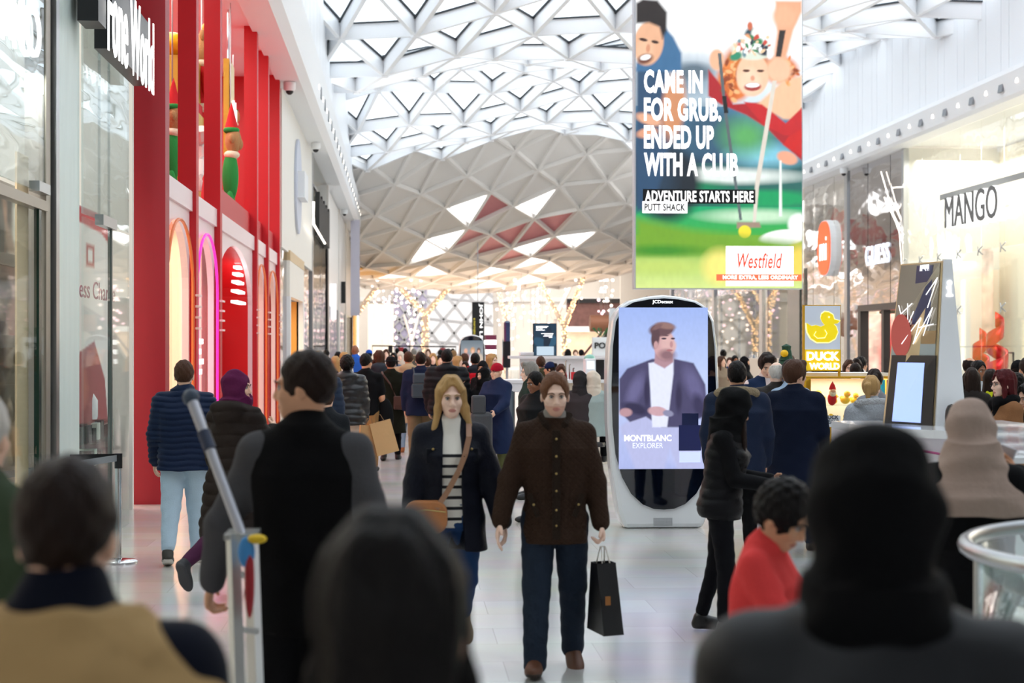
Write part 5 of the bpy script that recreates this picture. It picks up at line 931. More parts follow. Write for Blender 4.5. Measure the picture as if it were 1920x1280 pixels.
y_ = P(1130, 0, 115).y; addto(es, MB().prism([(fx(1092, 115), 0), (fx(1112, 115), 0), (fx(1215, 115), fz(575, 115)), (fx(1215, 115), fz(560, 115)), (fx(1150, 115), fz(600, 115))][::1], (0, y_, 0), XA, ZA, YA, 1.2).build('side_panel', mat('olive_steel', '#5a6058', .35, .3)), MB().tube([(fx(1092, 115), y_, fz(668, 115)), (fx(1150, 115), y_, fz(596, 115)), (fx(1215, 115), y_, fz(556, 115))], .08, 6).build('handrail', mat('plum_rail', '#6b4048', .4)))
q = P(1123, 606, 85); cd_ = empty('copper_drum_sign', q, 'copper coloured drum shape mounted high beside the oval totem', 'sign')
addto(cd_, MB().tube([(q.x-.45, q.y, q.z), (q.x+.85, q.y, q.z+.0)], [.42, .42], 22).build('drum', mat('copper', '#b8795a', .45, .3), smooth=True), bxo('label', (q.x+.45, q.y-.5, q.z+.1), (q.x+.75, q.y-.44, q.z+.75), white), bxo('bracket', (q.x+.75, q.y-.1, q.z-.1), (q.x+1.4, q.y+.1, q.z+.1), steel), bxo('post', (q.x+1.25, q.y-.1, 0), (q.x+1.4, q.y+.1, q.z+.1), steel))
# tree columns wrapped in fairy lights
barkm = mat('white_column', '#e8ddd2', .5); fl_ = mat('fairy_light', '#ffcf96', .5, em=4.0); flw = mat('fairy_light_white', '#ffe9dc', .5, em=3.2); flp = mat('fairy_light_pink', '#ffd0dc', .5, em=2.6)
def bead(mb, c, r):
    x, y, z = c; mb.add([(x+r, y, z), (x-r, y, z), (x, y+r, z), (x, y-r, z), (x, y, z+r), (x, y, z-r)], [(0, 2, 4), (2, 1, 4), (1, 3, 4), (3, 0, 4), (2, 0, 5), (1, 2, 5), (3, 1, 5), (0, 3, 5)])
def tree(px, py_fork, arms, t, lab, wid=9, lights=True):
    y = P(px, 0, t).y; r = empty('tree_column', (fx(px, t), y, 0), lab, 'column'); s = t/FPX; rd = random.Random(px); lm = MB()
    f = Vector((fx(px, t), y, fz(py_fork, t)))
    segs = [(Vector((f.x, y, 0)), f, wid*s*.55, wid*s*.5)]+[(f, Vector((fx(a, t), y+dy, fz(b, t))), wid*s*.5, wid*s*.38) for a, b, dy in arms]
    for k, (p, q_, r0, r1) in enumerate(segs):
        addto(r, MB().tube([p, q_], [r0, r1], 12).build('trunk' if k == 0 else 'branch', barkm, smooth=True))
        if lights:
            for i in range(int((q_-p).length*26)):
                u = rd.random(); a = rd.uniform(PI, 2*PI); rr0 = (r0+(r1-r0)*u)+.02; ctr = p+(q_-p)*u; bead(lm, (ctr.x+rr0*math.cos(a), ctr.y+rr0*math.sin(a), ctr.z), .035)
    if lights: o = lm.build('fairy_lights', fl_); addto(r, o); o['kind'] = 'stuff'
tree(797, 590, ((728, 515, 0), (862, 515, 1.5)), 112, 'large white forked column wrapped in warm fairy lights, left of the black banner', 13)
tree(948, 596, ((926, 515, 0), (980, 515, 2)), 118, 'slimmer forked column in fairy lights just right of the black banner', 8)
tree(1058, 612, ((1003, 515, 0), (1100, 515, 1.5)), 108, 'forked column in fairy lights above the blue directory screen', 10)
tree(1040, 600, ((1012, 520, 1), (1084, 520, 3)), 126, 'plain white forked column behind the lit one on the right', 9, False)
tree(660, 600, ((640, 515, 0), (722, 515, 1.5)), 113, 'forked fairy light column partly hidden at the left edge of the atrium', 12)
tree(772, 640, ((757, 590, 0), (785, 590, 1)), 132, 'thin pale forked column in front of the mauve glass', 5, False)
rd = random.Random(21); GLB = []
for m_ in (flw, flp):
    o = MB().ball((0, 0, 0), 1, 8, 6).build('globe_light', m_, smooth=2); GLB.append(o.data); bpy.data.objects.remove(o)
n = 0
for k in range(46):
    px = rd.choice([rd.uniform(696, 792), rd.uniform(915, 1092), rd.uniform(700, 790), rd.uniform(940, 1090), rd.uniform(1115, 1185)]); t = rd.uniform(104, 128); x, y = P(px, 0, t).x, P(px, 0, t).y; z = fz(525, t); zb = fz(rd.uniform(600, 668), t)
    if k % 3 == 0: zb = fz(rd.uniform(560, 600), t)
    r = empty('light_string', (x, y, z), 'hanging string of glowing white and pink globe lights in the atrium', 'light string', group='globe light strings in the atrium')
    zc_ = (oz(x, y)-.2 if y < 112 else 11.79); wv = MB().tube([(x, y, zc_), (x, y, zb)], .008, 4).build('wire', steel); zz = z
    while zz > zb: 
        gme = bpy.data.objects.new('globe_light', rd.choice(GLB)); COL.objects.link(gme); gme.parent = r; gme.location = (rd.uniform(-.2, .2), 0, zz-z); gme.scale = (rd.uniform(.06, .11),)*3; zz -= rd.uniform(.3, .9)
    addto(r, wv)
# truss and black frame lines in front of the atrium
tf = empty('barrier_frame', P(720, 655, 90), 'thin black metal frame of a stall at the far left of the atrium', 'frame'); t = 90; y_ = P(720, 0, t).y
addto(tf, MB().tube([(fx(698, t), y_, 0), (fx(698, t), y_, fz(648, t)), (fx(855, t), y_, fz(650, t)), (fx(855, t), y_, 0)], .04, 5).build('frame_tube', black), bxo('black_panel', (fx(728, t), y_, fz(662, t)), (fx(736, t), y_+.1, fz(648, t)), black))
for k, (px, c) in enumerate(((752, '#b02a34'), (830, '#a83440'), (745, '#f2f0f0'))):
    block('small_sign', px-5, px+5, 651+k, 799+k, 92+k, .1, mat('sign_'+c.strip('#'), c, .5), ['small red sign under the hanging lights on the left', 'small dark red sign left of the distant oval screen', 'small white sign among the far crowd'][k], 'sign')
block('far_counter', 1340, 1500, 672, 985, 40, .6, mat('counter_beige', '#dccdbd', .5), 'beige counter behind the men left of the yellow kiosk', 'counter')
for k in range(2):
    q = P(1413+k*10, 672, 40); tag(MB().lathe([(.035, 0), (.05, .16)], (q.x+.05, P(950, 0, 40).y+.15, q.z), 12).build('clear_cup', glassmat('cup', (.9, .92, .94), .3)), 'clear plastic cup standing on the beige counter', 'cup', 'cups on the beige counter')
pp = empty('potted_plant', P(1128, 640, 70), 'small green plant in a pale pot above the kiosk back unit', 'plant'); q = P(1128, 632, 60)
mb = MB()
for k in range(12): a = k*.9; mb.add([(q.x, q.y, q.z), (q.x+.3*math.cos(a), q.y+.1*math.sin(a), q.z+.35), (q.x+.34*math.cos(a+.2), q.y+.1*math.sin(a), q.z+.3)], [(0, 1, 2)])
addto(pp, mb.build('leaves', mat('leaf', '#3d6a3a', .6)), bxo('pot', (q.x-.3, q.y, 0), (q.x+.4, q.y+.4, q.z), white))
tag(text('kiosk_lettering', 'POP', (q.x-.25, q.y-.02, q.z-.4), XA, ZA, .55, .22, mat('dark_letter', '#2a2c2b', .4), depth=.02, bold=.03), 'dark lettering on the stall edge beside the oval totem', 'lettering')
sm = empty('smoke_detector', P(1041, 221, 82), 'small white round fitting at the top edge of the faceted ceiling', 'ceiling fitting'); q = P(1041, 222, 81.5)
addto(sm, MB().ball(q, (.26, .26, .14)).build('housing', white, smooth=2), MB().ball(q+Vector((0, -.05, -.06)), (.16, .16, .1)).build('red_lens', mat('rust_lens', '#a04a38', .3), smooth=2))
# ================================================================ PEOPLE: one smooth surface per body, clothes as their own surfaces
def axis(lo, hi, h, fine=()):
    a = [lo]; 
    while a[-1] < hi:
        x = a[-1]; s = h
        for f0, f1, hf in fine:
            if f0 <= x < f1: s = hf
            elif x < f0 < x+s: s = max(hf, f0-x)
        a.append(x+s)
    return np.array(a)
class Fld:
    def __init__(s, ax): s.a = ax; s.f = np.full([len(q) for q in ax], .5, np.float32)
    def sub(s, lo, hi):
        r = []
        for q, l, h in zip(s.a, lo, hi):
            i0, i1 = max(0, np.searchsorted(q, l)-1), min(len(q), np.searchsorted(q, h)+1); r.append(slice(i0, max(i0, i1)))
        return tuple(r), s.a[0][r[0]][:, None, None], s.a[1][r[1]][None, :, None], s.a[2][r[2]][None, None, :]
    def put(s, sl, d, op, k):
        a = s.f[sl]
        if a.size == 0: return
        if op == 'u':
            if k > 0: h = np.clip(.5+.5*(a-d)/k, 0, 1); s.f[sl] = a*(1-h)+d*h-k*h*(1-h)
            else: s.f[sl] = np.minimum(a, d)
        elif op == 's':
            if k > 0: d = -d; h = np.clip(.5-.5*(a-d)/k, 0, 1); s.f[sl] = a*(1-h)+d*h+k*h*(1-h)
            else: s.f[sl] = np.maximum(a, -d)
    def cap(s, a, b, ra, rb=None, k=.02, op='u'):
        rb = ra if rb is None else rb; a, b = Vector(a), Vector(b); m = max(ra, rb)+k+.03
        sl, X, Y, Z = s.sub([min(a[i], b[i])-m for i in range(3)], [max(a[i], b[i])+m for i in range(3)])
        d = b-a; L2 = max(d.length_squared, 1e-9); t = np.clip(((X-a.x)*d.x+(Y-a.y)*d.y+(Z-a.z)*d.z)/L2, 0, 1)
        s.put(sl, np.sqrt((X-a.x-t*d.x)**2+(Y-a.y-t*d.y)**2+(Z-a.z-t*d.z)**2)-(ra+(rb-ra)*t), op, k)
    def ell(s, c, r, R=None, k=.02, op='u'):
        c = Vector(c); m = max(r)+k+.03; sl, X, Y, Z = s.sub([q-m for q in c], [q+m for q in c]); x, y, z = X-c.x, Y-c.y, Z-c.z
        if R is not None: x, y, z = (R[0][i]*x+R[1][i]*y+R[2][i]*z for i in range(3))
        k0 = np.sqrt((x/r[0])**2+(y/r[1])**2+(z/r[2])**2); k1 = np.sqrt((x/r[0]**2)**2+(y/r[1]**2)**2+(z/r[2]**2)**2)+1e-6
        s.put(sl, k0*(k0-1)/k1, op, k)
    def stack(s, secs, o=(0, 0, 0), R=None, e=2.3, k=.02, op='u', grow=0.):
        o = Vector(o); zs = [q[0] for q in secs]; m = max(max(q[2], q[3]) for q in secs)+.1+grow; zz = max(abs(min(zs)), abs(max(zs)))+.05
        if R is None: lo, hi = (o.x-m, o.y-m-.1, o.z+min(zs)-.05), (o.x+m, o.y+m+.1, o.z+max(zs)+.05)
        else: lo, hi = (o.x-m, o.y-m-zz*.8, o.z-zz*1.1), (o.x+m, o.y+m+zz*.8, o.z+zz*1.1)
        sl, X, Y, Z = s.sub(lo, hi); x, y, z = X-o.x, Y-o.y, Z-o.z
        if R is not None: x, y, z = (R[0][i]*x+R[1][i]*y+R[2][i]*z for i in range(3))
        cy, rx, ry = (np.interp(z, zs, [q[i] for q in secs]) for i in (1, 2, 3)); rx = rx+grow; ry = ry+grow
        n = (np.abs(x/rx)**e+np.abs((y-cy)/ry)**e)**(1/e)
        s.put(sl, np.maximum(np.maximum((n-1)*np.minimum(rx, ry), z-max(zs)), min(zs)-z), op, k)
    def plane(s, n, c):   # keep the side where n.p < c
        n = Vector(n); s.f = np.maximum(s.f, (s.a[0][:, None, None]*n.x+s.a[1][None, :, None]*n.y+s.a[2][None, None, :]*n.z-c).astype(np.float32))
    def disp(s, fn): X, Y, Z = s.a[0][:, None, None], s.a[1][None, :, None], s.a[2][None, None, :]; s.f = (s.f+fn(X, Y, Z)).astype(np.float32)
    def mesh(s, name, mats, parent, sc=1., matfn=None):
        f = s.f; f[0], f[-1] = .5, .5; f[:, 0], f[:, -1] = .5, .5; f[:, :, 0], f[:, :, -1] = .5, .5; g = f < 0; gu = g.astype(np.uint8)
        c = sum(gu[i:i-1 or None, j:j-1 or None, k:k-1 or None] for i in (0, 1) for j in (0, 1) for k in (0, 1)); act = (c > 0) & (c < 8)
        I = np.nonzero(act); n = len(I[0])
        if n == 0: return None
        ids = np.full(act.shape, -1, np.int32); ids[I] = np.arange(n); acc = np.zeros((n, 3)); cnt = np.zeros(n); cor = [(i, j, k) for i in (0, 1) for j in (0, 1) for k in (0, 1)]
        for p in cor:
            for ax in range(3):
                if p[ax]: continue
                q = list(p); q[ax] = 1; A_ = [I[t]+p[t] for t in range(3)]; B_ = [I[t]+q[t] for t in range(3)]; fa, fb = f[tuple(A_)], f[tuple(B_)]
                cr = (fa < 0) != (fb < 0); t = np.where(cr, fa/(fa-fb+1e-12), 0)
                for d in range(3): va, vb = s.a[d][A_[d]], s.a[d][B_[d]]; acc[:, d] += np.where(cr, va+(vb-va)*t, 0)
                cnt += cr
        P_ = acc/cnt[:, None]; fs = []
        for ax in range(3):
            lo = [slice(1, -1)]*3; hi = [slice(1, -1)]*3; lo[ax] = slice(0, -1); hi[ax] = slice(1, None); df = g[tuple(lo)] != g[tuple(hi)]
            E_ = list(np.nonzero(df)); 
            for d in range(3):
                if d != ax: E_[d] = E_[d]+1
            b_, c_ = (ax+1) % 3, (ax+2) % 3; quad = []
            for db, dc in ((-1, -1), (0, -1), (0, 0), (-1, 0)): q = [e.copy() for e in E_]; q[b_] += db; q[c_] += dc; quad.append(ids[tuple(q)])
            quad = np.stack(quad, -1); flip = ~g[tuple(E_)]; quad[flip] = quad[flip][:, ::-1]; fs.append(quad)
        fs = np.concatenate(fs); fs = fs[(fs >= 0).all(1)]
        me = bpy.data.meshes.new(name); me.vertices.add(n); me.vertices.foreach_set('co', (P_*sc).astype(np.float32).ravel()); me.loops.add(fs.size); me.loops.foreach_set('vertex_index', fs.ravel().astype(np.int32))
        me.polygons.add(len(fs)); me.polygons.foreach_set('loop_start', np.arange(0, fs.size, 4, dtype=np.int32)); me.polygons.foreach_set('use_smooth', np.ones(len(fs), bool))
        for m in (mats if isinstance(mats, (list, tuple)) else [mats]): me.materials.append(m)
        if matfn: me.polygons.foreach_set('material_index', matfn(P_[fs].mean(1)).astype(np.int32))
        me.update(calc_edges=True); o = bpy.data.objects.new(name, me); COL.objects.link(o); o.parent = parent; return o
SK = {'a': '#efbfa2', 'b': '#d9a27e', 'c': '#8e5a3c', 'd': '#5c3826', 'e': '#f6cfb9'}
def skin(k): return mat('skin_'+k, SK[k], .5, var=.06, vscale=8, sheen=.1)
def lipm(k): return mat('lips_'+k, {'a': '#c98578', 'b': '#b57264', 'c': '#7a4038', 'd': '#573028', 'e': '#cf8a7e'}[k], .4)
HAIR = {'black': '#120f0f', 'dark': '#241813', 'brown': '#4a3022', 'blonde': '#b7925f', 'grey': '#8b8680', 'red': '#4e1519', 'ginger': '#6a4630', 'white': '#cfc9c1', 'fair': '#8a6a48'}
def hairm(k): return mat('hair_'+k, HAIR[k], .5, bump=.5, bscale=9, stretch=(14, 14, .8), var=.25, vscale=5, spec=.15)
def cloth(c, rough=.85, bump=.15, bs=90, sheen=0., coat=0., var=.08): return mat('cloth_%s_%g_%g_%g' % (c.strip('#'), rough, bump, bs), c, rough, bump=bump, bscale=bs, var=var, vscale=5, coat=coat, spec=.15)
def R3(a, ax): return Matrix.Rotation(math.radians(a), 3, ax)
class Body: pass
def person(label, px, top, t, face=0, sex='m', lod=1, sk='a', H=None, legs=((2, 3), (2, 3)), arms=((4, 8, 14, 10), (4, 8, 14, 10)), lean=0, head=(0, 0), spread=2, w=1., sit=None,
           hair=('short', 'brown'), wear=(), hs=1., curl=25, zoff=None, face_on=True, feet=(0, 0), hands=True, beard=None, low=0):
    """legs: (thigh forward, knee bend) right then left; arms: (forward, out, elbow bend, forearm inward) right then left; face: 0 looks at the camera, 90 to the picture's right"""
    H = H or CAMH-(top-HY)*t/FPX; u = H/1.75; loc = P(px, 0, t); base = 0
    root = empty('person', (loc.x, loc.y, 0), label, 'person', math.radians(face)+0-YAW)
    B = Body(); B.root, B.u, B.sex, B.lod, B.sk = root, u, sex, lod, sk; B.w = w; fem = sex == 'f'
    hb = (.022, .013, .0085, .0075)[lod]; hh = (.013, .008, .0048, .0042)[lod]; B.hb, B.hh = hb, hh
    hipz = .92; B.foot = []; B.knee = []; B.ank = []; B.hipj = []; zmin = 9
    for s, (p, k), fp in zip((-1, 1), legs, feet):
        p, k = math.radians(p), math.radians(k); sp = math.radians(spread); hj = Vector((s*.092, 0, hipz)); d = Vector((s*math.sin(sp), -math.sin(p), -math.cos(p))).normalized(); kn = hj+d*.42
        d2 = Vector((s*math.sin(sp)*.6, -math.sin(p-k), -math.cos(p-k))).normalized(); an = kn+d2*.42; fr = math.radians(fp); fd = Vector((s*.12, -math.cos(fr), -math.sin(fr)))
        B.hipj.append(hj); B.knee.append(kn); B.ank.append(an); B.foot.append(fd.normalized()); zmin = min(zmin, an.z-.08, (an+fd*.15).z-.045)
    dz_ = -zmin
    if sit is not None: dz_ = sit/u-hipz+.08
    for L_ in (B.hipj, B.knee, B.ank):
        for i in range(2): L_[i] = L_[i]+Vector((0, 0, dz_))
    # small correction so that the crown really reaches the asked height
    hip = Vector((0, 0, hipz+dz_)); B.hip = hip; R = R3(lean, 'X'); B.R = R
    def U(x, y, z): return hip+R @ Vector((x, y, z-hipz))
    B.U = U; sw = (.152 if fem else .172)*w; nk = U(0, .0, 1.50); Rh = R @ R3(head[0], 'Z') @ R3(head[1], 'X'); hc = nk+R @ Vector((0, -.005, .02))+Rh @ Vector((0, -.012, .105)); B.Rh, B.hc = Rh, hc; B.hs = hs
    B.sh, B.el, B.wr, B.ad = [], [], [], []
    for s, (p, ab, e, inw) in zip((-1, 1), arms):
        p, ab, e, inw = (math.radians(q) for q in (p, ab, e, inw)); d = Vector((s*math.sin(ab), -math.sin(p)*math.cos(ab), -math.cos(p)*math.cos(ab))); a2 = p+e
        d2 = Vector((-s*math.sin(inw)*math.sin(a2)+s*math.sin(ab)*.6*math.cos(a2), -math.cos(inw)*math.sin(a2), -math.cos(a2))).normalized(); s0 = U(s*sw, .005, 1.395); e0 = s0+R @ d*.285; w0 = e0+R @ d2*.25
        B.sh.append(s0); B.el.append(e0); B.wr.append(w0); B.ad.append(R @ d2)
    pts = B.sh+B.el+B.wr+B.knee+B.ank+[hc, hip]+[a+d*.3 for a, d in zip(B.wr, B.ad)]+[a+f*.22 for a, f in zip(B.ank, B.foot)]
    B.lo = [min(p[i] for p in pts)-.24 for i in range(3)]; B.hi = [max(p[i] for p in pts)+.24 for i in range(3)]; B.lo[2] = min(q.z for q in B.ank)-.25
    def grid(zr=None, hb_=None, fine=True, pad=0):
        lo, hi = list(B.lo), list(B.hi); h0 = hb_ or hb
        if zr: lo[2], hi[2] = max(lo[2], zr[0]), min(hi[2], zr[1])
        fx_ = [[(hc[i]-.14*hs, hc[i]+.14*hs, hh)] if fine else [] for i in range(3)]
        return Fld([axis(lo[i], hi[i], h0, fx_[i]) for i in range(3)])
    B.grid = grid
    if fem: B.tor = [(.84, 0, .15, .10), (.92, .01, .168, .118), (1.0, .005, .148, .105), (1.1, 0, .122, .092), (1.2, -.01, .135, .104), (1.29, -.022, .15, .118), (1.36, -.005, .148, .098), (1.42, .0, .105, .074), (1.455, .003, .075, .062), (1.49, .005, .055, .055)]
    else: B.tor = [(.84, 0, .15, .10), (.92, .0, .163, .113), (1.0, 0, .15, .105), (1.1, 0, .148, .102), (1.22, -.004, .162, .112), (1.32, -.006, .178, .118), (1.375, 0, .17, .104), (1.43, .005, .12, .08), (1.465, .006, .08, .066), (1.49, .008, .06, .06)]
    B.tor = [(z-hipz, c, rx*w, ry*w) for z, c, rx, ry in B.tor]
    # ---- body surface
    F = grid(); F.stack(B.tor, hip, R, k=.03)
    for i in range(2):
        F.cap(B.hipj[i], B.knee[i], .083*w, .056*w, .04); F.cap(B.knee[i], B.ank[i], .055*w, .037, .03); F.cap(B.ank[i], B.ank[i]+B.foot[i]*.11+Vector((0, 0, -.055)), .030, .020, .015)
        F.cap(B.sh[i], B.el[i], .052*w, .042*w, .04); F.cap(B.el[i], B.wr[i], .041*w, .027, .02)
    F.cap(U(0, .012, 1.43), hc+Rh @ Vector((0, .025, -.04)), .057*w if not fem else .05, .052 if not fem else .045, .03)
    def HD(x, y, z): return hc+Rh @ (Vector((x, y, z))*hs)
    B.HD = HD; q = hs
    F.ell(HD(0, .016, .03), (.074*q, .094*q, .098*q), Rh, .03); F.ell(HD(0, -.022, -.035), (.058*q, .068*q, .082*q), Rh, .03); F.ell(HD(0, -.055, -.088), (.03*q, .026*q, .022*q), Rh, .025)
    if lod >= 1:
        F.ell(HD(0, -.078, .028), (.05*q, .016*q, .012*q), Rh, .015)
        for s in (-1, 1):
            F.ell(HD(s*.035, -.062, -.022), (.024*q, .022*q, .022*q), Rh, .02); F.ell(HD(s*.030, -.092, .006), (.016*q, .014*q, .010*q), Rh, .012, 's')
            F.ell(HD(s*.076, .012, -.008), (.009*q, .019*q, .030*q), Rh @ R3(s*18, 'Z'), .006); F.ell(HD(s*.011, -.094, -.034), (.008*q, .009*q, .007*q), Rh, .006)
        F.cap(HD(0, -.084, .012), HD(0, -.104, -.026), .008*q, .0115*q, .012)
        F.ell(HD(0, -.086, -.060), (.022*q, .010*q, .006*q), Rh, .006); F.ell(HD(0, -.084, -.070), (.019*q, .010*q, .007*q), Rh, .006)
        if lod >= 2: F.cap(HD(-.02, -.097, -.0645), HD(.02, -.097, -.0645), .0035, .0035, .003, 's')
    else: F.cap(HD(0, -.084, .012), HD(0, -.102, -.026), .012*q, .014*q, .012)
    B.hand = []
    for i, s in enumerate((-1, 1)):
        d = B.ad[i].normalized(); n = R @ Vector((-s, 0, 0)); n = (n-d*n.dot(d)).normalized(); wd = n.cross(d)*s; w0 = B.wr[i]; M = Matrix((wd, n, d)).transposed(); B.hand.append((w0+d*.09, d, n, wd))
        if not hands: continue
        F.ell(w0+d*.052, (.040, .017, .052), M, .015); cu = curl[i] if isinstance(curl, tuple) else curl
        rad = .0085 if lod >= 2 else (.011 if lod == 1 else .014)
        for j in range(4):
            ln = (.040, .045, .043, .034)[j]; b0 = w0+d*.085+wd*(.029-.0195*j); a1, a2 = math.radians(cu*(.7+.12*j)), math.radians(cu*1.9)
            m1 = b0+(d*math.cos(a1)+n*math.sin(a1)+wd*(.1-.07*j))*ln; m2 = m1+(d*math.cos(a2)+n*math.sin(a2))*ln*.95; F.cap(b0, m1, rad, rad*.95, .006); F.cap(m1, m2, rad*.95, rad*.8, .004)
        b0 = w0+d*.025+wd*.028; m1 = b0+(d*.62+wd*.62+n*.3)*.042; F.cap(b0, m1, .0125, .0105, .01); F.cap(m1, m1+(d*.85+wd*.2+n*.35)*.034, .0105, .009, .004)
    hcn, Rn = np.array(hc), np.array(Rh)
    def mf(c):
        l = (c-hcn) @ Rn/hs; r = np.zeros(len(c)); r[(((l[:, 0])/.023)**2+((l[:, 2]+.065)/.011)**2 < 1) & (l[:, 1] < -.08)] = 1
        if beard: r[(l[:, 1] < -.02+.0) & (l[:, 2] < -.048) & (l[:, 2] > -.135) & (r == 0) & (np.abs(l[:, 0]) < .07)] = 2; r[(l[:, 1] < -.09) & (l[:, 2] < -.043) & (l[:, 2] > -.06) & (np.abs(l[:, 0]) < .026) & (r == 0)] = 2
        return r
    mm = [skin(sk), lipm(sk)]+([mat('stubble_'+beard, HAIR[beard], .8)] if beard and beard != 'stub' else [mat('stubble_fair', '#dfae97', .7)])
    b = F.mesh('body', mm, root, u, mf if lod else None); B.body = b
    if face_on and lod >= 1:
        for s in (-1, 1):
            c = HD(s*.030, -.0795, .007)*u; rr_ = .0115*q*u; c = c+Rh @ Vector((0, .0018, 0))*u; e = MB().ball(c, rr_, 14, 10, Rh); ir = c+Rh @ Vector((0, -.0052, -.0005))*u*q
            e.mat(1).ball(ir, rr_*.62, 12, 8, Rh).mat(2).ball(ir+Rh @ Vector((0, -.0035, 0))*u*q, rr_*.36, 8, 6, Rh); e.build('eye', [mat('eye_white', '#b9b0aa', .3), mat('iris_'+sk, '#3d4a50' if sk in 'ae' else '#2a1a12', .2), black], b, smooth=2)
            MB().tube([HD(s*x, y, z)*u for x, y, z in ((.012, -.098, .024), (.026, -.097, .030), (.042, -.086, .027), (.05, -.076, .02))], [.0028*u*q, .0042*u*q, .0038*u*q, .002*u*q], 6).build('eyebrow', hairm(hair[1] if hair[1] in HAIR else 'dark'), b, smooth=True)
            if lod >= 2: MB().tube([HD(s*x, y, z)*u for x, y, z in ((.017, -.0875, .010), (.030, -.0915, .0175), (.043, -.083, .011))], .0022*u*q, 6).build('eyelid', mat('lash_brown', '#4a3026', .6), b, smooth=True)
    do_hair(B, hair)
    for g_ in wear: g_(B)
    return B
def wob(a=.003, f=1.): return lambda X, Y, Z: a*(np.sin(23*f*X+9*Z*f+1)*np.sin(17*f*Y-13*f*Z)+.6*np.sin(41*f*Z+15*X*f)*np.sin(31*f*X+22*Y*f))
def do_hair(B, hair):
    st, col = hair[0], hair[1]
    if st == 'none': return
    L = hair[2] if len(hair) > 2 else .3; HD, Rh, hs, u = B.HD, B.Rh, B.hs, B.u
    F = B.grid((B.hc.z-.75, B.hc.z+.26), B.hb if B.lod < 3 else .01)
    def shell(g, cut=True):
        F.ell(HD(0, .019, .036), ((.078+g)*hs, (.1+g)*hs, (.102+g)*hs), Rh, .01)
        if cut: F.ell(HD(0, -.112, -.025), (.073*hs, .09*hs, .12*hs), Rh, .010, 's')
    m = hairm(col) if col in HAIR else cloth(col, .85, .3, 25)
    name = 'hair'
    if st in ('short', 'curly', 'thick', 'balding'):
        shell({'short': .008, 'curly': .02, 'thick': .018, 'balding': .004}[st])
        for s in (-1, 1): F.cap(HD(s*.078, .012, -.045), HD(s*.078, .005, -.1), .035*hs, .045*hs, .01, 's')
        F.ell(HD(0, .02, -.15), (.12*hs, .12*hs, .085*hs), Rh, .02, 's')
        if st == 'balding': F.ell(HD(0, .0, .14), (.09, .11, .075), Rh, .01, 's')
        if st == 'curly': F.disp(lambda X, Y, Z: .008*np.sin(85*X)*np.sin(80*Y+1)*np.sin(90*Z))
        elif st == 'thick': F.cap(HD(-.03, -.07, .115), HD(.04, -.07, .12), .03*hs, .03*hs, .03); F.disp(lambda X, Y, Z: .004*np.sin(70*X+20*Z)*np.sin(60*Y))
        else: F.disp(lambda X, Y, Z: .0025*np.sin(120*X+30*Y)*np.sin(90*Z))
    elif st in ('long', 'bob', 'pony', 'bun'):
        shell(.010)
        for s in (-1, 1):
            if st in ('long', 'bob'):
                l = L if st == 'long' else .14; F.cap(HD(s*.012, -.052, .128), HD(s*.064, -.062, .055), .011, .014, .02); F.cap(HD(s*.070, -.040, .06), HD(s*.083, -.02, -.06), .011, .017, .03); F.cap(HD(s*.08, -.03, -.06), HD(s*(.096 if B.lod < 3 else .118), -.04 if st == 'long' else -.0, -.06-l*.7), .022, .02, .03)
        if st in ('long', 'bob'): l = L if st == 'long' else .12; F.stack([(-.06-l, .075, .075, .028), (-.06-l*.5, .07, .1, .045), (-.05, .05, .09, .06), (.04, .03, .08, .07)], HD(0, 0, 0), B.Rh, k=.03)
        if st == 'pony': F.ell(HD(0, .125, .05), (.028, .03, .03), Rh, .02); F.cap(HD(0, .14, .04), HD(0, .125, -.12), .032, .018, .02); F.ell(HD(0, .02, -.15), (.12, .12, .085), Rh, .02, 's')
        if st == 'bun': F.ell(HD(0, .115, .085), (.042, .04, .04), Rh, .015); F.ell(HD(0, .02, -.15), (.12, .12, .085), Rh, .02, 's')
        F.disp(lambda X, Y, Z: .003*np.sin(95*X+8*Z)+.002*np.sin(140*Y+11*Z))
    elif st in ('beanie', 'cap', 'fedora'):
        name = {'beanie': 'beanie', 'cap': 'cap', 'fedora': 'hat'}[st]; F.ell(HD(0, .017, .04), (.092*hs, .112*hs, .112*hs), Rh, .01); F.f = np.maximum(F.f, 0+F.f); zc = HD(0, 0, .025 if st != 'fedora' else .045)
        n = Rh @ Vector((0, .18, -1)); F.plane(n, n.dot(zc))
        if st == 'beanie': F.cap(HD(-.06, .02, .04), HD(.06, .02, .04), .01, .01, .0); F.disp(lambda X, Y, Z: .003*np.sin(200*X)*np.cos(150*Y))
        if st == 'cap': F.ell(HD(0, -.115, .05), (.07, .06, .008), Rh @ R3(12, 'X'), .01)
        if st == 'fedora': F.ell(HD(0, .015, .052), (.15, .17, .009), Rh, .015); F.ell(HD(0, .015, .15), (.05, .1, .02), Rh, .02, 's')
        if st != 'fedora' and len(hair) > 2 and hair[2]: pass
    elif st in ('hijab', 'hood'):
        name = 'headscarf' if st == 'hijab' else 'hood'; g = .014 if st == 'hijab' else .034; F.ell(HD(0, .02, .03), ((.08+g)*hs, (.1+g)*hs, (.102+g)*hs), Rh, .01); F.ell(HD(0, -.02, -.045), (.072+g, .078+g, .09+g), Rh, .04)
        F.ell(HD(0, -.13, -.012), (.060+g*.3, .078, .086), Rh, .015, 's')
        U = B.U; F.stack(([(.33, -.005, .225*B.w, .175*B.w), (.42, -.0, .215*B.w, .17*B.w), (.49, .0, .185, .15), (.56, .005, .155, .14), (.66, .01, .12, .125)] if len(hair) > 2 else [(.43, 0, .15, .12), (.50, 0, .145, .125), (.56, .005, .130, .125), (.63, .01, .108, .118)]), B.hip, B.R, k=.05)
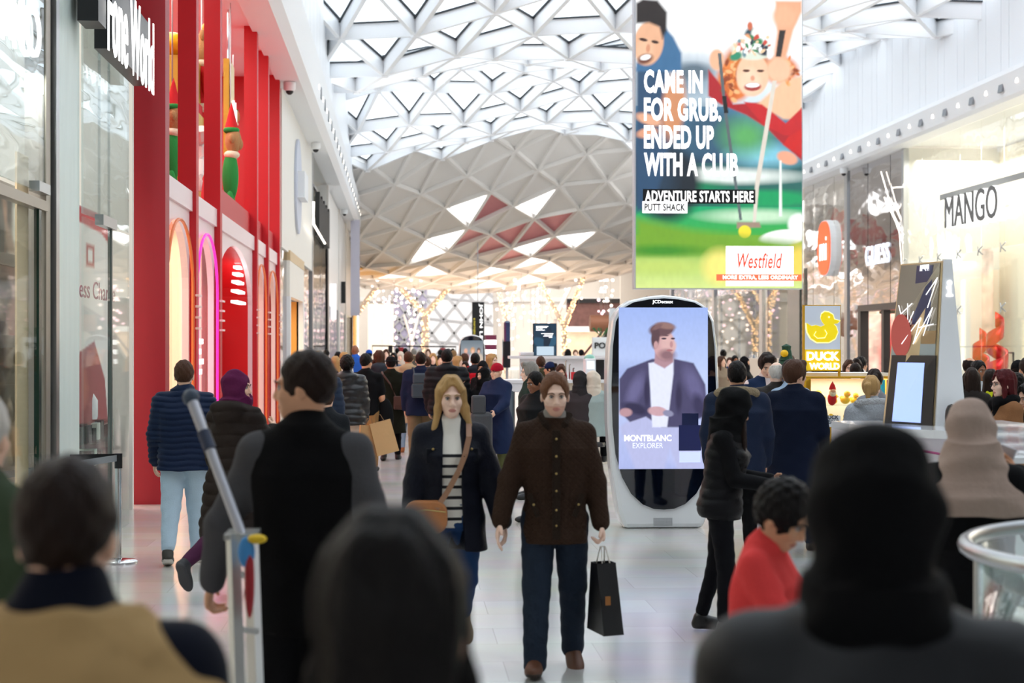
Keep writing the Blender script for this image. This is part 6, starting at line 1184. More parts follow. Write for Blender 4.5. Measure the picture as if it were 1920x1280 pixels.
        F.disp(lambda X, Y, Z: .005*np.sin(38*Z+22*Y+14*X)*np.sin(9*X+2)+.003*np.sin(60*Z-30*Y))
    F.mesh(name, m, B.root, u)
    if st in ('beanie', 'cap', 'fedora') and len(hair) > 2 and hair[2]: do_hair(B, ('short' if len(hair) < 4 else hair[3], hair[2]))
def top(m, th=.02, hem=-.10, sleeve=1., puff=0, per=.055, collar=.03, hood=None, flare=0, open_=0, name='jacket', bulk=0, wr=.004, furm=None, smat=None, cuffw=.0, waist=0):
    def g(B, per=per):
        if B.lod < 2: per = max(per, .085)
        u = B.u; F = B.grid((B.hip.z+hem-.3 if B.R[1][2] else B.hip.z+hem-.05, B.hc.z+.02), None, fine=False); secs = list(B.tor)
        S = []
        if hem < -.05:
            for z, a in ((hem, 1), (hem*.5-.04, .5)): S.append((z, 0, secs[1][2]-.002+flare*a*abs(hem)+(.03 if hem < -.5 else 0), secs[1][3]+.02+flare*a*abs(hem)+(.04 if hem < -.5 else 0)))
            secs = S+[q for q in secs if q[0] > -.05]
        secs = [(z, c, rx+(bulk if z < .42 else bulk*.2), ry+(bulk*1.2 if z < .42 else bulk*.3)) for z, c, rx, ry in secs]
        F.stack(secs, B.hip, B.R, k=.03, grow=th, e=2.5)
        if sleeve != 9:
            for i in range(2):
                if sleeve >= .6:
                    F.cap(B.sh[i], B.el[i], .050*B.w+th*.75+bulk*.3, .044*B.w+th*.9+bulk*.3, .05); e = B.el[i]+(B.wr[i]-B.el[i])*(.97 if sleeve >= 1 else .5); F.cap(B.el[i], e, .045*B.w+th+bulk*.3, .033+th*.8+cuffw, .015)
                elif sleeve > 0: F.cap(B.sh[i], B.sh[i]+(B.el[i]-B.sh[i])*.75, .056*B.w+th, .055*B.w+th, .04)
                elif not puff: F.cap(B.sh[i]*.9+B.U(0, 0, 1.39)*.1, B.sh[i]*.92+B.el[i]*.08, .044*B.w+th*.7, .044*B.w+th*.7, .03)
        for i in range(2): F.cap(B.U(0, .015, 1.46), B.sh[i]+Vector((0, 0, .012)), .055*B.w+th*.4, .038*B.w+th*.6, .06)
        if collar: F.cap(B.U(0, .012, 1.44), B.U(0, .0, 1.47+collar), .075+th*.5, .068+th*.4, .03)
        if hood: F.ell(B.U(0, .10, 1.47), (.15, .085, .075), B.R, .04); F.ell(B.U(0, .13, 1.42), (.10, .06, .1), B.R, .04)
        if puff: F.disp(lambda X, Y, Z: puff*(1-2*np.abs(np.sin(PI*(Z+.006*np.sin(20*X))/per))**.6))
        if wr: F.disp(wob(wr))
        if open_:
            for z0, z1, w0, w1 in ((.0, .52, open_, open_*.8),): F.stack([(hem-.05, -.2, open_*1.2, .2), (.15, -.2, open_, .17), (.5, -.2, open_*.9, .17), (.62, -.16, open_*1.1, .16)], B.hip, B.R, e=3, k=.01, op='s')
            F.f = F.f
        o = F.mesh(name, m, B.root, u)
        if furm:
            F = B.grid((B.hc.z-.32, B.hc.z+.02), min(B.hb, .012), fine=False); n_ = 14
            pts = [B.U(.16*math.cos(a), .05+.10*math.sin(a), 1.475+.03*math.sin(a)) for a in [PI*k/(n_-1)*1.2-PI*.1 for k in range(n_)]]
            for a, b in zip(pts, pts[1:]): F.cap(a, b, .038, .038, .02)
            F.disp(lambda X, Y, Z: .008*np.sin(150*X+40*Z)*np.sin(140*Y)*np.sin(130*Z)); F.mesh('fur_trim', furm, B.root, u)
        B.top = o
    return g
def trousers(m, th=.010, loose=0., cuff=.03, wr=.003, name='trousers'):
    def g(B):
        F = B.grid((-.3, B.hip.z+.18), None, fine=False); F.stack([q for q in B.tor if q[0] < .14], B.hip, None, k=.03, grow=th)
        for i in range(2):
            F.cap(B.hipj[i]+Vector((0, 0, -.02)), B.knee[i], .086*B.w+th+loose, .060*B.w+th+loose, .03); a = B.ank[i]+(B.knee[i]-B.ank[i]).normalized()*cuff; F.cap(B.knee[i], a, .058*B.w+th+loose, .043+th+loose, .02)
        if wr: F.disp(lambda X, Y, Z: wr*np.sin(55*Z+12*X+9*Y)*np.sin(19*Z+30*X))
        F.mesh(name, m, B.root, B.u)
    return g
def skirt(m, hem=-.8, flare=.12):
    def g(B):
        F = B.grid((B.hip.z+hem-.05, B.hip.z+.2), None, fine=False); F.stack([(hem, 0, .19+flare*.5, .17+flare*.6), (-.3, 0, .185, .15), (0, 0, .18, .135), (.12, 0, .15, .11)], B.hip, None, k=.02); F.disp(lambda X, Y, Z: .006*np.sin(30*X+3)*np.sin(25*Y)); F.mesh('skirt', m, B.root, B.u)
    return g
def shoes(m, sole=None, boot=0.):
    def g(B):
        for i in range(2):
            a, d = B.ank[i], B.foot[i]; upv = (Vector((0, 0, 1))-d*d.z).normalized(); side = d.cross(upv); M = Matrix((side, d, upv)).transposed()
            h = .022 if B.lod == 0 else (.012 if B.lod == 1 else .0075); c = a+d*.06-upv*.05
            F = Fld([axis(c[k]-.26, c[k]+.26, h) for k in range(3)]); F.cap(a-upv*.0, a-upv*.045-d*.02, .047, .044, .02); F.cap(a-upv*.005, c+d*.05, .044, .040, .02); F.ell(c+d*.075+upv*.005, (.048, .085, .038), M, .03); F.ell(c-d*.0, (.042, .11, .04), M, .03)
            if boot: F.cap(a, a+(B.knee[i]-a)*boot, .05, .056, .02)
            s0 = a-upv*.082; F.plane(-upv, -upv.dot(s0))
            def mf(cn, s0=np.array(s0), up=np.array(upv)): return ((cn-s0) @ up < .022).astype(int)
            F.mesh('shoe', [m, sole or m], B.root, B.u, mf)
    return g
def scarf(m, r=.036, name='scarf'):
    def g(B):
        F = B.grid((B.hc.z-.6, B.hc.z), .012 if B.lod else .02, fine=False); n_ = 16; pts = [B.U(.088*math.cos(a), .0+.085*math.sin(a), 1.485+.014*math.sin(a)) for a in [2*PI*k/n_ for k in range(n_+1)]]
        for a, b in zip(pts, pts[1:]): F.cap(a, b, r, r, .02)
        F.cap(B.U(-.04, -.1, 1.46), B.U(-.05, -.135, 1.2), .035, .04, .02); F.cap(B.U(.04, -.1, 1.46), B.U(.05, -.135, 1.12), .035, .04, .02); F.disp(wob(.004, 2)); F.mesh(name, m, B.root, B.u)
    return g
def glasses(B):
    for s in (-1, 1):
        MB().tube([(B.HD(s*.031, -.1, .006)+B.Rh @ Vector((.02*math.cos(a), 0, .016*math.sin(a))))*B.u for a in [2*PI*k/12 for k in range(12)]], .0016, 5, closed=True).tube([B.HD(s*.05, -.098, .01)*B.u, B.HD(s*.076, .0, .008)*B.u], .0014, 4).build('glasses', black, B.root)
def W(B, v): # body-space point to world
    return Matrix.Translation(B.root.location) @ B.root.rotation_euler.to_matrix().to_4x4() @ (Vector(v)*B.u)
navy, blk, jean, char = '#101a30', '#0c0c0f', '#22304a', '#26282c'
BK = cloth('#0b0b0e'); NV = cloth('#141d33'); LJN = cloth('#8ea3b8', .85, .2, 120); DJN = cloth('#1e2c42', .85, .25, 120); BSH = mat('black_shoe', '#111114', .4); WSOLE = mat('white_sole', '#dcd8d0', .6)
# --- the couple
denim = cloth('#222c3a', .8, .3, 60); brownq = bpy.data.materials.new('quilted_brown'); 
def quilt(name, col, sc=28.):
    m = mat(name, col, .85, spec=.15); nt = m.node_tree; N = nt.nodes.new; L = nt.links.new; b = nt.nodes['Principled BSDF']
    tc = N('ShaderNodeTexCoord'); sx = N('ShaderNodeSeparateXYZ'); L(tc.outputs['Object'], sx.inputs[0]); a = N('ShaderNodeMath'); a.operation = 'ADD'; s = N('ShaderNodeMath'); s.operation = 'SUBTRACT'
    outs = []
    for op in ('ADD', 'SUBTRACT'):
        x = N('ShaderNodeMath'); x.operation = op; L(sx.outputs[0], x.inputs[0]); L(sx.outputs[2], x.inputs[1]); y = N('ShaderNodeMath'); y.operation = 'MULTIPLY'; L(x.outputs[0], y.inputs[0]); y.inputs[1].default_value = sc*PI; z = N('ShaderNodeMath'); z.operation = 'SINE'; L(y.outputs[0], z.inputs[0]); w_ = N('ShaderNodeMath'); w_.operation = 'ABSOLUTE'; L(z.outputs[0], w_.inputs[0]); outs.append(w_)
    mn = N('ShaderNodeMath'); mn.operation = 'MINIMUM'; L(outs[0].outputs[0], mn.inputs[0]); L(outs[1].outputs[0], mn.inputs[1]); pw = N('ShaderNodeMath'); pw.operation = 'POWER'; pw.inputs[1].default_value = .4; L(mn.outputs[0], pw.inputs[0])
    bp = N('ShaderNodeBump'); bp.inputs['Strength'].default_value = .7; bp.inputs['Distance'].default_value = .006; L(pw.outputs[0], bp.inputs['Height']); L(bp.outputs[0], b.inputs['Normal']); return m
man = person('man walking towards us in a brown quilted jacket and jeans, holding a black bag', 1040, 700, 9.9, 2, lod=3, sk='e', hair=('short', 'ginger'), beard='stub', w=.98, head=(2, 6), legs=((10, 4), (-8, 16)), feet=(-6, 28), spread=2.5,
    arms=((6, 20, 10, -5), (2, 14, 12, 5)), curl=(22, 75), wear=[top(cloth('#8b8680', .9), .008, -.02, collar=.035, name='pullover', sleeve=.7), top(quilt('quilted_brown_jacket', '#34241a'), .024, -.15, collar=.0, bulk=.008, name='jacket'), trousers(denim, .012, .012, cuff=-.015), shoes(mat('brown_leather', '#5c3620', .5), mat('brown_sole', '#2e1f16', .7), boot=.2)])
# jacket collar, placket, studs and pockets
def on_front(B, x, z, off, rx=.178, ry=.118, th=.038):
    a = min(.999, abs(x)/(rx+th)); return B.U(x, -(ry+th+off)*(1-a**2.5)**.4, z)
def studs(B, zs, x, m, name='stud', off=.008):
    for z in zs: MB().ball(on_front(B, x, z, off)*B.u, .0075, 8, 6).build(name, m, B.root, smooth=2)
brass = mat('brass', '#b39a62', .35, .9); studs(man, [1.38, 1.28, 1.18, 1.08, .97, .88], .0, brass, off=.010); studs(man, [1.0], -.13, brass, off=.012); studs(man, [1.0], .13, brass, off=.012)
dbr = quilt('dark_brown_trim', '#2c2119', 60)
MB().beam(on_front(man, 0, 1.43, .0)*man.u, on_front(man, 0, .80, .008)*man.u, .045, .012, up=(0, -1, 0)).build('placket', dbr, man.root)
for s in (-1, 1):
    MB().beam(on_front(man, s*.155, 1.06, .004)*man.u, on_front(man, s*.105, .93, .006)*man.u, .03, .012, up=(0, -1, 0)).build('pocket_flap', dbr, man.root)
    MB().tube([man.U(s*.01, -.088, 1.40)*man.u, man.U(s*.055, -.078, 1.46)*man.u, man.U(s*.082, -.02, 1.51)*man.u, man.U(s*.06, .055, 1.52)*man.u, man.U(0, .09, 1.52)*man.u], [.016, .022, .022, .02, .018], 8).build('collar', dbr, man.root, smooth=True)
# shopping bag in his left hand
def paper_bag(c, w_, h, d, m, label, rz=0, hm=None, tilt=0, cat='bag'):
    r = empty('paper_bag', c, label, cat, rz); r.rotation_euler.y = tilt
    a = MB(); z0 = -h
    vs = [(x*w_/2*k, y*d/2*k2, z) for z, k, k2 in ((z0, 1, 1), (0, .96, .35)) for x, y in ((-1, -1), (1, -1), (1, 1), (-1, 1))]
    a.add(vs, [(0, 3, 2, 1), (0, 1, 5, 4), (2, 3, 7, 6), (1, 2, 6)[:3], (1, 6, 5), (3, 0, 4), (3, 4, 7)]); o = a.build('sack', m, r); mo = o.modifiers.new('s', 'SOLIDIFY'); mo.thickness = .004
    for s in (-1, 1): MB().tube([(-w_*.2, s*d*.17, -.01), (-w_*.1, s*.008, .09), (w_*.1, s*.008, .09), (w_*.2, s*d*.17, -.01)], .004, 6).build('handle', hm or mat('cord_white', '#d8d2c8', .7), r)
    return r
hp = W(man, man.hand[1][0])
pb = paper_bag(hp+Vector((.0, 0, -.13)), .12, .40, .30, mat('black_paper', '#141416', .35), 'black paper carrier bag with thin white handles held by the man in brown', .22, tilt=-.03)
pic_ = MB().box((-.03, -.15, -.2), (.03, .004, .05)).build('gold_mark', mat('gold_mark', '#a8703c', .4, .5), pb)
woman = person('blonde woman walking in a dark navy jacket, striped jumper and blue jeans', 845, 703, 10.1, 6, sex='f', lod=3, sk='e', hair=('long', 'blonde', .26), head=(2, 2), legs=((14, 6), (-18, 34)), feet=(-4, 40), spread=1.5, w=1.02,
    arms=((4, 12, 14, 5), (4, 20, 8, -5)), curl=(30, 30), wear=[trousers(cloth('#23406b', .85, .2, 100), .01), shoes(mat('tan_suede', '#8d7a63', .8))])
def stripes(name, a, b, per, frac):
    m = mat(name, a, .85); nt = m.node_tree; N = nt.nodes.new; L = nt.links.new; tc = N('ShaderNodeTexCoord'); sx = N('ShaderNodeSeparateXYZ'); L(tc.outputs['Object'], sx.inputs[0]); md = N('ShaderNodeMath'); md.operation = 'MODULO'; md.inputs[1].default_value = per; L(sx.outputs[2], md.inputs[0])
    lt = N('ShaderNodeMath'); lt.operation = 'LESS_THAN'; lt.inputs[1].default_value = per*frac; L(md.outputs[0], lt.inputs[0]); g2 = N('ShaderNodeMath'); g2.operation = 'LESS_THAN'; g2.inputs[1].default_value = 1.30; L(sx.outputs[2], g2.inputs[0]); ml = N('ShaderNodeMath'); ml.operation = 'MULTIPLY'; L(lt.outputs[0], ml.inputs[0]); L(g2.outputs[0], ml.inputs[1])
    mx = N('ShaderNodeMix'); mx.data_type = 'RGBA'; mx.inputs['A'].default_value = lin(a)+(1,); mx.inputs['B'].default_value = lin(b)+(1,); L(ml.outputs[0], mx.inputs['Factor']); L(mx.outputs['Result'], nt.nodes['Principled BSDF'].inputs['Base Color']); return m
top(stripes('striped_knit', '#e9e4da', '#14151c', .062, .3), .012, -.02, collar=.012, name='jumper', sleeve=.5)(woman)
top(cloth('#10131f', .6, .25, 60), .028, -.20, collar=.045, bulk=.012, open_=.062, name='jacket', flare=.06, cuffw=.006)(woman)
studs(woman, [1.33], -.115, brass, off=.012); studs(woman, [1.33], .115, brass, off=.012); studs(woman, [.98], -.12, brass, off=.015)
for s in (-1, 1): MB().box(on_front(woman, s*.112, 1.29, .002, .15, .118)*woman.u, (.085, .015, .085)).build('pocket', cloth('#0d1019', .6, .25, 60), woman.root, bevel=.005)
tan = mat('tan_leather', '#b87848', .45, bump=.15)
bgp = W(woman, woman.U(-.16, -.20, .93)); hb_ = empty('handbag', bgp, 'tan leather crossbody bag at the blonde woman\'s hip', 'bag')
MB().prism(rrect(.25, .19, .07), (-.125+.125, 0, 0), XA, ZA, YA, .075).build('bag_body', tan, hb_, bevel=.012); MB().tube([(x, -.004, z) for x, z in ((-.115, .03), (0, .045), (.115, .03))], .004, 6).build('zip', brass, hb_)
sp_ = [W(woman, woman.U(*q)) for q in ((-.10, -.19, .98), (-.03, -.17, 1.08), (.035, -.172, 1.2), (.075, -.165, 1.3), (.10, -.13, 1.4), (.105, -.05, 1.475), (.09, .05, 1.46), (.0, .14, 1.3))]
smb = MB()
for a, b in zip(sp_, sp_[1:]): smb.beam(a+Vector((0, -.01, 0)), b+Vector((0, -.01, 0)), .032, .008, up=(0, -1, .2))
so = smb.build('strap', mat('tan_strap', '#9c7358', .5)); addto(hb_, so)
# --- man in black body warmer, seen from behind, with ladder and pole
vm = person('man seen from behind in a black body warmer over a grey shirt, head turned left', 574, 660, 6.55, 178, lod=2, sk='b', hair=('short', 'dark'), head=(82, 0), w=1.03, H=1.86, arms=((-4, 16, 22, 0), (0, 26, 22, 0)), curl=60, legs=((0, 2), (4, 6)),
    wear=[top(cloth('#4c4c4f', .9), .018, -.05, collar=.0, name='shirt', sleeve=1), top(cloth('#0a0a0c', .9), .022, -.16, sleeve=0, collar=.03, name='body_warmer', bulk=.006), trousers(BK, .02, .02), shoes(BSH)])
ld = empty('stepladder', P(455, 1100, 6.1), 'pale metal stepladder carried upright beside the man in the black body warmer', 'ladder')
alu = mat('aluminium', '#c6c8c6', .35, .7); A0, A1_, B0_, B1_ = P(452, 1300, 6.0), P(437, 1000, 6.1), P(487, 1300, 6.15), P(470, 1010, 6.2)
lm_ = MB(); 
addto(ld, MB().beam(A0-Vector((0, 0, .35)), A1_, .035, .07).build('rail', alu), MB().beam(B0_-Vector((0, 0, .35)), B1_, .03, .06).build('rail', alu), *[MB().beam(A0+(A1_-A0)*k, B0_+(B1_-B0_)*k, .03, .02).build('rung', alu) for k in (-.3, .05, .4, .75)], bxo('top_cap', tuple(A1_-Vector((.03, .03, .02))), tuple(B1_+Vector((.03, .08, .03))), alu))
pl = empty('cleaning_pole', P(395, 840, 6.3), 'long grey cleaning pole leaning up left with a rounded end', 'pole'); a, b = P(358, 745, 6.4), P(432, 945, 6.2)
addto(pl, MB().tube([a, a+(b-a)*.35], [.021, .019], 12).build('upper_tube', mat('pole_silver', '#b9bbc4', .3, .4), smooth=True), MB().tube([a+(b-a)*.33, a+(b-a)*.5], .024, 12).build('blue_grip', mat('navy_grip', '#26324c', .5), smooth=True), MB().tube([a+(b-a)*.48, b+(b-a)*.3], .019, 12).build('lower_tube', mat('pole_silver', ''), smooth=True), MB().ball(a, (.032, .032, .034)).build('end_cap', mat('slate_cap', '#3b4a5c', .5), smooth=2))
for nm, c, px, py, dd, lb in (('cloth', '#3f8fd0', 462, 1035, (.06, .04, .11), 'blue cleaning cloth hanging at the ladder top'), ('dustpan', '#a01522', 468, 1090, (.035, .05, .26), 'narrow dark red tool hanging from the ladder'), ('sponge', '#e8c21a', 482, 1010, (.07, .05, .035), 'yellow sponge on the ladder top beside the black body warmer')):
    o = tag(MB().ball(P(px, py, 6.0), [q/2 for q in dd], 14, 10).build(nm, mat('tool_'+nm, c, .6, bump=.3, bscale=20), smooth=2), lb, 'cleaning tool')
# --- left group
puffn = cloth('#15233f', .55, .1, 60)
person('man seen from behind in a navy padded jacket and pale blue joggers', 345, 677, 14.8, 183, lod=2, sk='a', hair=('short', 'brown'), w=1.12, legs=((8, 4), (-10, 14)), feet=(0, 15), arms=((-14, 12, 18, 0), (4, 10, 20, 0)), spread=1,
    wear=[top(puffn, .026, -.10, puff=.007, per=.05, bulk=.018, collar=.04), trousers(cloth('#b9cfe0', .9), .012, .006, cuff=.06), shoes(mat('olive_trainer', '#3c3a34', .7), WSOLE)])
pur = person('woman in a plum headscarf and long brown padded coat walking away, one foot lifted', 442, 704, 12.8, 150, sex='f', lod=2, sk='a', hair=('hijab', '#571a42'), head=(-70, 0), legs=((12, 6), (-12, 50)), feet=(0, 60), arms=((30, 10, 95, 25), (6, 12, 14, 5)), w=1.1, H=1.70,
    wear=[trousers(cloth('#4a2440', .9), .008), top(cloth('#241c19', .7, .1, 60), .03, -.60, puff=.006, per=.09, bulk=.02, hood=True, name='coat', collar=.03), shoes(mat('dark_trainer', '#25262b', .6), mat('grey_sole', '#3a3b40', .7))])
# --- foreground heads
colr = cloth('#bb9a6a', .9, .4, 20)
f1 = person('foreground man seen from behind, dark cropped hair, tan collar on navy coat, bottom left', 118, 868, 2.8, 178, lod=2, sk='a', hair=('short', 'dark'), w=1.1, legs=((0, 0), (0, 0)), head=(0, 8), H=1.70, wear=[top(cloth('#0c1120', .8), .035, -.2, bulk=.03, collar=.055, name='coat')])
F = f1.grid((1.2, 1.7), .008, fine=False); F.stack([(.36, .005, .30, .20), (.47, .01, .285, .19), (.53, .01, .22, .165), (.60, .01, .14, .13)], f1.hip, f1.R, k=.02); F.stack([(.3, -.2, .4, .21), (.65, -.2, .4, .21)], f1.hip, f1.R, op='s'); F.disp(wob(.005, 1.5)); F.mesh('tan_collar', colr, f1.root, f1.u)
person('foreground woman seen from behind with long dark hair, head at the bottom centre', 728, 958, 2.15, 175, sex='f', lod=2, sk='b', hair=('long', 'black', .42), w=1.0, H=1.655, hs=1.16, head=(0, 6), legs=((0, 0), (0, 0)), wear=[top(cloth('#131014', .9), .03, -.2, bulk=.015, name='coat')])
person('foreground woman seen from behind in a black headscarf and dark leather jacket, bottom right', 1640, 800, 2.65, 172, sex='f', lod=2, sk='b', hair=('hijab', '#060608'), w=1.24, H=1.735, hs=1.16, head=(0, 4), legs=((0, 0), (0, 0)), wear=[top(mat('leather_slate', '#0d1118', .6, bump=.2, bscale=12), .028, -.2, bulk=.03, name='jacket', collar=.02)])
person('person cropped by the left edge with white hair and an olive coat', -48, 742, 4.6, 170, lod=1, sk='a', hair=('short', 'white'), w=1.1, H=1.77, legs=((0, 0), (0, 0)), wear=[top(cloth('#3d4a36', .85), .03, -.3, bulk=.02, name='coat'), trousers(BK), shoes(BSH)])
# --- right foreground
bh = person('woman in a beige headscarf and black robe holding a phone to her ear', 1822, 766, 7.3, 172, sex='f', lod=2, sk='b', hair=('hijab', '#b09a8e', 1), w=1.1, H=1.64, hs=1.06, head=(-50, 0), arms=((30, 30, 130, 10), (8, 10, 30, 10)), curl=(45, 20), legs=((0, 0), (0, 0)), wear=[top(BK, .028, -.78, bulk=.02, name='robe', flare=.1, collar=0, cuffw=.02), shoes(BSH)])
for hidx in (0,):
    c, d, n_, wd = bh.hand[0] if bh.wr[0].z > bh.wr[1].z else bh.hand[1]; p_ = W(bh, c+n_*.03)
    ph = tag(MB().box((0, 0, 0), (.012, .075, .15)).build('phone', mat('silver_phone', '#c8c6cc', .2, .5), bevel=.008), 'silver phone held to the ear by the woman in the beige headscarf', 'phone'); ph.location = p_; ph.rotation_euler = (math.radians(20), 0, math.radians(60))
boy = person('boy with black curly hair in a coral red polo shirt looking down at a tablet', 1408, 888, 5.7, 66, lod=2, sk='b', hair=('curly', 'black'), H=1.30, hs=1.16, w=.95, sit=.76, lean=8, head=(-8, 22), arms=((38, 8, 48, 10), (38, 10, 48, 20)), curl=35, legs=((80, 85), (80, 85)),
    wear=[top(cloth('#ee4a4a', .85, .3, 120), .014, -.08, sleeve=.5, bulk=.008, collar=.02, name='polo_shirt'), trousers(cloth('#b9c2bb', .9), .012, .01), shoes(WSOLE)])
white_tr = mat('white_piping', '#efe2e0', .7)
MB().tube([boy.U(.062*math.cos(a), .01+.068*math.sin(a), 1.485+.01*math.sin(a))*boy.u for a in [PI*2*k/16 for k in range(16)]], .012, 8, closed=True).build('collar', cloth('#ee4a4a', .85, .3, 120), boy.root, smooth=2); MB().tube([boy.U(.072*math.cos(a), .01+.078*math.sin(a), 1.477+.01*math.sin(a))*boy.u for a in [PI*2*k/16 for k in range(16)]], .004, 6, closed=True).build('collar_piping', white_tr, boy.root)
for i in range(2):
    d = (boy.el[i]-boy.sh[i]); c = boy.sh[i]+d*.93; dn = d.normalized(); e1 = dn.orthogonal().normalized(); e2_ = dn.cross(e1); MB().tube([(c+(e1*math.cos(a)+e2_*math.sin(a))*.066)*boy.u for a in [2*PI*k/16 for k in range(16)]], .0045, 6, closed=True).build('sleeve_piping', white_tr, boy.root)
c = W(boy, (boy.hand[0][0]+boy.hand[1][0])/2); tb_ = tag(MB().box((0, 0, 0), (.17, .012, .24)).build('tablet', mat('tablet_dark', '#2a1618', .15), bevel=.006), 'dark tablet held by the boy in the coral shirt', 'tablet'); tb_.location = c+Vector((.03, .0, .03)); tb_.rotation_euler = (math.radians(-55), 0, math.radians(62))
bz = boy.root.location; stl = empty('high_bench', (bz.x, bz.y, 0), 'light grey high seat under the boy in the coral shirt', 'seat')
addto(stl, bxo('seat', (bz.x-.25, bz.y-.2, .56), (bz.x+.25, bz.y+.25, .66), mat('seat_grey', '#aab0b0', .5), bevel=.03), *[MB().tube([(bz.x+a, bz.y+b, 0), (bz.x+a, bz.y+b, .57)], .02, 8).build('leg', mat('leg_navy', '#1d2236', .4)) for a, b in ((-.22, -.15), (.22, -.15), (-.22, .2), (.22, .2))])
hg = person('young woman in a black hoodie, black padded gilet and leggings looking at her phone', 1352, 741, 11.2, 78, sex='f', lod=2, sk='b', hair=('hood', '#0b0b0d'), head=(0, 18), lean=4, H=1.60, arms=((22, 6, 62, 20), (22, 6, 66, 20)), curl=45, legs=((6, 8), (-6, 10)), w=1.0,
    wear=[top(cloth('#0d0d10'), .014, -.03, name='hoodie', cuffw=.004), top(cloth('#121215', .5), .028, -.05, sleeve=0, puff=.004, per=.07, bulk=.015, name='gilet', collar=.04), trousers(cloth('#0c0c12', .8), .006, cuff=.05), shoes(BSH)])
F = hg.grid((hg.hc.z-.5, hg.hc.z), .01, fine=False); [F.cap(hg.HD(s*.045, -.075, -.02), hg.U(s*.07, -.15, 1.22), .018, .014, .02) for s in (-1, 1)]; F.mesh('hair', hairm('dark'), hg.root, hg.u)
c = W(hg, hg.hand[0][0]*.5+hg.hand[1][0]*.5); ph = tag(MB().box((0, 0, 0), (.075, .15, .01)).build('phone', black, bevel=.004), 'phone held out by the young woman in the black hoodie', 'phone'); ph.location = c+Vector((.03, 0, .03)); ph.rotation_euler = (0, math.radians(-25), math.radians(-10))
nc = person('man in a long navy overcoat seen from behind, turning his head right', 1490, 674, 15.6, 160, lod=2, sk='a', hair=('thick', 'brown'), head=(-35, 0), legs=((16, 4), (-14, 12)), feet=(0, 20), arms=((6, 8, 40, 10), (-2, 10, 20, 0)), w=1.12, H=1.76, wear=[top(cloth('#10182b', .9), .03, -.28, bulk=.02, flare=.15, name='overcoat', collar=.03), trousers(DJN, .012, .008), shoes(BSH)])
person('man from behind in a navy parka with fur-trimmed hood, beside the oval screen', 1382, 682, 14.9, 172, lod=1, sk='b', hair=('short', 'black'), w=1.15, H=1.74, wear=[top(cloth('#18233a', .7), .035, -.25, bulk=.03, hood=True, name='parka', furm=cloth('#8f8068', .95, .8, 60)), trousers(BK), shoes(BSH)])
person('balding man in a dark brown jacket and light jeans seen from behind', 1456, 679, 17.6, 186, lod=1, sk='e', hair=('balding', 'white'), w=1.15, legs=((6, 3), (-6, 8)), wear=[top(cloth('#27211d', .6), .028, -.08, bulk=.025, name='jacket'), trousers(cloth('#9fb2c6', .9), .014, .01), shoes(mat('white_shoe', '#e2e2e2', .5))])
person('young man with tousled hair, pink shirt and navy gilet facing us, looking down', 1436, 663, 19.2, 8, lod=1, sk='a', hair=('thick', 'dark'), head=(-5, 22), w=1.05, wear=[top(cloth('#e6d3cf'), .012, -.05, name='shirt'), top(cloth('#1c2c4a'), .024, -.08, sleeve=0, open_=.03, collar=.0, name='gilet'), trousers(BK), shoes(BSH)])
person('grey haired person in a dark coat partly hidden by the balding man', 1474, 673, 22, 200, lod=0, sk='a', hair=('bob', 'grey'), wear=[top(BK, .03, -.3), trousers(BK), shoes(BSH)])
person('person in a pale blue top hidden behind the navy overcoat', 1482, 676, 17.5, 200, lod=0, sk='b', hair=('short', 'dark'), w=.95, wear=[top(cloth('#9fb4cc'), .02, -.1), trousers(BK), shoes(BSH)])
gf = person('woman with a blonde ponytail in a pale grey hooded coat with fur, seen from behind', 1634, 712, 15.6, 186, sex='f', lod=1, sk='e', hair=('pony', 'blonde'), head=(-35, 0), H=1.60, w=1.18, arms=((10, 24, 60, 10), (6, 16, 40, 10)), wear=[top(cloth('#a9afb6', .9, .5, 60), .03, -.3, bulk=.025, hood=True, furm=cloth('#aeb0b3', .95, .9, 60), name='coat'), trousers(BK), shoes(BSH), glasses])
bb = empty('handbag', W(gf, gf.U(-.27, .1, 1.0)), 'black shoulder bag of the woman in the pale grey fur-trimmed coat', 'bag'); MB().box((0, 0, 0), (.12, .28, .18)).build('bag_body', BSH, bb, bevel=.03); MB().tube([(0, -.1, .08), (0, -.04, .3), (.06, 0, .46), (0, .06, .3), (0, .1, .08)], .012, 6).build('strap', BSH, bb)
person('dark haired woman bending in front of the yellow kiosk beyond the grey coat', 1640, 694, 17.5, 200, sex='f', lod=1, sk='b', hair=('pony', 'dark'), head=(-30, 5), w=1.0, wear=[top(cloth('#8a8b92'), .024, -.2), trousers(BK), shoes(BSH)])
person('woman in a white hoodie looking right beyond the yellow kiosk', 1690, 671, 25, 45, sex='f', lod=1, sk='e', hair=('long', 'dark', .15), wear=[top(cloth('#e4e2de'), .026, -.1, bulk=.02, hood=True, name='hoodie'), trousers(BK), shoes(BSH)])
person('older woman with fair hair and black top facing us beside the information stand', 1703, 678, 26, 0, sex='f', lod=1, sk='e', hair=('bob', 'blonde'), wear=[top(BK, .02, -.1), trousers(BK), shoes(BSH)])
person('woman with a dark bun and cream top in front of the black shop entrance', 1614, 670, 27, 120, sex='f', lod=1, sk='b', hair=('bun', 'black'), wear=[top(cloth('#e6e0da'), .024, -.1), trousers(BK), shoes(BSH)])
person('young woman with long brown hair and black jacket just right of the duck sign, nearer', 1592, 676, 24, 0, sex='f', lod=1, sk='a', hair=('long', 'brown', .25), wear=[top(BK, .028, -.1), trousers(BK), shoes(BSH)])
person('young woman with long dark hair and printed black top right of the duck sign', 1606, 674, 25, -10, sex='f', lod=1, sk='e', hair=('long', 'dark', .25), wear=[top(cloth('#17161a'), .028, -.1), trousers(BK), shoes(BSH)])
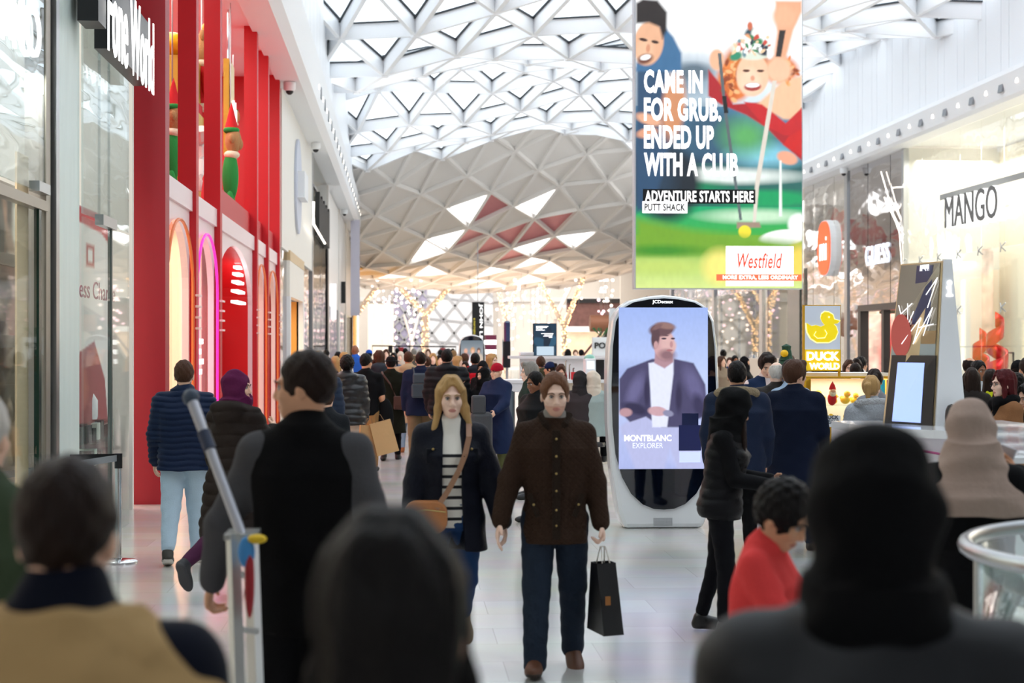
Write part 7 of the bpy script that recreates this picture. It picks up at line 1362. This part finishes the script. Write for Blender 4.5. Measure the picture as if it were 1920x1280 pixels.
rh = person('woman with dark red hair, glasses, tan coat and black scarf facing left', 1884, 696, 14.6, -78, sex='f', lod=2, sk='e', hair=('long', 'red', .12), w=1.0, H=1.67, wear=[top(cloth('#8a6040', .9), .028, -.3, bulk=.015, name='coat'), scarf(BK, .045), trousers(BK), shoes(BSH), glasses])
person('balding bearded man in a dark jacket standing right of the information stand', 1818, 671, 21.5, 130, lod=1, sk='b', hair=('balding', 'dark'), beard='dark', w=1.1, wear=[top(cloth('#1c1d20'), .028, -.1), trousers(BK), shoes(BSH)])
person('person with long straight brown hair seen from behind right of the information stand', 1822, 692, 18.5, 180, sex='f', lod=1, sk='a', hair=('long', 'dark', .4), wear=[top(cloth('#2c2826'), .028, -.1), trousers(BK), shoes(BSH)])
person('smiling woman in a black coat over a grey hood right of the information stand', 1835, 678, 20.5, 20, sex='f', lod=1, sk='c', hair=('bun', 'black'), wear=[top(cloth('#b9bec4'), .016, -.05, hood=True, name='hoodie'), top(BK, .026, -.1, open_=.05, name='coat'), trousers(BK), shoes(BSH)])
person('person in a bright yellow top behind the woman with dark red hair', 1858, 694, 19, 150, sex='f', lod=1, sk='b', hair=('long', 'dark', .2), wear=[top(cloth('#d5dd2a'), .024, -.1), trousers(BK), shoes(BSH)])
person('person in a black beanie behind the woman with dark red hair', 1909, 678, 21, 170, lod=1, sk='b', hair=('beanie', '#0c0c0e', 'black'), wear=[top(BK, .028, -.1), trousers(BK), shoes(BSH)])
person('person in a pale pink hoodie at the right edge', 1926, 672, 19, 190, lod=1, sk='b', hair=('short', 'dark'), w=1.1, wear=[top(cloth('#e2cbd8'), .028, -.1), trousers(BK), shoes(BSH)])
person('woman with curly dark hair and pink clip near the right edge', 1906, 703, 16.5, 150, sex='f', lod=1, sk='c', hair=('curly', 'black'), wear=[top(BK, .028, -.1), trousers(BK), shoes(BSH)])
person('dark haired woman in black leaning at the right edge by the white desk', 1932, 733, 14.9, -60, sex='f', lod=1, sk='a', hair=('long', 'black', .25), head=(0, 15), H=1.55, wear=[top(BK, .03, -.3), trousers(BK), shoes(BSH)])
# --- behind the couple
person('young man in a black hooded parka facing left behind the couple', 1008, 697, 18.2, -55, lod=1, sk='c', hair=('short', 'black'), head=(0, 12), w=1.15, H=1.60, wear=[top(cloth('#0f1114', .7), .035, -.3, bulk=.03, hood=True, name='parka'), trousers(BK), shoes(BSH)])
person('older person with tousled grey hair and dark green mask facing left', 994, 681, 21, -80, lod=1, sk='e', hair=('thick', 'grey'), wear=[top(cloth('#23342e'), .03, -.2, collar=.06), trousers(BK), shoes(BSH)])
rbn = person('older woman in a red knitted beanie, glasses and long navy coat', 932, 683, 24.5, -30, sex='f', lod=1, sk='a', hair=('beanie', '#a8142c'), head=(-15, 0), w=1.12, H=1.61, arms=((30, 8, 40, 10), (30, 8, 30, 10)), wear=[top(cloth('#1c2847', .8), .03, -.55, bulk=.02, name='coat'), trousers(cloth('#6b7048'), .012, .02), shoes(BSH), glasses])
person('woman in a black headscarf talking on a phone left of the red beanie', 907, 690, 26, -50, sex='f', lod=1, sk='a', hair=('hijab', '#0b0b0d'), arms=((40, 10, 110, 10), (10, 8, 30, 0)), wear=[top(BK, .028, -.6), shoes(BSH), trousers(BK)])
person('woman in a black headscarf just behind the one on the phone', 905, 678, 28, -20, sex='f', lod=1, sk='b', hair=('hijab', '#101014'), wear=[top(BK, .028, -.4), trousers(BK), shoes(BSH)])
person('blonde woman with a fringe looking right above the red beanie', 921, 664, 31, 60, sex='f', lod=1, sk='e', hair=('bob', 'blonde'), wear=[top(cloth('#5a6068'), .028, -.1), trousers(BK), shoes(BSH)])
rbp = person('person in a dark padded jacket wearing a bright red rucksack', 891, 663, 30, 184, lod=1, sk='b', hair=('short', 'black'), w=1.1, wear=[top(cloth('#20242c'), .034, -.1, puff=.006, hood=True), trousers(BK), shoes(BSH)])
person('kiosk worker with grey-green jacket seen from behind at the cafe', 1014, 669, 29.5, 170, lod=1, sk='b', hair=('short', 'brown'), wear=[top(cloth('#4c4f3c'), .03, -.1), trousers(BK), shoes(BSH)])
person('cafe worker in a navy cap and polo behind the counter', 1032, 674, 29.3, -100, sex='f', lod=1, sk='b', hair=('cap', '#18264a', 'dark', 'bun'), H=1.58, wear=[top(cloth('#1b2c55'), .016, -.1, sleeve=.5), trousers(BK), shoes(BSH)])
person('brown haired woman looking down behind the cafe counter', 1052, 679, 28.2, 0, sex='f', lod=1, sk='a', hair=('bob', 'brown'), head=(0, 25), H=1.57, wear=[top(BK, .02, -.1), trousers(BK), shoes(BSH)])
for lb, px, tp, c_ in (('seated person in a dark grey hood seen through the cafe glass', 1088, 742, '#3c3638'), ('seated person in a pale green coat and beige hood by the cafe glass', 1112, 722, '#9fb0ae')):
    person(lb, px, tp, 24.5, 170, lod=1, sk='b', hair=('hood', '#2e2c2e' if tp > 730 else '#d9cdbd'), sit=.62, H=1.66, legs=((85, 88), (85, 88)), wear=[top(cloth(c_), .03, -.12, bulk=.02, name='coat'), trousers(BK), shoes(BSH)])
    q = P(px, 0, 24.5); st_ = empty('stool', (q.x, q.y, 0), 'low stool under the '+('dark hooded' if tp > 730 else 'pale green coated')+' person by the cafe glass', 'stool'); MB().lathe([(.17, .43), (.18, .46), (.17, .49)], (0, 0, 0), 16).build('seat', black, st_); MB().lathe([(.03, 0), (.03, .43)], (0, 0, 0), 8).build('stem', steel, st_); MB().lathe([(.16, 0), (.16, .015)], (0, 0, 0), 16).build('base', steel, st_)
# --- left of centre crowd, from behind
bkp = person('man in a navy coat and khaki trousers wearing a grey rucksack', 789, 661, 27, 184, lod=1, sk='a', hair=('short', 'dark'), w=1.15, legs=((6, 3), (-6, 8)), wear=[top(cloth('#18213a', .9), .03, -.15, bulk=.02), trousers(cloth('#7a6a50', .9), .016, .012), shoes(BSH)])
def rucksack(B, c, label, s=1.):
    r = empty('rucksack', W(B, B.U(0, .15, 1.25)), label, 'rucksack', B.root.rotation_euler.z); m = cloth(c, .7, .1); MB().box((0, .07*s, -.09*s), (.30*s, .15*s, .22*s)).build('lower_pocket', m, r, bevel=.03); MB().box((0, .06*s, .10*s), (.26*s, .12*s, .17*s)).build('upper_pocket', m, r, bevel=.03); MB().box((0, .14*s, .02*s), (.27*s, .01, .01)).build('zip', steel, r)
    for x in (-1, 1): MB().tube([(x*.1, .0, .15), (x*.12, -.05, .27), (x*.13, -.17, .27), (x*.13, -.32, .1)], .014, 6).build('strap', m, r)
rucksack(bkp, '#4a545c', 'dark grey two-part rucksack on the man in the navy coat'); rucksack(rbp, '#c01224', 'bright red rucksack on the person in the dark padded jacket', .85)
person('person in a black puffer jacket with a big hood seen from behind', 838, 656, 26, 180, lod=1, sk='a', hair=('short', 'black'), w=1.25, wear=[top(cloth('#121317', .6), .038, -.1, puff=.007, per=.08, bulk=.04, hood=True), trousers(BK), shoes(BSH)])
hm_ = person('person in a black brimmed hat and long dark green coat', 733, 672, 28, 184, lod=1, sk='b', hair=('fedora', '#0b0b0d', 'black'), w=1.08, legs=((10, 4), (-12, 16)), feet=(0, 20), H=1.70, wear=[top(cloth('#16180f', .9), .03, -.45, flare=.1, bulk=.01, name='coat'), trousers(BK), shoes(BSH)])
mbg = empty('messenger_bag', W(hm_, hm_.U(-.2, .14, .98)), 'brown leather messenger bag on the person in the brimmed hat', 'bag', hm_.root.rotation_euler.z); MB().box((0, .04, 0), (.30, .09, .22)).build('bag_body', mat('chestnut', '#43281f', .5), mbg, bevel=.02); MB().box((0, .09, .03), (.30, .015, .15)).build('flap', mat('chestnut', ''), mbg, bevel=.005); MB().tube([(.12, .0, .1), (.2, .03, .3), (.32, 0, .46), (.34, -.1, .5)], .016, 6).build('strap', mat('chestnut', ''), mbg)
ts = person('man in a black t-shirt and tan trousers with black coat over his arm', 686, 664, 25.5, 176, lod=1, sk='b', hair=('short', 'black'), head=(-25, 0), w=1.1, arms=((2, 10, 20, 0), (20, 10, 70, 20)), wear=[top(BK, .014, -.05, sleeve=.5, bulk=.012, name='t_shirt'), trousers(cloth('#9a7448'), .016, .01), shoes(BSH)])
tag(MB().ball(W(ts, (ts.wr[0]+ts.el[0])/2+Vector((-.03, 0, -.2))), (.13, .12, .3), 16, 10).build('folded_coat', BK, smooth=2), 'black coat draped over the arm of the man in the black t-shirt', 'coat')
pw_ = person('woman in a shiny black padded jacket with a fleece-lined hood and white trousers', 651, 668, 23.5, 176, sex='f', lod=1, sk='d', hair=('curly', 'black'), w=1.2, head=(-10, 0), wear=[top(mat('shiny_black', '#15151a', .35, bump=.3, bscale=10), .034, -.12, puff=.006, per=.08, bulk=.03, hood=True), trousers(cloth('#d9cfc4'), .014, .012), shoes(BSH)])
rb_ = empty('small_rucksack', W(pw_, pw_.U(.22, .12, 1.18)), 'burgundy rucksack hanging from one shoulder of the woman in the shiny black jacket', 'rucksack'); MB().ball((0, 0, 0), (.12, .09, .16), 14, 10).build('bag_body', cloth('#7a1a2c', .7), rb_, smooth=2); MB().tube([(0, 0, .14), (-.03, 0, .3)], .014, 6).build('strap', cloth('#7a1a2c', .7), rb_)
kraft = mat('kraft_paper', '#b58c5c', .7, bump=.2, bscale=12)
q = P(692, 797, 23); paper_bag(q, .26, .40, .16, kraft, 'brown paper carrier bag, left one of the pair, held low in the crowd', .3, mat('twine', '#8a6a48', .8), .05); q = P(712, 790, 23); paper_bag(q, .30, .44, .18, mat('kraft_pale', '#c39d6d', .7, bump=.2, bscale=12), 'larger brown paper carrier bag, right one of the pair', .1, mat('twine', ''), -.25)
person('person with curly brown hair in a navy padded coat with grey hood seen from behind', 605, 668, 22, 175, sex='f', lod=1, sk='a', hair=('curly', 'brown'), w=1.1, wear=[top(cloth('#243044', .6), .034, -.3, puff=.006, per=.06, hood=True, name='coat'), trousers(BK), shoes(BSH)])
person('person in a plain charcoal coat between the body warmer man and the padded coat', 612, 725, 15.5, 178, lod=0, sk='a', H=1.5, hair=('short', 'brown'), wear=[top(cloth('#202226'), .03, -.3), trousers(BK), shoes(BSH)])
person('woman with long blonde hair seen from behind in the left crowd', 629, 669, 29, 178, sex='f', lod=1, sk='e', hair=('long', 'blonde', .3), wear=[top(cloth('#3a3436'), .03, -.2), trousers(BK), shoes(BSH)])
person('tall bald man in a blue jacket above the left crowd', 666, 647, 40, 178, lod=1, sk='c', hair=('none', 'black'), w=1.1, wear=[top(cloth('#2a5fc0'), .03, -.1), trousers(BK), shoes(BSH)])
person('brown haired woman in a dark hooded coat looking left in the crowd', 711, 658, 31, 190, sex='f', lod=1, sk='a', hair=('long', 'brown', .2), w=1.1, head=(30, 0), wear=[top(cloth('#2c333c', .6), .034, -.2, hood=True), trousers(BK), shoes(BSH)])
person('person in a beige coat seen from behind between hat and rucksack', 766, 660, 30, 182, lod=1, sk='b', hair=('short', 'brown'), w=1.2, wear=[top(cloth('#b39a78', .9), .036, -.4, bulk=.02, hood=True, name='coat'), trousers(LJN), shoes(mat('tan_boot', '#a3602e', .6))])
# faces and backs far off
rd = random.Random(5)
far = [('woman facing us with centre-parted brown hair', 724, 655, 42, 0, 'f', 'e', ('long', 'brown', .2), '#e8e4e0'), ('woman in a headscarf of pale print facing us', 751, 660, 40, 5, 'f', 'e', ('hijab', '#cfc4b6'), '#d5c9b8'), ('dark haired woman facing us beside the brimmed hat', 738, 662, 38, 0, 'f', 'a', ('long', 'black', .15), '#5a6a80'),
 ('blonde woman facing us right of the rucksack man', 812, 663, 36, 0, 'f', 'e', ('long', 'blonde', .2), '#1c1c22'), ('woman with a high bun seen from behind', 801, 669, 33, 178, 'f', 'a', ('bun', 'brown'), '#33302e'), ('dark haired woman facing us right of the blonde one', 824, 666, 37, 0, 'f', 'a', ('long', 'black', .2), '#2a2628'), ('person with a bright blue cap', 692, 656, 44, 178, 'm', 'c', ('cap', '#2456b8', 'black'), '#22262c'), ('woman in a white headband seen from behind', 634, 660, 40, 180, 'f', 'a', ('long', 'black', .2), '#3a3c44'),
 ('man with grey hair at the left shops', 600, 657, 44, 180, 'm', 'a', ('short', 'grey'), '#44484e'), ('person with dark hair near the left shops', 612, 656, 47, 178, 'm', 'c', ('short', 'black'), '#1e1e22'), ('blonde person facing right near the wheelchair', 858, 668, 33, 60, 'f', 'e', ('bob', 'blonde'), '#5a5048'), ('woman looking down near the distant oval screen', 872, 678, 33, 0, 'f', 'a', ('bun', 'dark'), '#2c2c30'), 
 ('man seen from behind in front of the tree column', 776, 654, 52, 180, 'm', 'a', ('short', 'grey'), '#6b5c48'), ('man facing away in dark coat left of the tree column', 760, 653, 55, 180, 'm', 'b', ('short', 'black'), '#22242a'), ('person in a bobble beanie in the far crowd', 841, 654, 54, 180, 'm', 'b', ('beanie', '#22262e', 'black'), '#1c1e24'), ('person with ginger hair in the far crowd', 803, 655, 56, 0, 'f', 'e', ('long', 'ginger', .2), '#7a4a30'), ('dark haired man in the far crowd left of the oval screen', 826, 656, 50, 180, 'm', 'c', ('short', 'black'), '#2c2e36'), ('fair haired person by the grey panel', 851, 657, 48, 180, 'm', 'a', ('short', 'fair'), '#50545c'),
 ('bun haired person seated beyond the beige counter', 1356, 656, 46, 180, 'f', 'b', ('bun', 'black'), '#d0c4b4'), ('woman with curly hair left of the parka man', 1352, 668, 36, 30, 'f', 'a', ('long', 'brown', .2), '#8a7a68'), ('dark skinned man behind the parka man', 1378, 667, 38, 10, 'm', 'c', ('short', 'black'), '#1f2a44'), ('woman in a black headscarf beyond the beige counter', 1396, 669, 37, 60, 'f', 'b', ('hijab', '#0e0e12'), '#141418'), ('pale faced person beyond the beige counter', 1368, 670, 38, 0, 'f', 'e', ('short', 'brown'), '#23406a'), ('seated person in a grey cap near the cups', 1411, 666, 42, 60, 'm', 'a', ('cap', '#8a9098', 'dark'), '#b9aa98'),
 ('woman with a hand at her chin by the small tree', 1483, 667, 34, 0, 'f', 'e', ('bun', 'brown'), '#e2dedc'), ('person in a blue beanie by the pale trusses', 1468, 669, 36, 180, 'f', 'b', ('beanie', '#3a5a80', 'black'), '#50545a'), ('face between the tousled man and the trusses', 1448, 667, 38, 10, 'f', 'a', ('long', 'dark', .2), '#b9a898'), ('man with hands in front, behind the duck sign', 1545, 663, 26, 10, 'm', 'a', ('short', 'dark'), '#1a2030'), ('person in dark coat behind the duck sign, right', 1560, 664, 27, -20, 'm', 'b', ('short', 'black'), '#18191d'), ('person in grey coat behind the duck sign, left', 1528, 668, 28, 20, 'f', 'a', ('long', 'brown', .2), '#9a9286'),
 ('dark haired woman near the black entrance', 1604, 682, 23, 160, 'f', 'a', ('short', 'dark'), '#e4e0dc'), ('staff member with dark hair beyond the drinks machine', 1148, 660, 40, 90, 'm', 'b', ('short', 'black'), '#3a3c40'), ('dark haired head just over the kiosk back wall', 1065, 655, 50, 180, 'f', 'a', ('bob', 'black'), '#333'+'333'), ('ginger haired head just over the kiosk back wall', 1079, 656, 52, 0, 'f', 'e', ('short', 'ginger'), '#8a5a3a'), ('head with black beanie just over the kiosk back wall', 1090, 656, 54, 180, 'm', 'b', ('beanie', '#14161c', 'black'), '#22242c'),
 ('woman in a white top far left near the shops', 645, 661, 38, 150, 'f', 'e', ('long', 'blonde', .25), '#e9e4dc'), ('person with brown curls beside the wheelchair', 871, 664, 37, 180, 'f', 'a', ('curly', 'brown'), '#3a4250'), ('grey bearded man facing us far off', 787, 658, 46, 0, 'm', 'a', ('short', 'grey'), '#55504a'), ('woman in red far off by the small red sign', 832, 657, 58, 180, 'f', 'a', ('long', 'black', .2), '#a03038'), ('tall man beyond the blonde woman\'s head', 849, 654, 60, 180, 'm', 'b', ('short', 'black'), '#3a3f4a'), ('pale haired person at the left edge of the crowd', 594, 659, 42, 180, 'f', 'e', ('bob', 'fair'), '#6a625a'), ('dark headed person between the two tree columns', 745, 653, 62, 180, 'm', 'c', ('short', 'black'), '#2c2c34')]
for lb, px, tp, t, fa, sx, sk_, hr, c in far: person(lb, px, tp, t, fa+rd.uniform(-8, 8), sex=sx, lod=0, sk=sk_, hair=hr, head=(rd.uniform(-10, 10), 0), w=rd.uniform(1, 1.15), legs=((rd.uniform(0, 10), 4), (-rd.uniform(0, 10), 8)), wear=[top(cloth(c), .03, -.15, bulk=.015), trousers(BK if rd.random() < .6 else DJN, .016, .01), shoes(BSH)])
